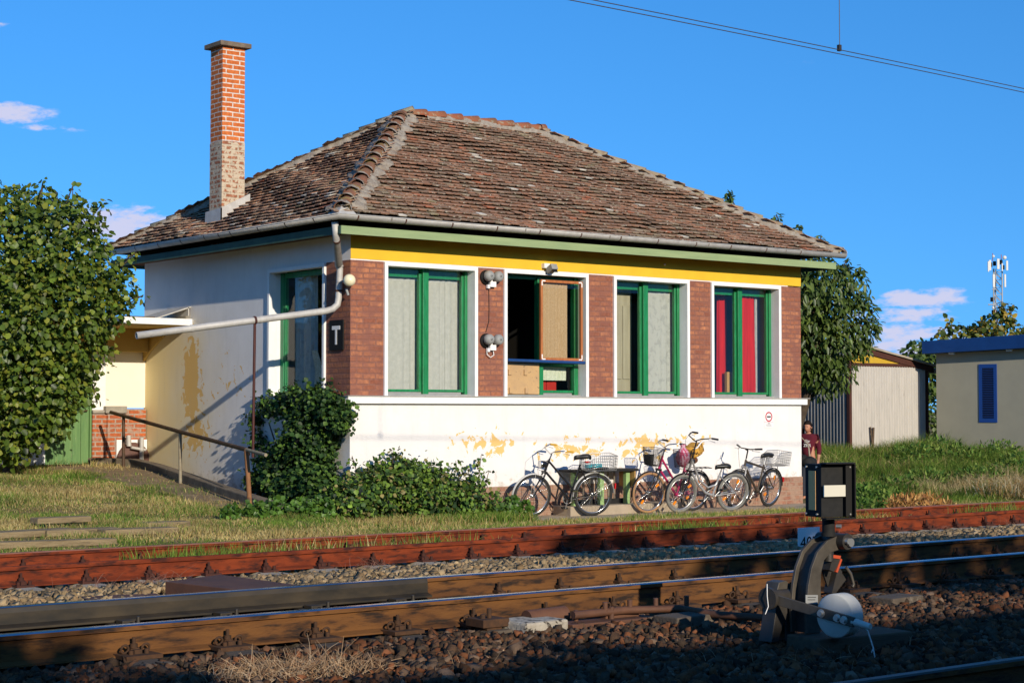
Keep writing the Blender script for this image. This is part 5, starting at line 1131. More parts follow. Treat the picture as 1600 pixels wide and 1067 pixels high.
zb = -.085
def bpt(px, y): q = at(px, 790, 1, y); return Vector((q.x, y, zb))
bf2, bf3, bf4 = bpt(1011, -.60), bpt(1061, -.86), bpt(1150, -.62)
bike1, h1, s1, _ = bicycle('black roadster bicycle with yellow grips and a wire basket full of things, nearest the ivy', (3.26, -.34, zb), (4.33, -.62, zb), R_(-9), dict(type='lady', frame='bikeblack', wr=.355, tw=.021, mud='whitefender', rack=1, rbasket=1, lamp=1, grip='ygrip', seat=.60, saddle=.73, sa=75, ht=.22, stem=.10, steer=.10, tail=1, crank=-1.45, head=70))
bike2, h2, s2, _ = bicycle('magenta city bicycle with tan tyres and a black mesh front basket', bf2, bf2 + Vector((1.08, .02, 0)), R_(-9), dict(type='step', frame='pink', fork='bikeblack', ftyre='tantyre', rtyre='rubber', wr=.35, tw=.019, head=75, sa=75, fbasket=1, solid=1, refl=1, mud='bikeblack', seat=.5, saddle=.62, ht=.24, stem=.15, steer=-.12, rack=1, bw=.25, crank=.4))
bike3, h3, s3, _ = bicycle('silver cruiser bicycle with grey tyres and a swooping frame, in front of the magenta bicycle', bf3, bf3 + Vector((1.092, -.135, 0)), R_(-11), dict(type='swoop', frame='silver', fork='bikeblack', ftyre='greytyre', rtyre='greytyre', wr=.335, tw=.026, head=81, sa=74, rim='alloy', fbasket=1, refl=1, mud='bikeblack', seat=.40, saddle=.53, ht=.22, stem=.30, steer=.06, bw=.27, bar='bikeblack', tr=.0165, crank=-.8, kick=1))
bike4, h4, s4, _ = bicycle('dark bronze bicycle with a flat handlebar and an empty wire basket, rightmost by the corner', bf4, bf4 + Vector((1.027, .20, 0)), R_(-8), dict(type='man', frame='bronze', fork='silver', wr=.345, tw=.022, refl=1, mud='bikeblack', rack=1, rbasket=1, flat=1, seat=.50, saddle=.68, ht=.13, stem=.17, bw=.30, bar='bikeblack', steer=-.15, tail=1, crank=-1.0, head=81, sa=76))
def in_bike(b, p): return b.matrix_basis @ Vector(p)
q = in_bike(bike1, (-.02, 0, .79)); mb = MB().mat(M['turq']); mb.box(q + Vector((0, 0, .045)), (.20, .14, .07), Matrix.Rotation(.4, 3, 'Z')); mb.box(q + Vector((-.16, 0, .04)), (.10, .10, .06)); mb.mat(M['matblack']).box(q + Vector((.02, 0, .01)), (.34, .2, .03)); mb.mat(M['redbox']).box(q + Vector((-.17, .02, .11)), (.10, .06, .03)); 
thing('parcel', mb, None, 'turquoise and black parcel in the rear basket of the black bicycle', 'parcel', bevel=.012)
q = in_bike(bike3, (h3.x + .20, .0, h3.z + .02)); mb = MB().mat(M['pinkbag']); V = []
for i, (rr, z) in enumerate(((.02, -.17), (.075, -.13), (.105, -.03), (.10, .06), (.07, .13), (.03, .17), (.045, .22))):
    for k in range(12): a = 6.2832 * k / 12; w = 1 + .12 * math.sin(3 * a + i) + .08 * math.sin(5 * a - i); V.append(q + Vector((rr * w * math.cos(a), rr * w * 1.1 * math.sin(a), z)))
mb.add(V, [(i * 12 + k, i * 12 + (k + 1) % 12, (i + 1) * 12 + (k + 1) % 12, (i + 1) * 12 + k) for i in range(6) for k in range(12)] + [tuple(range(12))[::-1], tuple(range(72, 84))], True)
thing('cloth_bag', mb, None, 'pink checked cloth bag standing in the front basket of the silver bicycle', 'bag')
q = in_bike(bike2, (s2.x, 0, s2.z)); qq = at(1082, 704, 1, bf2.y + .08); mb = MB().mat(M['leopard']); RM = Matrix.Rotation(R_(-18), 3, 'Y') @ Matrix.Rotation(.35, 3, 'Z'); V = []; Fc = []
n = 14
for j in range(9):
    v = -1 + 2 * j / 8
    for i in range(n * 2):
        a = 6.2832 * i / (n * 2); sx = max(-1, min(1, 1.25 * math.cos(a))); sz = max(-1, min(1, 1.25 * math.sin(a))); pl = (1 - .28 * abs(v) ** 3)
        V.append(qq + RM @ Vector((.20 * sx * pl, .15 * v, .105 * sz * pl + .012 * math.sin(7 * a + 4 * v))))
m2 = 2 * n; mb.add(V, [(j * m2 + i, j * m2 + (i + 1) % m2, (j + 1) * m2 + (i + 1) % m2, (j + 1) * m2 + i) for j in range(8) for i in range(m2)] + [tuple(range(m2))[::-1], tuple(8 * m2 + i for i in range(m2))], True)
bagr = root('spotted_bag', 'yellow and black spotted bag with white trim on the magenta bicycle', 'bag', qq)
ob('body', mb, None, bagr); ob('trim', MB().mat(M['lettering']).tube([qq + RM @ Vector((x * .205, -.155 + .0, .09 + .02 * math.sin(x * 3))) for x in (-1, -.5, 0, .5, 1)], .014, 8), None, bagr)
ob('pouch', MB().mat(M['brownbag']).sphere(qq + Vector((-.02, -.02, -.16)), (.10, .09, .07), 16, 10), None, bagr)

# ------------------------------------------------------------------ point lever with lantern
LV = Vector((-5.42, -14.58, 0))
sw = root('switch_stand', 'black point lantern on a curved iron post with a big white counterweight lever', 'switch stand', LV)
hx, hy = Vector((1, 0, 0)), Vector((0, 1, 0))
def lp(px, py, y=None): return at(px, py, 1, LV.y if y is None else y)
# lantern head
ca = -YAW - R_(-23.7 + 0); 
lc = lp(1294, 765); lc_z0, lc_z1 = lp(1294, 809).z, lp(1294, 722).z; side = .243
yawL = -YAW + R_(23.7)     # wide face turned a little away from the viewer
RL = Matrix.Rotation(yawL, 3, 'Z'); U = RL @ Vector((1, 0, 0)); Vv = RL @ Vector((0, 1, 0)); LC = Vector((lc.x, lc.y, (lc_z0 + lc_z1) / 2)); hh = lc_z1 - lc_z0
head = ob('lantern', MB().mat(M['matblack']).box(LC + Vv * .012, (side - .014, side - .044, hh - .02), RL), None, sw, bevel=.004)
def fbox(mb, c, d): return mb.box(c, d, RL)
fr = MB().mat(M['black']); s2_ = side / 2
fbox(fr, LC - Vv * (s2_ + .0) + Vector((0, 0, hh / 2 - .004)), (side, .075, .010)); fbox(fr, LC - Vv * (s2_ + .0) - Vector((0, 0, hh / 2 - .004)), (side, .075, .010))
fbox(fr, LC - Vv * (s2_ + .0) + U * (s2_ - .005), (.010, .075, hh - .02)); fbox(fr, LC - Vv * (s2_ - .012) + U * (s2_ - .035), (.05, .03, hh - .03))
ob('hood', fr, None, head, bevel=.002)
ob('bar_panel', fbox(MB().mat(M['opal']), LC - Vv * (s2_ - .008) - U * .022, (.180, .012, .078)), None, head)
ob('side_panel', fbox(MB().mat(M['beige']), LC - U * (s2_ - .008) + Vv * .02, (.012, .085, hh * .70)), None, head)
sb = MB().mat(M['bolt'])
for a in (-.75, .75):
    for c in (-1, 1): q = LC - U * (s2_ - .006) + Vv * (.02 + .065 * c) + Vector((0, 0, a * hh * .56)); sb.cyl(q, q - U * .012, .007, 8)
for z in (-.42, .42): q = LC - Vv * (s2_ - .004) + U * .095 + Vector((0, 0, z * hh)); sb.cyl(q, q - Vv * .012, .006, 8)
ob('screw', sb, None, head)
zc = lc_z0
ob('spindle', MB().mat(M['matblack']).cyl((LC.x, LC.y, zc - .10), (LC.x, LC.y, zc), .044, 18).cyl((LC.x, LC.y, zc - .125), (LC.x, LC.y, zc - .10), .052, 18).mat(M['bolt']).cyl((LC.x + .03, LC.y - .045, zc - .055), (LC.x + .045, LC.y - .075, zc - .055), .014, 8), None, sw)
# goose-neck post: two curved iron plates and a web
cl = [(1262, 988, 30), (1262, 950, 34), (1263, 915, 28), (1266, 890, 23), (1273, 868, 20), (1286, 853, 20), (1301, 847, 22), (1311, 847, 20)]
def plate(dy, w_k, thick, mat_, out=0):
    mb = MB().mat(mat_); P = [lp(x + 3, y) for x, y, w in cl]; Wd = [w / 226 * w_k for x, y, w in cl]; vs = []
    for i, p in enumerate(P):
        t = (P[min(i + 1, len(P) - 1)] - P[max(i - 1, 0)]); t.y = 0; t.normalize(); nn = Vector((t.z, 0, -t.x)); p = Vector((p.x + out, LV.y + dy, p.z))
        for (s, q) in ((-.5, 0), (.5, 0), (.5, 1), (-.5, 1)): vs.append(p + nn * Wd[i] * s * 1.0 + Vector((0, thick * q, 0)))
    n = len(P); mb.add(vs, [(i * 4 + k, i * 4 + (k + 1) % 4, (i + 1) * 4 + (k + 1) % 4, (i + 1) * 4 + k) for i in range(n - 1) for k in range(4)] + [(3, 2, 1, 0), tuple(4 * n - 4 + k for k in range(4))]); return mb
po = ob('curved_post', plate(-.04, 1.0, .022, M['ironlight']), None, sw, bevel=.003)
ob('flange', plate(.10, 1.0, .022, M['ironlight']), None, po, bevel=.003); ob('web', plate(-.018, .35, .118, M['iron']), None, po)
q = lp(1306, 846); mb = MB().mat(M['iron']).cyl((q.x + .01, LV.y - .10, q.z + .005), (q.x + .01, LV.y + .16, q.z + .005), .055, 20).cyl((q.x + .055, LV.y - .02, q.z), (q.x + .085, LV.y - .02, q.z), .06, 6); mb.mat(M['bolt']).cyl((q.x - .01, LV.y - .13, q.z + .01), (q.x - .01, LV.y - .10, q.z + .01), .022, 6).cyl((q.x + .02, LV.y - .125, q.z), (q.x + .02, LV.y - .10, q.z), .03, 10); mb.mat(M['iron']).cyl((LC.x, LC.y, q.z - .13), (LC.x, LC.y, q.z), .035, 12)
ob('bearing', mb, None, po)
def px_poly(pts, y, th, m): return MB().mat(m).prism([lp(a, b, y) for a, b in pts], (0, th, 0))
ob('vane', px_poly([(1292, 872), (1306, 880), (1322, 905), (1303, 930), (1294, 918), (1285, 890)], LV.y + .10, .012, M['iron']).prism([lp(a, b, LV.y + .05) for a, b in [(1310, 884), (1316, 893), (1305, 928), (1300, 926)]], (0, .08, 0)), None, sw)
arc = MB().mat(M['ironlight']); arc.tube([lp(a, b, LV.y + .06) for a, b in [(1322, 886), (1329, 896), (1334, 912), (1332, 917)]], .012, 6); ob('vane_arm', arc, None, sw)
ob('crank_box', px_poly([(1302, 868), (1314, 870), (1310, 882), (1303, 893), (1296, 890)], LV.y - .02, .09, M['iron']).mat(M['orangepaint']).prism([lp(a, b, LV.y - .03) for a, b in [(1299, 866), (1314, 868), (1313, 873), (1299, 871)]], (0, .10, 0)).prism([lp(a, b, LV.y - .024) for a, b in [(1314, 872), (1316, 874), (1309, 894), (1306, 893)]], (0, .02, 0)), None, sw)
ob('maker_plate', MB().mat(M['greypaint']).prism([lp(a, b, LV.y - .0455) for a, b in [(1259, 929), (1278, 929), (1278, 943), (1259, 943)]], (0, .004, 0)).mat(M['matblack']).prism([lp(a, b, LV.y - .0465) for a, b in [(1262, 932), (1275, 932), (1275, 933), (1262, 933)]], (0, .002, 0)).prism([lp(a, b, LV.y - .0465) for a, b in [(1262, 936), (1274, 936), (1274, 937), (1262, 937)]], (0, .002, 0)), None, sw)
# lever and weight
ax = Vector((math.cos(R_(9)), math.sin(R_(9)), 0)); ldir = Vector((ax.y, -ax.x, 0)); Yp = LV.y + .62
pv_ = atd(1207, 934, (Vector((LV.x, LV.y, .3)) - CAM).dot(CF) - .12); wc = atd(1303, 962, (pv_ - CAM).dot(CF) - .36)
ld = (wc - pv_).normalized()
arm = MB().mat(M['ironlight']); e_ = wc + ld * .17; u2 = Vector((0, 0, 1)); nx_ = ld.cross(u2).normalized(); u2 = nx_.cross(ld)
def beam(mb, a, b, w, t, off): 
    vs = []
    for p in (a, b): vs += [p + u2 * w / 2 + off - nx_ * t / 2, p + u2 * w / 2 + off + nx_ * t / 2, p - u2 * w / 2 + off + nx_ * t / 2, p - u2 * w / 2 + off - nx_ * t / 2]
    return mb.add(vs, [(0, 1, 5, 4), (1, 2, 6, 5), (2, 3, 7, 6), (3, 0, 4, 7), (3, 2, 1, 0), (4, 5, 6, 7)])
wax = nx_ if nx_.x > 0 else -nx_     # weight axis
beam(arm, pv_, e_, .066, .024, -wax * .012)
ob('lever_arm', arm, None, sw, bevel=.003)
wt = MB().mat(M['weight']); wt.lathe(wc, wax, [(0, .003), (.138, .003), (.146, .011), (.146, .125), (.138, .133), (0, .133)], 40); wto = ob('counterweight', wt, None, sw)
for t in (-.085, .045, .10): p = wc + ld * t - wax * .024; ob('bolt', MB().mat(M['bolt']).cyl(p, p - wax * .025, .019, 8).cyl(p, p - wax * .006, .028, 12), None, wto)
ob('handle', MB().mat(M['weight']).tube([e_ - ld * .02, e_ + ld * .12], [.026, .020], 12), None, sw)
hub = MB().mat(M['iron']); hub.cyl(pv_ - wax * .05, pv_ + wax * .17, .055, 20).cyl(pv_ - wax * .06, pv_ - wax * .03, .075, 20); ob('pivot', hub, None, sw)
bo = MB().mat(M['ironlight']); q = pv_ + wax * .10; bo.prism([q + Vector((-.06, 0, .0)), q + Vector((-.02, 0, .10)), q + Vector((.05, 0, .11)), q + Vector((.20, 0, .0)), q + Vector((.20, 0, -.03))], (0, .12, 0)); bo.mat(M['iron']).prism([q + Vector((-.06, -.02, -.02)), q + Vector((.16, -.02, -.02)), q + Vector((.17, -.02, -.12)), q + Vector((.09, -.02, -.30)), q + Vector((.02, -.02, -.30)), q + Vector((.02, -.02, -.16)), q + Vector((-.06, -.02, -.30)), q + Vector((-.12, -.02, -.30))], (0, .12, 0)); 
ob('housing', bo, None, sw, bevel=.004)
ob('leg_plate', px_poly([(1196, 945), (1240, 940), (1255, 985), (1235, 985), (1222, 960), (1207, 990), (1196, 990)], LV.y + .25, .03, M['matblack']), None, sw)
tb = MB().mat(M['timber']); tb.box((LV.x + .06, LV.y - .14, .03), (.85, .34, .20), Matrix.Rotation(-.10, 3, 'Z')); thing('timber_bearer', tb, None, 'dark split timber bearer under the counterweight', 'timber', bevel=.012)
wr_ = MB().mat(M['lettering']); q = e_ + ld * .05; wr_.tube([q, q + Vector((.06, 0, -.05)), q + Vector((.09, -.02, -.16)), q + Vector((.11, -.02, -.26))], .005, 5); wr_.tube([q + Vector((.09, -.02, -.16)), q + Vector((.06, .02, -.28))], .004, 5); thing('loose_wire', wr_, None, 'pale loose wire hanging from the lever handle', 'wire')
wr_ = MB().mat(M['lettering']); q = pv_ - wax * .06; wr_.tube([q + Vector((0, 0, .10)), q + Vector((-.02, -.02, .02)), q + Vector((-.01, -.02, -.05)), q + Vector((-.04, -.02, -.10))], .0032, 5); thing('binding_wire', wr_, None, 'twist of white wire tied round the lever pivot', 'wire')

# ------------------------------------------------------------------ sheds, cabin, mast, wires
SY = 7.35
sx0, sx1 = at(1327, 640, 1, SY).x, at(1448, 640, 1, SY).x
zt0, zt1 = at(1327, 540, 1, SY).z, at(1448, 572, 1, SY).z; zl = at(1388, 571, 1, SY).z; zb_ = .35
shed = root('corrugated_shed', 'lean-to shed of pale corrugated sheet with a yellow gable board and maroon frame', 'shed', (sx0, SY, .5))
def corrugate(p0, p1, z0, z1, pitch, amp, m, nrm, ztop=None):
    p0, p1 = Vector(p0), Vector(p1); Ln = (p1 - p0).length; d = (p1 - p0) / Ln; N = int(Ln / pitch * 8); nv = Vector(nrm); V = []
    for i in range(N + 1):
        u = Ln * i / N; q = p0 + d * u + nv * (amp * math.cos(6.2832 * u / pitch)); V += [(q.x, q.y, z0), (q.x, q.y, z1 if ztop is None else ztop(u / Ln))]
    mb = MB().mat(m); mb.add(V, [(2 * i, 2 * i + 2, 2 * i + 3, 2 * i + 1) for i in range(N)], True); return mb
fsheet = ob('front_sheet', corrugate((sx0 + .07, SY, 0), (sx1 - .03, SY, 0), zb_, zl - .03, .10, .020, M['corr'], (0, -1, 0)), None, shed)
ob('side_sheet', corrugate((sx0, SY + .08, 0), (sx0, SY + 1.55, 0), zb_, zt0 - .05, .11, .022, M['corrdark'], (-1, 0, 0)), None, shed)
ob('side_door', corrugate((sx0 + .03, SY + 1.75, 0), (sx0 + .03, SY + 3.4, 0), zb_, zt0 - .15, .11, .022, M['corrdark'], (-1, 0, 0)), None, shed)
fr = MB().mat(M['maroon']); fr.bx(sx0 - .02, sx0 + .07, SY - .03, SY + .06, zb_, zt0 - .02); fr.bx(sx1 - .03, sx1 + .05, SY - .03, SY + .06, zb_, zt1 - .08); fr.bx(sx0 + .07, sx1 - .03, SY - .025, SY + .05, zl - .03, zl + .05); 
for y_ in (1.6, 3.4): ob('door_post', MB().mat(M['maroon']).bx(sx0 - .01, sx0 + .06, SY + y_, SY + y_ + .12, zb_, zt0 - .05), None, shed)
ob('frame', fr, None, shed)
ob('backing', MB().mat(M['interiordark']).bx(sx0 + .08, sx1, SY + .08, SY + 3.5, zb_, zl), None, shed)
ob('gable_board', MB().mat(M['yellowboard']).prism([(sx0 + .07, SY, zl + .05), (sx1 - .03, SY, zl + .05), (sx1 - .03, SY, zt1 - .03), (sx0 + .07, SY, zt0 - .04)], (0, .03, 0)), None, shed)
ob('barge_board', MB().mat(M['maroon']).prism([(sx0 - .05, SY - .05, zt0 - .08), (sx1 + .25, SY - .05, zt1 - .17), (sx1 + .25, SY - .05, zt1 - .02), (sx0 - .05, SY - .05, zt0 + .07)], (0, .04, 0)), None, shed)
rfm = MB().mat(M['greytimber']); rfm.prism([(sx0 - .15, SY - .12, zt0 + .09), (sx1 + .32, SY - .12, zt1 - .02), (sx1 + .32, SY - .12, zt1 + .03), (sx0 - .15, SY - .12, zt0 + .14)], (0, 3.8, 0)); ro = ob('roof', rfm, None, shed)
ob('gutter_end', MB().mat(M['zinc']).cyl((sx1 + .36, SY - .14, zt1 - .12), (sx1 + .36, SY + 3.6, zt1 - .10), .07, 12).cyl((sx1 + .28, SY - .10, zt1 - .15), (sx1 + .42, SY - .25, zt1 - .1), .06, 10), None, ro)
ob('door_latch', MB().mat(M['greypaint']).box((sx0 - .03, SY + 1.66, 1.75), (.04, .10, .16)), None, shed)
pq = (at(1287, 594, 0, sx0 - .05), at(1307, 612, 0, sx0 - .05))
pl = root('plaque', 'dark rectangular plaque with faint lines on the side of the corrugated shed', 'plaque', (sx0 - .05, pq[1].y, pq[1].z))
ob('board', MB().mat(M['black']).bx(sx0 - .055, sx0 - .03, pq[1].y, pq[0].y, pq[1].z, pq[0].z), None, pl, bevel=.004)
mb = MB().mat(M['printgrey'])
for k in range(5): z = pq[0].z - .06 - k * .05; mb.bx(sx0 - .059, sx0 - .0555, pq[1].y + .08 + .03 * (k % 2), pq[0].y - .08, z, z + .012)
ob('faint_lines', mb, None, pl)
for k, (x, y0, y1, lab) in enumerate(((1363, 668, 710, 'taller of two short stakes leaning on the corrugated front'), (1419, 692, 708, 'shorter stake leaning on the corrugated front near its right end'))):
    p = at(x, y1, 1, SY - .15); q = at(x + 3 - 1, y0, 1, SY - .05); mb = MB().mat(M['timber']).tube([p - Vector((0, 0, .2)), q], .03, 6)
    if k == 0: mb.tube([p + Vector((.08, 0, -.2)), q + Vector((-.12, 0, .02))], .022, 6)
    thing('stake', mb, None, lab, 'stake')
# grey cabin with a blue roof; its long side is seen at a slant
cxp = 22.3; Pn = at(1463, 600, 0, cxp); th = R_(1.5)
cab = root('grey_cabin', 'olive grey flat cabin with a navy blue roof edge at the right of the photo', 'cabin', (cxp, Pn.y, .5))
cyA, cyB = Pn.y, Pn.y - 9.0; zc1 = at(1463, 553, 0, cxp).z
tilt = lambda y: (cyA - y) * .026
mb = MB().mat(M['olive']); mb.prism([(cxp, cyA, .2), (cxp, cyB, .2), (cxp, cyB, zc1 + tilt(cyB)), (cxp, cyA, zc1)], (3.2, 0, 0)); ob('wall', mb, None, cab)
mb = MB().mat(M['navy']); zr0 = zc1 + .02; mb.prism([(cxp - .28, cyA + .25, zr0 - .02), (cxp - .28, cyB - .2, zr0 + tilt(cyB)), (cxp - .28, cyB - .2, zr0 + .36 + tilt(cyB)), (cxp - .28, cyA + .25, zr0 + .31)], (3.8, 0, 0)); ro = ob('roof', mb, None, cab, bevel=.01)
mb = MB().mat(M['lettering'])
for px in (1484, 1487, 1567, 1570, 1597): q = at(px, 549, 0, cxp - .1); mb.box((cxp - .14, q.y, zc1 - .02 + tilt(q.y)), (.08, .09, .05))
ob('roof_clip', mb, None, ro)
a, b = at(1524, 569, 0, cxp), at(1551, 660, 0, cxp)
lv = ob('louvre_window', MB().mat(M['shutter']).bx(cxp - .016, cxp - .002, b.y, b.y + .09, b.z, a.z).bx(cxp - .016, cxp - .002, a.y - .09, a.y, b.z, a.z).bx(cxp - .016, cxp - .002, b.y + .09, a.y - .09, a.z - .1, a.z).bx(cxp - .016, cxp - .002, b.y + .09, a.y - .09, b.z, b.z + .1), None, cab)
mb = MB().mat(M['shutter']); k = 0; z = b.z + .12
while z < a.z - .12: mb.box((cxp - .012, (a.y + b.y) / 2, z), (.022, a.y - b.y - .18, .010), Matrix.Rotation(.7, 3, 'Y')); z += .045
ob('slats', mb, None, lv); ob('slat_back', MB().mat(M['black']).bx(cxp - .003, cxp - .001, b.y + .09, a.y - .09, b.z + .1, a.z - .1), None, lv)
cab.rotation_euler = (0, 0, R_(7))
# phone mast
DM = 160; mst = root('phone_mast', 'tall lattice phone mast with white antenna panels far behind the cabin', 'mast', (atd(1557, 640, DM).x, atd(1557, 640, DM).y, 0)); Mm = Vector((mst.location.x, mst.location.y, 0))
def mp_(px, y, off=0): v = atd(px, y, DM); return v + CF * off
la = MB().mat(M['mast']); rd = MB().mat(M['mastred'])
legs = [(1552.5, 0), (1558, .5), (1566, 0)]
for (px, off) in legs: la.tube([mp_(px - .3, 640, off), mp_(px, 420, off)], .065, 6)
y = 425
while y < 560:
    for (a_, b_) in ((0, 1), (1, 2), (0, 2)): la.tube([mp_(legs[a_][0], y, legs[a_][1]), mp_(legs[b_][0], y + 12, legs[b_][1])], .035, 4); la.tube([mp_(legs[a_][0], y, legs[a_][1]), mp_(legs[b_][0], y, legs[b_][1])], .03, 4)
    y += 12
la.tube([mp_(1544, 476), mp_(1556, 476)], .06, 5); la.tube([mp_(1550, 452), mp_(1556, 452)], .05, 5)
ob('lattice', la, None, mst)
for (px, y0, y1, w) in ((1544, 407, 423, 1.5), (1556.8, 405, 421, 1.8), (1570.5, 408, 423, 1.4), (1550, 429, 449, 1.6), (1567.5, 429, 449, 1.2), (1541.5, 409, 425, .9), (1563, 412, 424, .8)): 
    a_, b_ = mp_(px, y1, -.6), mp_(px, y0, -.6); ob('antenna_panel', MB().mat(M['panelwhite']).box((a_ + b_) / 2, (w * .12, .14, (b_ - a_).length), Matrix.Rotation(-YAW, 3, 'Z')), None, mst)
for (px, y, r) in ((1549.5, 401, .12), (1567, 403, .17), (1549, 481, .11)): q = mp_(px, y, -.5); ob('dish', MB().mat(M['panelwhite']).lathe(q, -CF, [(0, 0), (r, .02), (r * 1.0, .10), (0, .12)], 16), None, mst)
for (px, y0, y1) in ((1551, 396, 408), (1564.5, 398, 408)): rd.tube([mp_(px, y1), mp_(px, y0)], .03, 4)
rd.tube([mp_(1553.5, 484, -.1), mp_(1553.5, 540, -.1)], .07, 5); ob('red_rod', rd, None, mst)
for (px, y) in ((1547, 414), (1553, 412), (1563, 410), (1549, 468), (1551, 488), (1566, 418)): ob('radio_unit', MB().mat(M['matblack']).box(mp_(px, y, -.2), (.22, .2, .4)), None, mst)
# overhead wires
WY = -11.45
def wz(x): return 5.145 + .0009 * (x + 4.9) ** 2 * (-1) * .9 + .035 - .0028 * (x + 4.9)
for k, (dz_, dy) in enumerate(((0, 0), (-.034, .02))):
    thing('contact_wire', MB().mat(M['cable']).tube([(x, WY + dy, 5.175 - .009 * (x + 4.9) - .0009 * (x + 4.9) ** 2 + dz_ if -12 < x < 10 else 5.175 - .009 * (max(-12, min(10, x)) + 4.9) - .0009 * (max(-12, min(10, x)) + 4.9) ** 2 + dz_) for x in np.linspace(-60, 60, 121)], .0042, 6), None, ('upper' if k == 0 else 'lower') + ' of the two overhead wires crossing the top right of the sky', 'wire', 'overhead wires')
dq = at(1312, 77, 1, WY); drp = root('dropper', 'thin vertical dropper wire with a clamp hanging on the overhead wires', 'dropper', dq)
ob('dropper_wire', MB().mat(M['cable']).tube([(dq.x, WY, dq.z), (dq.x - .0, WY, 6.9)], .004, 5), None, drp); ob('clamp', MB().mat(M['iron']).box((dq.x, WY + .005, dq.z + .01), (.035, .03, .06)), None, drp)

# ------------------------------------------------------------------ person
PD = 34.9; pp_ = atd(1263, 700, PD); PB = Vector((pp_.x, pp_.y, -.16)); fwd = (-CR * .42 - CF * .9); fwd.z = 0; fwd.normalize(); lft = Vector((-fwd.y, fwd.x, 0))
person = root('person', 'person in a maroon sweater with white lettering and dark tied-back hair at the house corner', 'person', PB)
def pw(f, l, z): return PB + fwd * f + lft * l + Vector((0, 0, z))
def skin(name, verts, edges, radii, m, parent, lev=2):
    me = bpy.data.meshes.new(name); me.from_pydata([tuple(Vector(v) - ORG[parent.name]) for v in verts], edges, []); me.materials.append(m)
    o = bpy.data.objects.new(name, me); col.objects.link(o); o.parent = parent; ORG[o.name] = ORG[parent.name]
    s = o.modifiers.new('skin', 'SKIN'); s.use_smooth_shade = True
    for i, r in enumerate(radii):
        sv = me.skin_vertices[0].data[i]; sv.radius = r if isinstance(r, tuple) else (r, r)
    me.skin_vertices[0].data[0].use_root = True
    ss = o.modifiers.new('sub', 'SUBSURF'); ss.levels = lev; ss.render_levels = lev; return o
hs_ = 1.58
# pelvis 0, waist, chest, neck base, neck, head..., arms, legs
V = [pw(0, 0, .86), pw(.01, 0, 1.02), pw(.0, 0, 1.22), pw(-.01, 0, 1.34), pw(.01, 0, 1.40)]
E_ = [(0, 1), (1, 2), (2, 3), (3, 4)]; Rd = [(.13, .11), (.115, .10), (.13, .11), (.075, .07), (.05, .05)]
def limb(base, pts, rads):
    prev = base
    for p, r in zip(pts, rads): V.append(pw(*p)); Rd.append(r); E_.append((prev, len(V) - 1)); prev = len(V) - 1
    return prev
for s in (-1, 1):
    e = limb(2, [(0, s * .16, 1.29), (-.02, s * .21, 1.06), (.10 if s < 0 else .04, s * .21, .84), (.14 if s < 0 else .06, s * .20, .77)], [.055, .042, .030, .034])
    for k in range(4): limb(e, [(.17 if s < 0 else .08, s * (.185 + .012 * k), .735), (.18 if s < 0 else .09, s * (.182 + .012 * k), .69 + .006 * abs(k - 1.5))], [.010, .008])
    limb(e, [(.19 if s < 0 else .10, s * .175, .76), (.21 if s < 0 else .12, s * .172, .735)], [.010, .009])
    limb(0, [(0, s * .09, .78), (.02, s * .10, .44), (-.02, s * .10, .08), (.10, s * .11, .035), (.15, s * .11, .03)], [.085, .058, .04, .035, .03])
body = skin('body', V, E_, Rd, M['skin'], person)
hc = pw(.035, 0, 1.485); hd_ = MB().mat(M['skin']); HV = []; n = 20; m = 14
f2 = (fwd * .98 - lft * .12 + Vector((0, 0, -.18))).normalized(); l2 = Vector((0, 0, 1)).cross(f2).normalized(); u3 = f2.cross(l2)
for j in range(m + 1):
    t = math.pi * j / m
    for i in range(n):
        a = 2 * math.pi * i / n; x, y, z = math.sin(t) * math.cos(a), math.sin(t) * math.sin(a), math.cos(t)
        sx = .098 + (.008 if z < -.2 else 0); sy = .075 * (1 - .28 * max(0, -z - .1)); sz = .115
        px_, py_, pz_ = x * sx, y * sy, z * sz
        if x > .75: px_ += .022 * math.exp(-((y / .22) ** 2)) * math.exp(-(((z + .12) / .22) ** 2)) - .008 * math.exp(-(((z - .12) / .12) ** 2)) * (1 if abs(y) > .12 else .2)
        HV.append(hc + f2 * px_ + l2 * py_ + u3 * pz_)
hd_.add(HV, [(j * n + i, (j + 1) * n + i, (j + 1) * n + (i + 1) % n, j * n + (i + 1) % n) for j in range(m) for i in range(n)], True)
for s in (-1, 1): hd_.sphere(hc + l2 * s * .076 - f2 * .005 - u3 * .01, (.012, .014, .026), 8, 6)
head_ = ob('head', hd_, None, person)
fc = MB().mat(M['hair'])
for s in (-1, 1): fc.sphere(hc + f2 * .088 + l2 * s * .030 + u3 * .012, (.008, .010, .005), 8, 6); fc.sphere(hc + f2 * .090 + l2 * s * .031 + u3 * .032, (.008, .016, .003), 8, 6)
fc.mat(pmat('lips', (.36, .09, .07), rough=.5)).sphere(hc + f2 * .094 - u3 * .058, (.008, .020, .006), 10, 6); ob('face', fc, None, head_)
hr_ = MB().mat(M['hair']); HV = []
for j in range(9):
    t = math.pi * .60 * j / 8
    for i in range(n):
        a = 2 * math.pi * i / n; x, y, z = math.sin(t) * math.cos(a), math.sin(t) * math.sin(a), math.cos(t); cut = 1.09
        if x > .3 and z < .45: cut = .93
        HV.append(hc + f2 * (x * .102 * cut - .008) + l2 * y * .080 * cut + u3 * (z * .121 * cut + .004))
hr_.add(HV, [(j * n + i, (j + 1) * n + i, (j + 1) * n + (i + 1) % n, j * n + (i + 1) % n) for j in range(8) for i in range(n)], True)
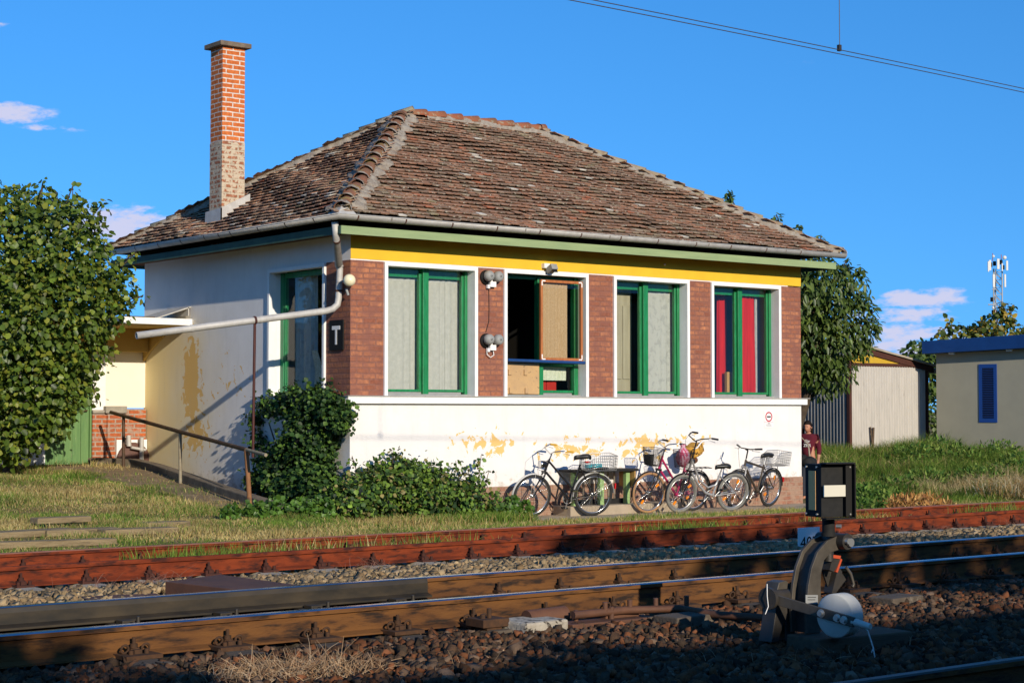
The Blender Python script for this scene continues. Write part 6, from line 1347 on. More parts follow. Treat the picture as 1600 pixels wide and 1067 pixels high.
hr_.sphere(hc - f2 * .085 - u3 * .02, (.05, .05, .06), 12, 8); hr_.tube([hc - f2 * .11 - u3 * .03, hc - f2 * .145 - u3 * .09 + CR * .01, hc - f2 * .13 - u3 * .17 + CR * .02], [.045, .042, .012], 10)
ob('hair', hr_, None, person)
V = [pw(.01, 0, .88), pw(.01, 0, 1.04), pw(.0, 0, 1.23), pw(-.01, 0, 1.345)]; E_ = [(0, 1), (1, 2), (2, 3)]; Rd = [(.145, .13), (.135, .12), (.15, .128), (.085, .08)]
for s in (-1, 1): limb(2, [(0, s * .165, 1.295), (-.02, s * .215, 1.06), (.06 if s < 0 else .02, s * .215, .93)], [.068, .056, .045])
swt = skin('sweater', V, E_, Rd, M['maroonknit'], person)
V = [pw(0, 0, .89), pw(0, 0, .82)]; E_ = [(0, 1)]; Rd = [(.14, .125), (.15, .12)]
for s in (-1, 1): limb(1, [(0, s * .09, .76), (.02, s * .10, .44), (-.02, s * .10, .10)], [.098, .07, .052])
skin('jeans', V, E_, Rd, M['jeans'], person)
lc_ = pw(.152, .02, 1.13); xd = -lft; xd = xd if xd.dot(CR) > 0 else -xd
tm = MB().mat(M['lettering']); text_mb(tm, 'Gir', lc_ + Vector((0, 0, .05)) + fwd * .0, xd, (0, 0, 1), .085, .006); text_mb(tm, 'ZER', lc_ + Vector((0, 0, -.03)), xd, (0, 0, 1), .085, .006); ob('lettering', tm, None, swt)
a = atd(1252, 683, PD - .35); b = atd(1263, 694, PD - .4); c = atd(1266, 722, PD - .45); d_ = atd(1267, 770, PD - .5)
thing('bent_rod', MB().mat(M['greytimber']).tube([a, b, c, d_], [.008, .014, .02, .02], 8), None, 'bent pale rod standing in front of the person at the house corner', 'rod')
a = atd(1252, 716, PD - .6); thing('bundle', MB().mat(M['matblack']).sphere(atd(1264, 722, PD - .55), (.18, .14, .12), 14, 10).sphere(atd(1254, 716, PD - .55), (.12, .1, .08), 12, 8), None, 'dark bundle in front of the person, mostly hidden by the lantern', 'bundle')

# ------------------------------------------------------------------ vegetation
def leaf_arrays(P, T, Nn, Ln, Wd, cols, fold=.25, droop=0.0):
    n = len(P); T = T / np.linalg.norm(T, axis=1, keepdims=True); S = np.cross(T, Nn); S /= (np.linalg.norm(S, axis=1, keepdims=True) + 1e-9); Nn = np.cross(S, T)
    L = Ln[:, None]; W = Wd[:, None]; f = fold
    dr = np.array([0, 0, -1.0]) * droop
    pts = [P, P + T * L * .30 + S * W + Nn * W * f, P + T * L * .72 + S * W * .72 + Nn * W * f + dr * L * .5, P + T * L + dr * L, P + T * L * .72 - S * W * .72 + Nn * W * f + dr * L * .5, P + T * L * .30 - S * W + Nn * W * f]
    V = np.stack(pts, 1).reshape(-1, 3); o = (np.arange(n) * 6)[:, None]
    Fq = np.concatenate([o + np.array([[0, 1, 2, 3]]), o + np.array([[0, 3, 4, 5]])], 0); return V, Fq, np.repeat(cols, 6, 0)
def unit(n): v = rng.normal(0, 1, (n, 3)); return v / np.linalg.norm(v, axis=1, keepdims=True)
def crown(blobs, n, shell=.55, clump=0, csize=.2):
    """points spread through a union of lumps, mostly in their outer part"""
    vol = np.array([b[1][0] * b[1][2] for b in blobs], float); k = rng.choice(len(blobs), n, p=vol / vol.sum())
    C = np.array([tuple(b[0]) for b in blobs]); Rr = np.array([b[1] for b in blobs], float); u = unit(n)
    r = shell + (1 - shell) * rng.random(n) ** .6; r = np.where(rng.random(n) < .25, rng.random(n) ** .4, r) * (1 + .10 * np.sin(u[:, 0] * 7 + k) * np.cos(u[:, 2] * 6 + k * 2))
    P = C[k] + u * Rr[k] * r[:, None]
    if clump: 
        cc = P[:clump]; j = rng.integers(0, clump, n); P = cc[j] + rng.normal(0, csize, (n, 3)); u = (P - C[k[:clump]][j]); u /= np.linalg.norm(u, axis=1, keepdims=True) + 1e-9
    return P, u
def foliage(name, blobs, n, ln, wd, cols, m, parent=None, down=.6, clump=0, csize=.2, var=.22, sun=.5, fold=.25, droop=0, extra=None, ground=None):
    P, u = crown(blobs, n, clump=clump, csize=csize)
    if extra is not None: P = np.concatenate([P, extra[0]]); u = np.concatenate([u, extra[1]])
    if ground is not None: k = P[:, 2] > gz(P[:, 0], P[:, 1]) + ground; P, u = P[k], u[k]
    n = len(P); T = u * .5 + unit(n) * .7 + np.array([0, 0, -down]); Nn = u * .8 + unit(n) * .55 + np.array([-.1, -.5, .5]) * sun
    s = rng.uniform(.5, 1.3, n); V, Fq, C = leaf_arrays(P, T, Nn, ln * s, wd * s, pal(cols, n, var), fold, droop)
    return npmesh(name, V, Fq, m, C, parent=parent)
def limbs(mb, base, top, r0, targets, rr):
    base, top = Vector(base), Vector(top); mid = base.lerp(top, .5) + Vector((rr.uniform(-.1, .1), rr.uniform(-.1, .1), 0)); mb.tube([base, mid, top], [r0, r0 * .8, r0 * .55], 10)
    for t in targets:
        t = Vector(t); s = base.lerp(top, rr.uniform(.45, 1)); q = s.lerp(t, .5) + Vector((rr.uniform(-.15, .15), rr.uniform(-.15, .15), .1)); mb.tube([s, q, t], [r0 * .4, r0 * .25, r0 * .08], 7)
    return mb
def tree(name, label, cat, base, top, r0, blobs, n, ln, wd, cols, group=None, sprigs=None, **k):
    t = root(name, label, cat, base, group); rr = random.Random(len(label))
    mb = MB().mat(M['bark']); tg = [b[0] for b in blobs] + [s[1] for s in (sprigs or [])]; limbs(mb, base, top, r0, tg, rr); 
    ex = None
    if sprigs:
        P = []; U = []
        for (a, b, cnt) in sprigs:
            a, b = Vector(a), Vector(b); mb.tube([a, a.lerp(b, .5) + Vector((.02, 0, .03)), b], [.015, .01, .005], 5)
            for _ in range(cnt): q = a.lerp(b, rnd.random() ** .7); o = Vector((rnd.gauss(0, .05), rnd.gauss(0, .05), rnd.gauss(0, .04))); P.append(q + o); U.append((o + Vector((0, 0, .03))).normalized())
        ex = (np.array(P), np.array(U))
    ob('trunk', mb, None, t); foliage('crown', blobs, n, ln, wd, cols, M['leaf'], parent=t, extra=ex, **k); return t
GL = [(.062, .10, .018), (.085, .13, .024), (.045, .075, .015), (.13, .17, .035), (.07, .11, .022)]
def B(px, py, d, r, ry=None): return (atd(px, py, d), (r, ry or r, r))
D1 = 29.3
blobs = [B(25, 395, D1, 1.0), B(95, 385, D1 - .2, .85), B(135, 440, D1 + .1, .68), B(160, 480, D1, .52), B(90, 480, D1 - .5, .95), B(20, 500, D1 - .5, 1.0), B(120, 545, D1 - .2, .60), B(60, 590, D1 - .4, .85), B(0, 640, D1 - .4, .85), B(70, 650, D1 - .4, .50), B(25, 690, D1 - .3, .42), B(-70, 430, D1, 1.2), B(-80, 600, D1 - .2, 1.1), B(110, 600, D1 - .2, .42), B(185, 445, D1 + .1, .32), B(60, 330, D1, .42), B(5, 330, D1, .45), B(120, 345, D1, .35)]
sp = [(atd(60, 345, D1), atd(67, 284, D1), 34), (atd(28, 330, D1), atd(30, 287, D1), 26), (atd(108, 345, D1), atd(114, 290, D1), 30), (atd(145, 370, D1), atd(160, 318, D1), 40), (atd(178, 430, D1), atd(212, 395, D1), 40), (atd(178, 480, D1), atd(222, 462, D1), 40), (atd(0, 330, D1), atd(-5, 285, D1), 26), (atd(150, 540, D1), atd(178, 545, D1), 26), (atd(90, 340, D1), atd(88, 300, D1), 20), (atd(140, 590, D1), atd(150, 628, D1), 24)]
tb_ = atd(15, 735, D1); tree('leafy_tree', 'dense round leafed tree growing in front of the green door at the left edge', 'tree', (tb_.x, tb_.y, gz1(tb_.x, tb_.y)), atd(20, 480, D1), .11, blobs, 19000, .100, .044, [(.080, .125, .015), (.105, .155, .018), (.055, .09, .013), (.15, .19, .023), (.20, .215, .028), (.065, .105, .014), (.09, .14, .018)], sprigs=sp, down=.55, sun=.9, var=.24)
D2 = 40.5
blobs = [B(1290, 465, D2, .85), B(1322, 500, D2, .68), B(1300, 540, D2, .72), B(1335, 452, D2, .42), B(1348, 518, D2, .38), B(1265, 520, D2, .9), B(1272, 440, D2, .6), B(1285, 585, D2 + .2, .55), B(1312, 428, D2, .28), B(1240, 450, D2, 1.2), B(1200, 480, D2 + 1, 1.4), B(1310, 580, D2, .42), B(1262, 570, D2 + .2, .5), B(1350, 545, D2 + .3, .25)]
sp = [(atd(1140, 345, D2), atd(1139, 300, D2), 60), (atd(1210, 380, D2), atd(1213, 335, D2), 50), (atd(1240, 390, D2), atd(1252, 352, D2), 60), (atd(1275, 400, D2), atd(1283, 368, D2), 40), (atd(1330, 450, D2), atd(1322, 408, D2), 40), (atd(1345, 500, D2), atd(1374, 510, D2), 50), (atd(1345, 470, D2), atd(1368, 485, D2), 40), (atd(1340, 430, D2), atd(1345, 418, D2), 30)]
for q in [(1140, 380), (1210, 410), (1250, 415)]: sp.append((atd(1230, 470, D2 + .3), atd(q[0], q[1] - 30, D2), 20))
tb_ = atd(1222, 720, D2 + .5); tree('walnut_tree', 'walnut tree with long drooping leaves rising behind the right end of the house', 'tree', (tb_.x, tb_.y, 0.2), atd(1280, 520, D2), .14, blobs, 8200, .155, .036, GL, sprigs=sp, down=.75, sun=.7, droop=.15)
YL = [(.12, .14, .025), (.26, .22, .03), (.06, .09, .018), (.09, .12, .022), (.34, .23, .03), (.05, .075, .015)]
D3 = 56
for k, (bl, sp, lab, n_) in enumerate((
    ([B(1440, 585, D3, .9), B(1450, 640, D3, 1.0), B(1440, 690, D3, 1.0), B(1430, 560, D3, .5), B(1455, 560, D3, .5)], [((1430, 560), (1424, 532)), ((1445, 560), (1438, 533)), ((1455, 560), (1452, 545))], 'dark narrow tree in the gap between the corrugated shed and the grey cabin', 1900),
    ([B(1490, 535, D3 + 1, .65), B(1475, 545, D3 + 1, .6), B(1510, 535, D3 + 1, .55), B(1530, 545, D3 + 1, .7)], [((1487, 525), (1485, 498)), ((1475, 535), (1468, 512)), ((1510, 525), (1512, 508)), ((1525, 530), (1528, 512))], 'yellowing tree showing over the left end of the blue cabin roof', 420),
    ([B(1555, 520, D3 + 1, .75), B(1570, 530, D3 + 1, .7), B(1545, 535, D3 + 1, .7), B(1560, 505, D3 + 1, .4), B(1595, 535, D3 + 1, .55)], [((1565, 505), (1572, 472)), ((1570, 490), (1584, 476)), ((1545, 515), (1532, 500)), ((1560, 500), (1562, 478)), ((1590, 525), (1594, 512)), ((1575, 510), (1580, 495))], 'yellowing tree over the blue cabin roof in front of the phone mast', 560))):
    spg = [(atd(*a, D3 + 1), atd(*b, D3 + 1), 22) for a, b in sp]; c0 = bl[0][0]
    tree('yellowing_tree', lab, 'tree', (c0.x, c0.y, .4), (c0.x, c0.y, c0.z - .2), .09, bl, n_, .20, .075, YL if k else GL, sprigs=spg, sun=.6)
# ivy on the corner
IV = [(.022, .050, .012), (.032, .070, .015), (.048, .098, .018), (.018, .040, .010), (.085, .15, .022)]
def Bi(px, py, ax_, v, r, ry=None): p = at(px, py, ax_, v); return (p, (r * (.8 if ax_ == 0 else 1), ry or r, r))
blobs = [Bi(418, 632, 0, -.10, .13, .12), Bi(448, 636, 0, -.14, .20), Bi(470, 630, 0, -.18, .22), Bi(497, 628, 0, -.2, .26), Bi(520, 638, 0, -.22, .24), Bi(535, 655, 1, -.12, .15), Bi(478, 672, 0, -.25, .28), Bi(500, 682, 0, -.25, .24), Bi(455, 708, 0, -.3, .30), Bi(482, 728, 0, -.35, .34), Bi(440, 750, 0, -.4, .34), Bi(422, 722, 0, -.15, .17), Bi(406, 690, 0, -.08, .11), Bi(410, 760, 0, -.3, .26), Bi(462, 775, 0, -.5, .34), Bi(500, 768, 0, -.5, .34), Bi(404, 655, 0, -.06, .09), Bi(508, 715, 0, -.2, .15)]
iv = root('ivy', 'big dark ivy climbing the house corner under the side window', 'ivy', (-.3, .6, 0))
foliage('foliage', blobs, 15000, .068, .034, IV, M['ivyleaf'], parent=iv, clump=700, csize=.075, down=.5, sun=.8, var=.28, ground=.02)
st = MB().mat(M['bark']); P = []; U = []
for (a_, b_, v_, n_) in (((410, 640), (402, 622), -.05, 16), ((440, 632), (428, 612), -.1, 18), ((480, 622), (492, 604), -.2, 22), ((515, 630), (530, 612), -.2, 22), ((530, 650), (546, 640), -.15, 20), ((535, 660), (547, 672), -.12, 18), ((405, 690), (394, 676), -.04, 14), ((410, 720), (394, 712), -.06, 16), ((405, 750), (388, 742), -.1, 16), ((505, 700), (524, 690), -.2, 18), ((500, 730), (522, 738), -.3, 18), ((415, 660), (398, 650), -.04, 14)):
    A_, B_ = at(*a_, 0, v_), at(*b_, 0, v_); st.tube([A_, B_], [.008, .004], 4)
    for _ in range(n_): o_ = Vector((rnd.gauss(0, .03), rnd.gauss(0, .045), rnd.gauss(0, .035))); P.append(A_.lerp(B_, rnd.random() ** .8) + o_); U.append(o_.normalized())
foliage('shoots', [(Vector((-.3, .9, .5)), (.1, .1, .1))], 10, .072, .035, IV[1:], M['ivyleaf'], parent=iv, extra=(np.array(P), np.array(U)), sun=.9, ground=0)
for q in ((450, 640), (500, 640), (420, 660), (480, 700)): p = at(q[0], q[1], 0, -.1); st.tube([(-.25, .9, gz1(-.25, .9)), (-.22, (p.y + .9) / 2, .7), p], [.03, .022, .01], 6)
ob('stem', st, None, iv)
blobs = [Bi(562, 772, 1, -.5, .30), Bi(590, 772, 1, -.45, .30), Bi(545, 788, 1, -.7, .32), Bi(612, 757, 1, -.3, .18), Bi(632, 765, 1, -.35, .24), Bi(657, 756, 1, -.3, .19), Bi(683, 770, 1, -.35, .20), Bi(702, 775, 1, -.35, .21), Bi(660, 788, 1, -.5, .28), Bi(722, 785, 1, -.35, .20), Bi(745, 788, 1, -.4, .17), Bi(585, 752, 1, -.3, .14), Bi(600, 738, 1, -.25, .10), Bi(690, 745, 1, -.2, .10), Bi(765, 792, 1, -.3, .14), Bi(785, 797, 1, -.35, .09), Bi(622, 728, 1, -.2, .10), Bi(642, 740, 1, -.2, .11), Bi(665, 738, 1, -.2, .09), Bi(735, 765, 1, -.3, .12), Bi(750, 750, 1, -.25, .08)]
sp = []
for a, b, n_ in (((615, 735), (612, 702), 26), ((612, 702), (608, 706), 10), ((745, 770), (752, 710), 46), ((720, 765), (712, 720), 44), ((560, 745), (550, 712), 26), ((660, 740), (632, 722), 24), ((580, 745), (575, 722), 18), ((690, 740), (668, 728), 16), ((738, 765), (730, 728), 26), ((640, 740), (652, 716), 20), ((600, 745), (592, 712), 20), ((755, 770), (764, 735), 18), ((700, 760), (706, 735), 18), ((770, 785), (782, 765), 14), ((565, 755), (560, 735), 18)): sp.append((at(*a, 1, -.3), at(*b, 1, -.28), n_))
ivb = root('ivy_shrub', 'low ragged ivy shrub along the foot of the white wall, left of the bicycles', 'shrub', (1.2, -.4, -.1)); P = []; U = []; sm_ = MB().mat(M['bark'])
for a, b, n_ in sp:
    ob('stem', MB().mat(M['bark']).tube([a, b], [.010, .005], 5), None, ivb)
    for _ in range(n_): o = Vector((rnd.gauss(0, .05), rnd.gauss(0, .05), rnd.gauss(0, .03))); P.append(a.lerp(b, rnd.random()) + o); U.append(o.normalized())
foliage('foliage', blobs, 13500, .066, .032, IV + [(.10, .17, .025), (.14, .22, .03), (.12, .19, .03), (.20, .17, .06)], M['ivyleaf'], parent=ivb, clump=420, csize=.085, down=.35, sun=.7, var=.3, extra=(np.array(P), np.array(U)), ground=.0)
# weeds by the kerb end and at the wheel of the black bicycle
for (bl, n_, lab) in (([Bi(400, 800, 1, -1.3, .16), Bi(430, 800, 1, -1.2, .2), Bi(470, 803, 1, -1.1, .22), Bi(360, 803, 1, -1.5, .13), Bi(500, 800, 1, -1.0, .2)], 1500, 'bright green ground weeds at the end of the kerb'), ([Bi(800, 790, 1, -.45, .13), Bi(820, 797, 1, -.5, .12), Bi(795, 800, 1, -.55, .10)], 500, 'small green weeds growing through the front wheel of the black bicycle')):
    w = foliage('weeds', bl, n_, .07, .035, [(.07, .15, .02), (.10, .19, .028), (.05, .11, .018)], M['leaf'], down=.1, sun=.8, ground=-.02); props(w, lab, 'weeds', kind='stuff')

# grass
def blades(name, x, y, h, cols, w=.0045, lean=.45, zoff=0.0, label=None, var=.2, mat=None, z=None):
    n = len(x); z = (gz(x, y) if z is None else z) + zoff; P = np.stack([x, y, z], -1); a = rng.uniform(0, 6.2832, n); l = np.abs(rng.normal(0, lean, n)) * h; D = np.stack([np.cos(a), np.sin(a), 0 * a], -1); b = rng.uniform(0, 6.2832, n); S = np.stack([np.cos(b), np.sin(b), 0 * b], -1) * w * rng.uniform(.6, 1.5, n)[:, None]
    up = np.array([0, 0, 1.0]); hz = h[:, None]; l = l[:, None]
    p1 = P + up * hz * .55 + D * l * .35; p2 = P + up * hz * .95 + D * l
    V = np.stack([P - S, P + S, p1 + S * .8, p1 - S * .8, p2 + S * .15, p2 - S * .15], 1).reshape(-1, 3); o = (np.arange(n) * 6)[:, None]
    Fq = np.concatenate([o + np.array([[0, 1, 2, 3]]), o + np.array([[3, 2, 4, 5]])], 0); c = pal(cols, n, var) if not isinstance(cols, np.ndarray) else cols
    ob_ = npmesh(name, V, Fq, mat or M['grass'], np.repeat(c, 6, 0)); return props(ob_, label, None, kind='stuff')
def pnoise(x, y, s, seed=0): return (np.sin(x * s + 1.3 * np.sin(y * s * .7 + seed)) + np.sin(y * s * 1.3 + 2 + 1.1 * np.sin(x * s * .6 + seed * 2)) + np.sin((x + y) * s * .5 + seed * 3)) / 3
DRY = np.array([(.46, .36, .15), (.38, .29, .11), (.52, .42, .20), (.30, .20, .08)]); GRN = np.array([(.10, .18, .025), (.15, .23, .035), (.20, .26, .05), (.065, .13, .02)])
def gcol(x, y, bias, s=1.6, seed=0):
    p = np.clip(.5 + .55 * pnoise(x, y, s, seed) + bias, .03, .97); g = rng.random(len(x)) < p; a = DRY[rng.integers(0, 4, len(x))]; b = GRN[rng.integers(0, 4, len(x))]; return np.clip(np.where(g[:, None], b, a) * rng.normal(1, .18, (len(x), 1)), .01, .8)
def xcurb(y): return np.interp(y, [-5, -.6, 4.95, 6.3, 9], [-.8, -1.5, -.72, -.9, -.9])
BOARDS = ((40, 834, 1.15, .02, .26), (125, 831, .95, -.03, .22), (215, 829, 1.0, .03, .22), (95, 822, .75, .05, .18), (258, 821, .6, -.08, .2), (70, 844, 1.7, 0, .16))
BP = [at(b_[0], b_[1], 2, .16) for b_ in BOARDS]
x, y = scatter(-9.5, -.6, -5.75, 6.9, 210000)
for p_, b_ in zip(BP, BOARDS): k = ~((np.abs(x - p_.x) < b_[2] / 2 + .03) & (np.abs(y - p_.y + .08) < b_[4] / 2 + .14) & (rng.random(len(x)) < .93)); x, y = x[k], y[k]
wd_ = np.interp(y, [-1, 2, 5, 7], [.5, .75, 1.2, 1.6]); onpath = (y > -.8) & (x > xcurb(y) - .1 - wd_ + .25 * pnoise(x, y, 5)); k = (x < xcurb(y) - .12) & (~onpath | (rng.random(len(x)) < .12 + .25 * (pnoise(x, y, 4, 12) > .2))) & (pnoise(x, y, 3.1, 4) + rng.normal(0, .35, len(x)) > -.75); x, y = x[k], y[k]
blades('grass', x, y, rng.uniform(.012, .08, len(x)) * np.clip(1 + .7 * pnoise(x, y, 2.2, 1) + .7 * pnoise(x, y, 6.5, 2), .25, 2.2), gcol(x, y, -.04, 2.2) * np.clip(1 + .3 * pnoise(x, y, 4.1, 8), .5, 1.4)[:, None], w=.0036, lean=.8, label='patchy half dry lawn left of the house')
x, y = scatter(-1.5, 11, -5.7, -1.25, 52000); k = (y < -1.5 - .3 * pnoise(x, y, 4, 3)) & (pnoise(x, y, 2.5, 2) + rng.normal(0, .4, len(x)) > -.5); x, y = x[k], y[k]
blades('grass', x, y, rng.uniform(.03, .11, len(x)) * (1 + .4 * pnoise(x, y, 3, 1)), gcol(x, y, .0, 1.8), w=.005, label='grass strip between the track and the paving with the bicycles')
x, y = scatter(-9.5, 11, -5.84, -5.2, 15000); k = pnoise(x, y, 1.7, 5) + rng.normal(0, .3, len(x)) > -.2; x, y = x[k], y[k]
blades('grass', x, y, rng.uniform(.03, .13, len(x)), gcol(x, y, -.05), w=.005, label='rough grass along the far rusty rail')
x, y = scatter(-9.5, 11, -7.33, -6.0, 26000); k = pnoise(x * .8, y * .4, 2.3, 7) + rng.normal(0, .22, len(x)) > .36; x, y = x[k], y[k]
blades('grass', x, y, rng.uniform(.08, .27, len(x)), gcol(x, y, .25), w=.0045, label='tufts of grass growing between the two rusty rails')
x, y = scatter(10.4, 28, -5.7, 8.5, 170000); k = ((x > 11.4) | (y < -1)) & ~((x > 19.6) & (y > 7.2)); x, y = x[k], y[k]
hh_ = rng.uniform(.06, .30, len(x)) * np.clip(.9 + .9 * pnoise(x, y, 2.1, 3) + .5 * pnoise(x, y, 5.2, 1), .25, 2) * np.interp(y, [-5.5, -3, 2], [.4, .9, 1.35])
cB = gcol(x, y, .36, 2.4, 2) * np.clip(.85 + .3 * pnoise(x, y, 3.3, 6), .5, 1.2)[:, None]; hay = (pnoise(x, y, .9, 9) > .30) & (y < 0); cB[hay] = np.array((.40, .31, .17)) * rng.normal(1, .2, (hay.sum(), 1)); cB = np.clip(cB, .01, .8)
blades('grass', x, y, hh_ * .8, cB, w=.0048, lean=.9, label='tall unmown grass bank in front of the shed and cabin')
x, y = scatter(12, 21, -3.9, -2.2, 5000); k = pnoise(x, y, 1.1, 11) > .0; x, y = x[k], y[k]
blades('hay', x, y, rng.uniform(.15, .4, len(x)), [(.44, .40, .28), (.38, .27, .13), (.30, .17, .07)], w=.006, lean=1.6, zoff=.05, label='bleached mown hay lying on the grass bank')
x, y = scatter(-.9, 2.5, -1.6, -.6, 7500)
blades('grass', x, y, rng.uniform(.05, .22, len(x)), gcol(x, y, .1), w=.005, label='long grass at the foot of the low ivy')
WD = [(.05, .11, .022), (.075, .15, .028), (.11, .19, .035), (.035, .08, .018), (.16, .22, .05)]
def Bg(px, py, r, rz, v=0): d = (1.45 - .05 * v) * 1.0; p = at(px, py, 2, .28); return (Vector((p.x, p.y, gz1(p.x, p.y) + rz * .5)), (r, r, rz))
for bl, n_, ln_, wd_2, cols_, lab in (
    ([Bg(1345, 765, .5, .30), Bg(1365, 758, .45, .28), Bg(1385, 770, .4, .25), Bg(1350, 780, .35, .2), Bg(1400, 752, .45, .25)], 2600, .09, .022, WD, 'dark leafy weeds on the bank just right of the lantern'),
    ([Bg(1430, 735, .6, .30), Bg(1470, 728, .6, .3), Bg(1500, 735, .55, .28), Bg(1530, 745, .5, .22), Bg(1450, 745, .5, .22), Bg(1590, 740, .6, .3), Bg(1560, 730, .6, .3)], 3400, .10, .018, WD + [(.20, .27, .06)], 'bright green leafy weeds on the bank below the grey cabin'),
    ([Bg(1420, 775, .38, .16), Bg(1445, 772, .4, .16), Bg(1400, 778, .3, .14), Bg(1470, 778, .35, .12)], 1500, .10, .014, [(.40, .20, .06), (.48, .29, .11), (.26, .12, .05), (.34, .17, .06)], 'heap of brown withered weeds at the foot of the bank'),
    ([Bg(1380, 712, .5, .2), Bg(1340, 716, .4, .2), Bg(1300, 718, .4, .2), Bg(1480, 702, .6, .3), Bg(1540, 698, .5, .3)], 1300, .09, .016, WD + [(.34, .30, .12)], 'thin tall weeds along the foot of the shed and the cabin')):
    w = foliage('weeds', bl, n_, ln_, wd_2, cols_, M['grass'], down=-.35, sun=.5, ground=-.03); props(w, lab, 'weeds', kind='stuff')
# dry twigs
def twigs(name, c, r, n, h, cols, label, thick=.0022):
    V = []; Fq = []; C = []
    for i in range(n):
        a = rnd.uniform(0, 6.28); q = math.sqrt(rnd.random()); p = Vector((c[0] + r[0] * q * math.cos(a), c[1] + r[1] * q * math.sin(a), 0)); p.z = gz1(p.x, p.y) + rnd.uniform(0, .05); hh2 = h * rnd.uniform(.4, 1.2) * (1 - .5 * q); d = Vector((rnd.gauss(0, .6), rnd.gauss(0, .6), rnd.uniform(.3, 1))).normalized(); cv = Vector((rnd.gauss(0, .5), rnd.gauss(0, .5), -rnd.uniform(0, .9))); cl = np.array(cols[rnd.randrange(len(cols))]) * rnd.uniform(.7, 1.2); s = d.orthogonal().normalized() * thick; s2 = d.cross(s).normalized() * thick; o = len(V)
        for k in range(5):
            t = k / 4; z = p + d * hh2 * t + cv * hh2 * t * t * .55; z.z = max(z.z, gz1(z.x, z.y) + .01)
            for w in (s, s2, -s, -s2): V.append(z + w * (1 - .6 * t)); C.append(cl)
        for k in range(4):
            for j in range(4): Fq.append((o + k * 4 + j, o + k * 4 + (j + 1) % 4, o + k * 4 + 4 + (j + 1) % 4, o + k * 4 + 4 + j))
    o_ = npmesh(name, np.array([tuple(v) for v in V]), np.array(Fq), M['twig'], np.array(C)); return props(o_, label, None, kind='stuff')
PT = [(.50, .34, .20), (.42, .27, .15), (.56, .41, .26), (.30, .17, .09)]
p = at(470, 1050, 2, .05); twigs('dry_weeds', (p.x, p.y), (.62, .33), 760, .28, PT, 'tangle of dry pale twigs in front of the near rail', .0028)
p = at(400, 1045, 2, .05); twigs('dry_weeds', (p.x, p.y), (.45, .22), 220, .2, PT, 'thin dry twigs left of the pale tangle')
RT = [(.30, .13, .09), (.36, .20, .14), (.24, .10, .07)]
for (px, py, n_, hh_) in ((100, 925, 40, .25), (160, 915, 30, .25), (240, 905, 50, .2), (275, 900, 30, .3), (590, 880, 40, .2), (560, 885, 25, .22), (905, 860, 25, .2), (1005, 855, 25, .22), (1300, 830, 25, .2), (1460, 822, 40, .2), (1560, 815, 50, .2), (1240, 835, 18, .2)):
    p = at(px, py, 2, .08); twigs('dry_weeds', (p.x, min(p.y, -7.5)), (.22, .12), n_, hh_, RT, 'reddish dry weeds along the foot of the near rusty rail', .0018)
for (px, py, n_) in ((760, 1040, 24), (900, 1020, 20), (1010, 1010, 20), (1140, 1040, 24), (1300, 1040, 30), (1450, 1010, 26), (1240, 1000, 20), (650, 985, 10)): p = at(px, py, 2, .02); twigs('dry_weeds', (p.x, p.y), (.4, .25), n_, .22, PT, 'scattered dry stalks among the foreground stones', .0014)
# old boards in the lawn
for k, ((px, py, ln, a, wdt), lab) in enumerate(zip(BOARDS, ('broad weathered board lying in the grass at the left edge', 'short yellowish board, middle one of the row in the lawn', 'long weathered board right of the broken ones in the lawn', 'dark tipped board lying on the others in the lawn', 'broken board end farthest right in the lawn', 'thin plank nearest the track in the lawn'))):
    p = at(px, py, 2, .16); z = gz1(p.x, p.y); mb = MB().mat(M['oldboard']).box((p.x, p.y, z + .035 + (.05 if k == 3 else 0)), (ln, wdt + .05, .075), Matrix.Rotation(a, 3, 'Z') @ Matrix.Rotation(rnd.uniform(-.03, .03), 3, 'Y')); thing('weathered_board', mb, None, lab, 'board', 'old boards in the lawn', bevel=.01)

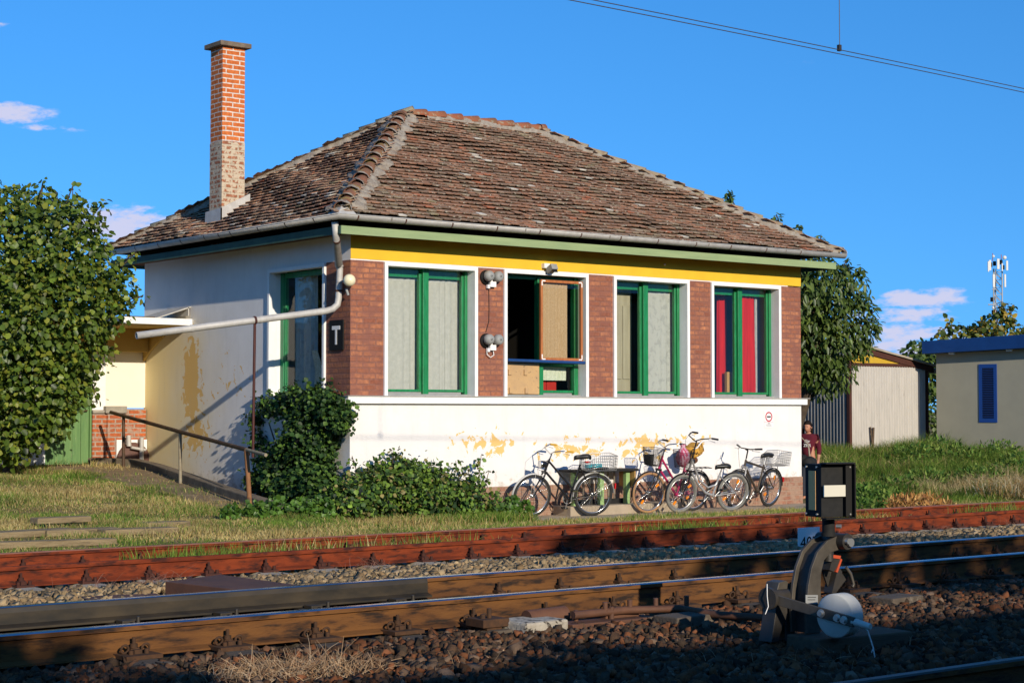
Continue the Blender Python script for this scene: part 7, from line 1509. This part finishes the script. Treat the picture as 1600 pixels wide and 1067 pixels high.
# ------------------------------------------------------------------ unseen building and trees added behind the camera to shade the foreground
mb = MB().mat(M['wall']); sb_ = root('shade_caster_building', 'long plain building added unseen behind the camera to shade the near track', 'building', (-10, -40, 0))
ob('wall', MB().mat(pmat('shade_caster_render', (0.55, 0.45, 0.28), (0.5, 0.41, 0.26), rough=.9)).bx(-48, 40, -44, -34, -.2, 6.40), None, sb_); ob('roof', MB().mat(M['plate']).prism([(-49, -33.6, 6.4), (-49, -44.6, 6.4), (-49, -44.6, 6.8), (-49, -33.6, 6.70)], (90, 0, 0)), None, sb_)
def shade_caster_tree(label, blobs, n, ln, base):
    t = root('shade_caster_tree', label, 'tree', base, 'unseen trees added behind the camera to cast shade'); mb = MB().mat(M['bark']); rr = random.Random(n); limbs(mb, base, (base[0], base[1], 4.5), .16, [b[0] for b in blobs], rr); ob('trunk', mb, None, t); foliage('crown', blobs, n, ln, ln * .42, GL, M['leaf'], parent=t, sun=.2)
YS = -31.5
def SB(x, z, r, rz=None): return (Vector((x, YS + rnd.uniform(-.4, .4), z)), (r, .8, rz or r))
shade_caster_tree('broad leafy tree added behind the camera to cast shade, on the right', [SB(-6.2, 7.6, 1.0), SB(-4.6, 7.2, 1.3), SB(-3.0, 7.2, 1.1), SB(-1.6, 6.6, 1.2), SB(.2, 6.4, 1.3), SB(2.2, 6.5, 1.3), SB(4.5, 6.5, 1.6), SB(-3.2, 5.6, 1.4), SB(0, 5, 1.6), SB(3, 5, 1.6), SB(7, 6.2, 1.7)], 9000, .26, (-1, YS, 0))
shade_caster_tree('leafy tree added behind the camera to cast shade, on the left', [SB(-15.5, 6.0, 1.5), SB(-18, 6.2, 1.8), SB(-14.2, 6.0, .9), SB(-21, 6, 1.8)], 5000, .26, (-17, YS, 0))
shade_caster_tree('thin tree added behind the camera to cast shade, in the middle', [SB(-11.0, 5.2, .8), SB(-9.7, 5.15, .75), SB(-8.6, 5.0, .6), SB(-10.4, 5.6, .5)], 1300, .24, (-10, YS, 0))
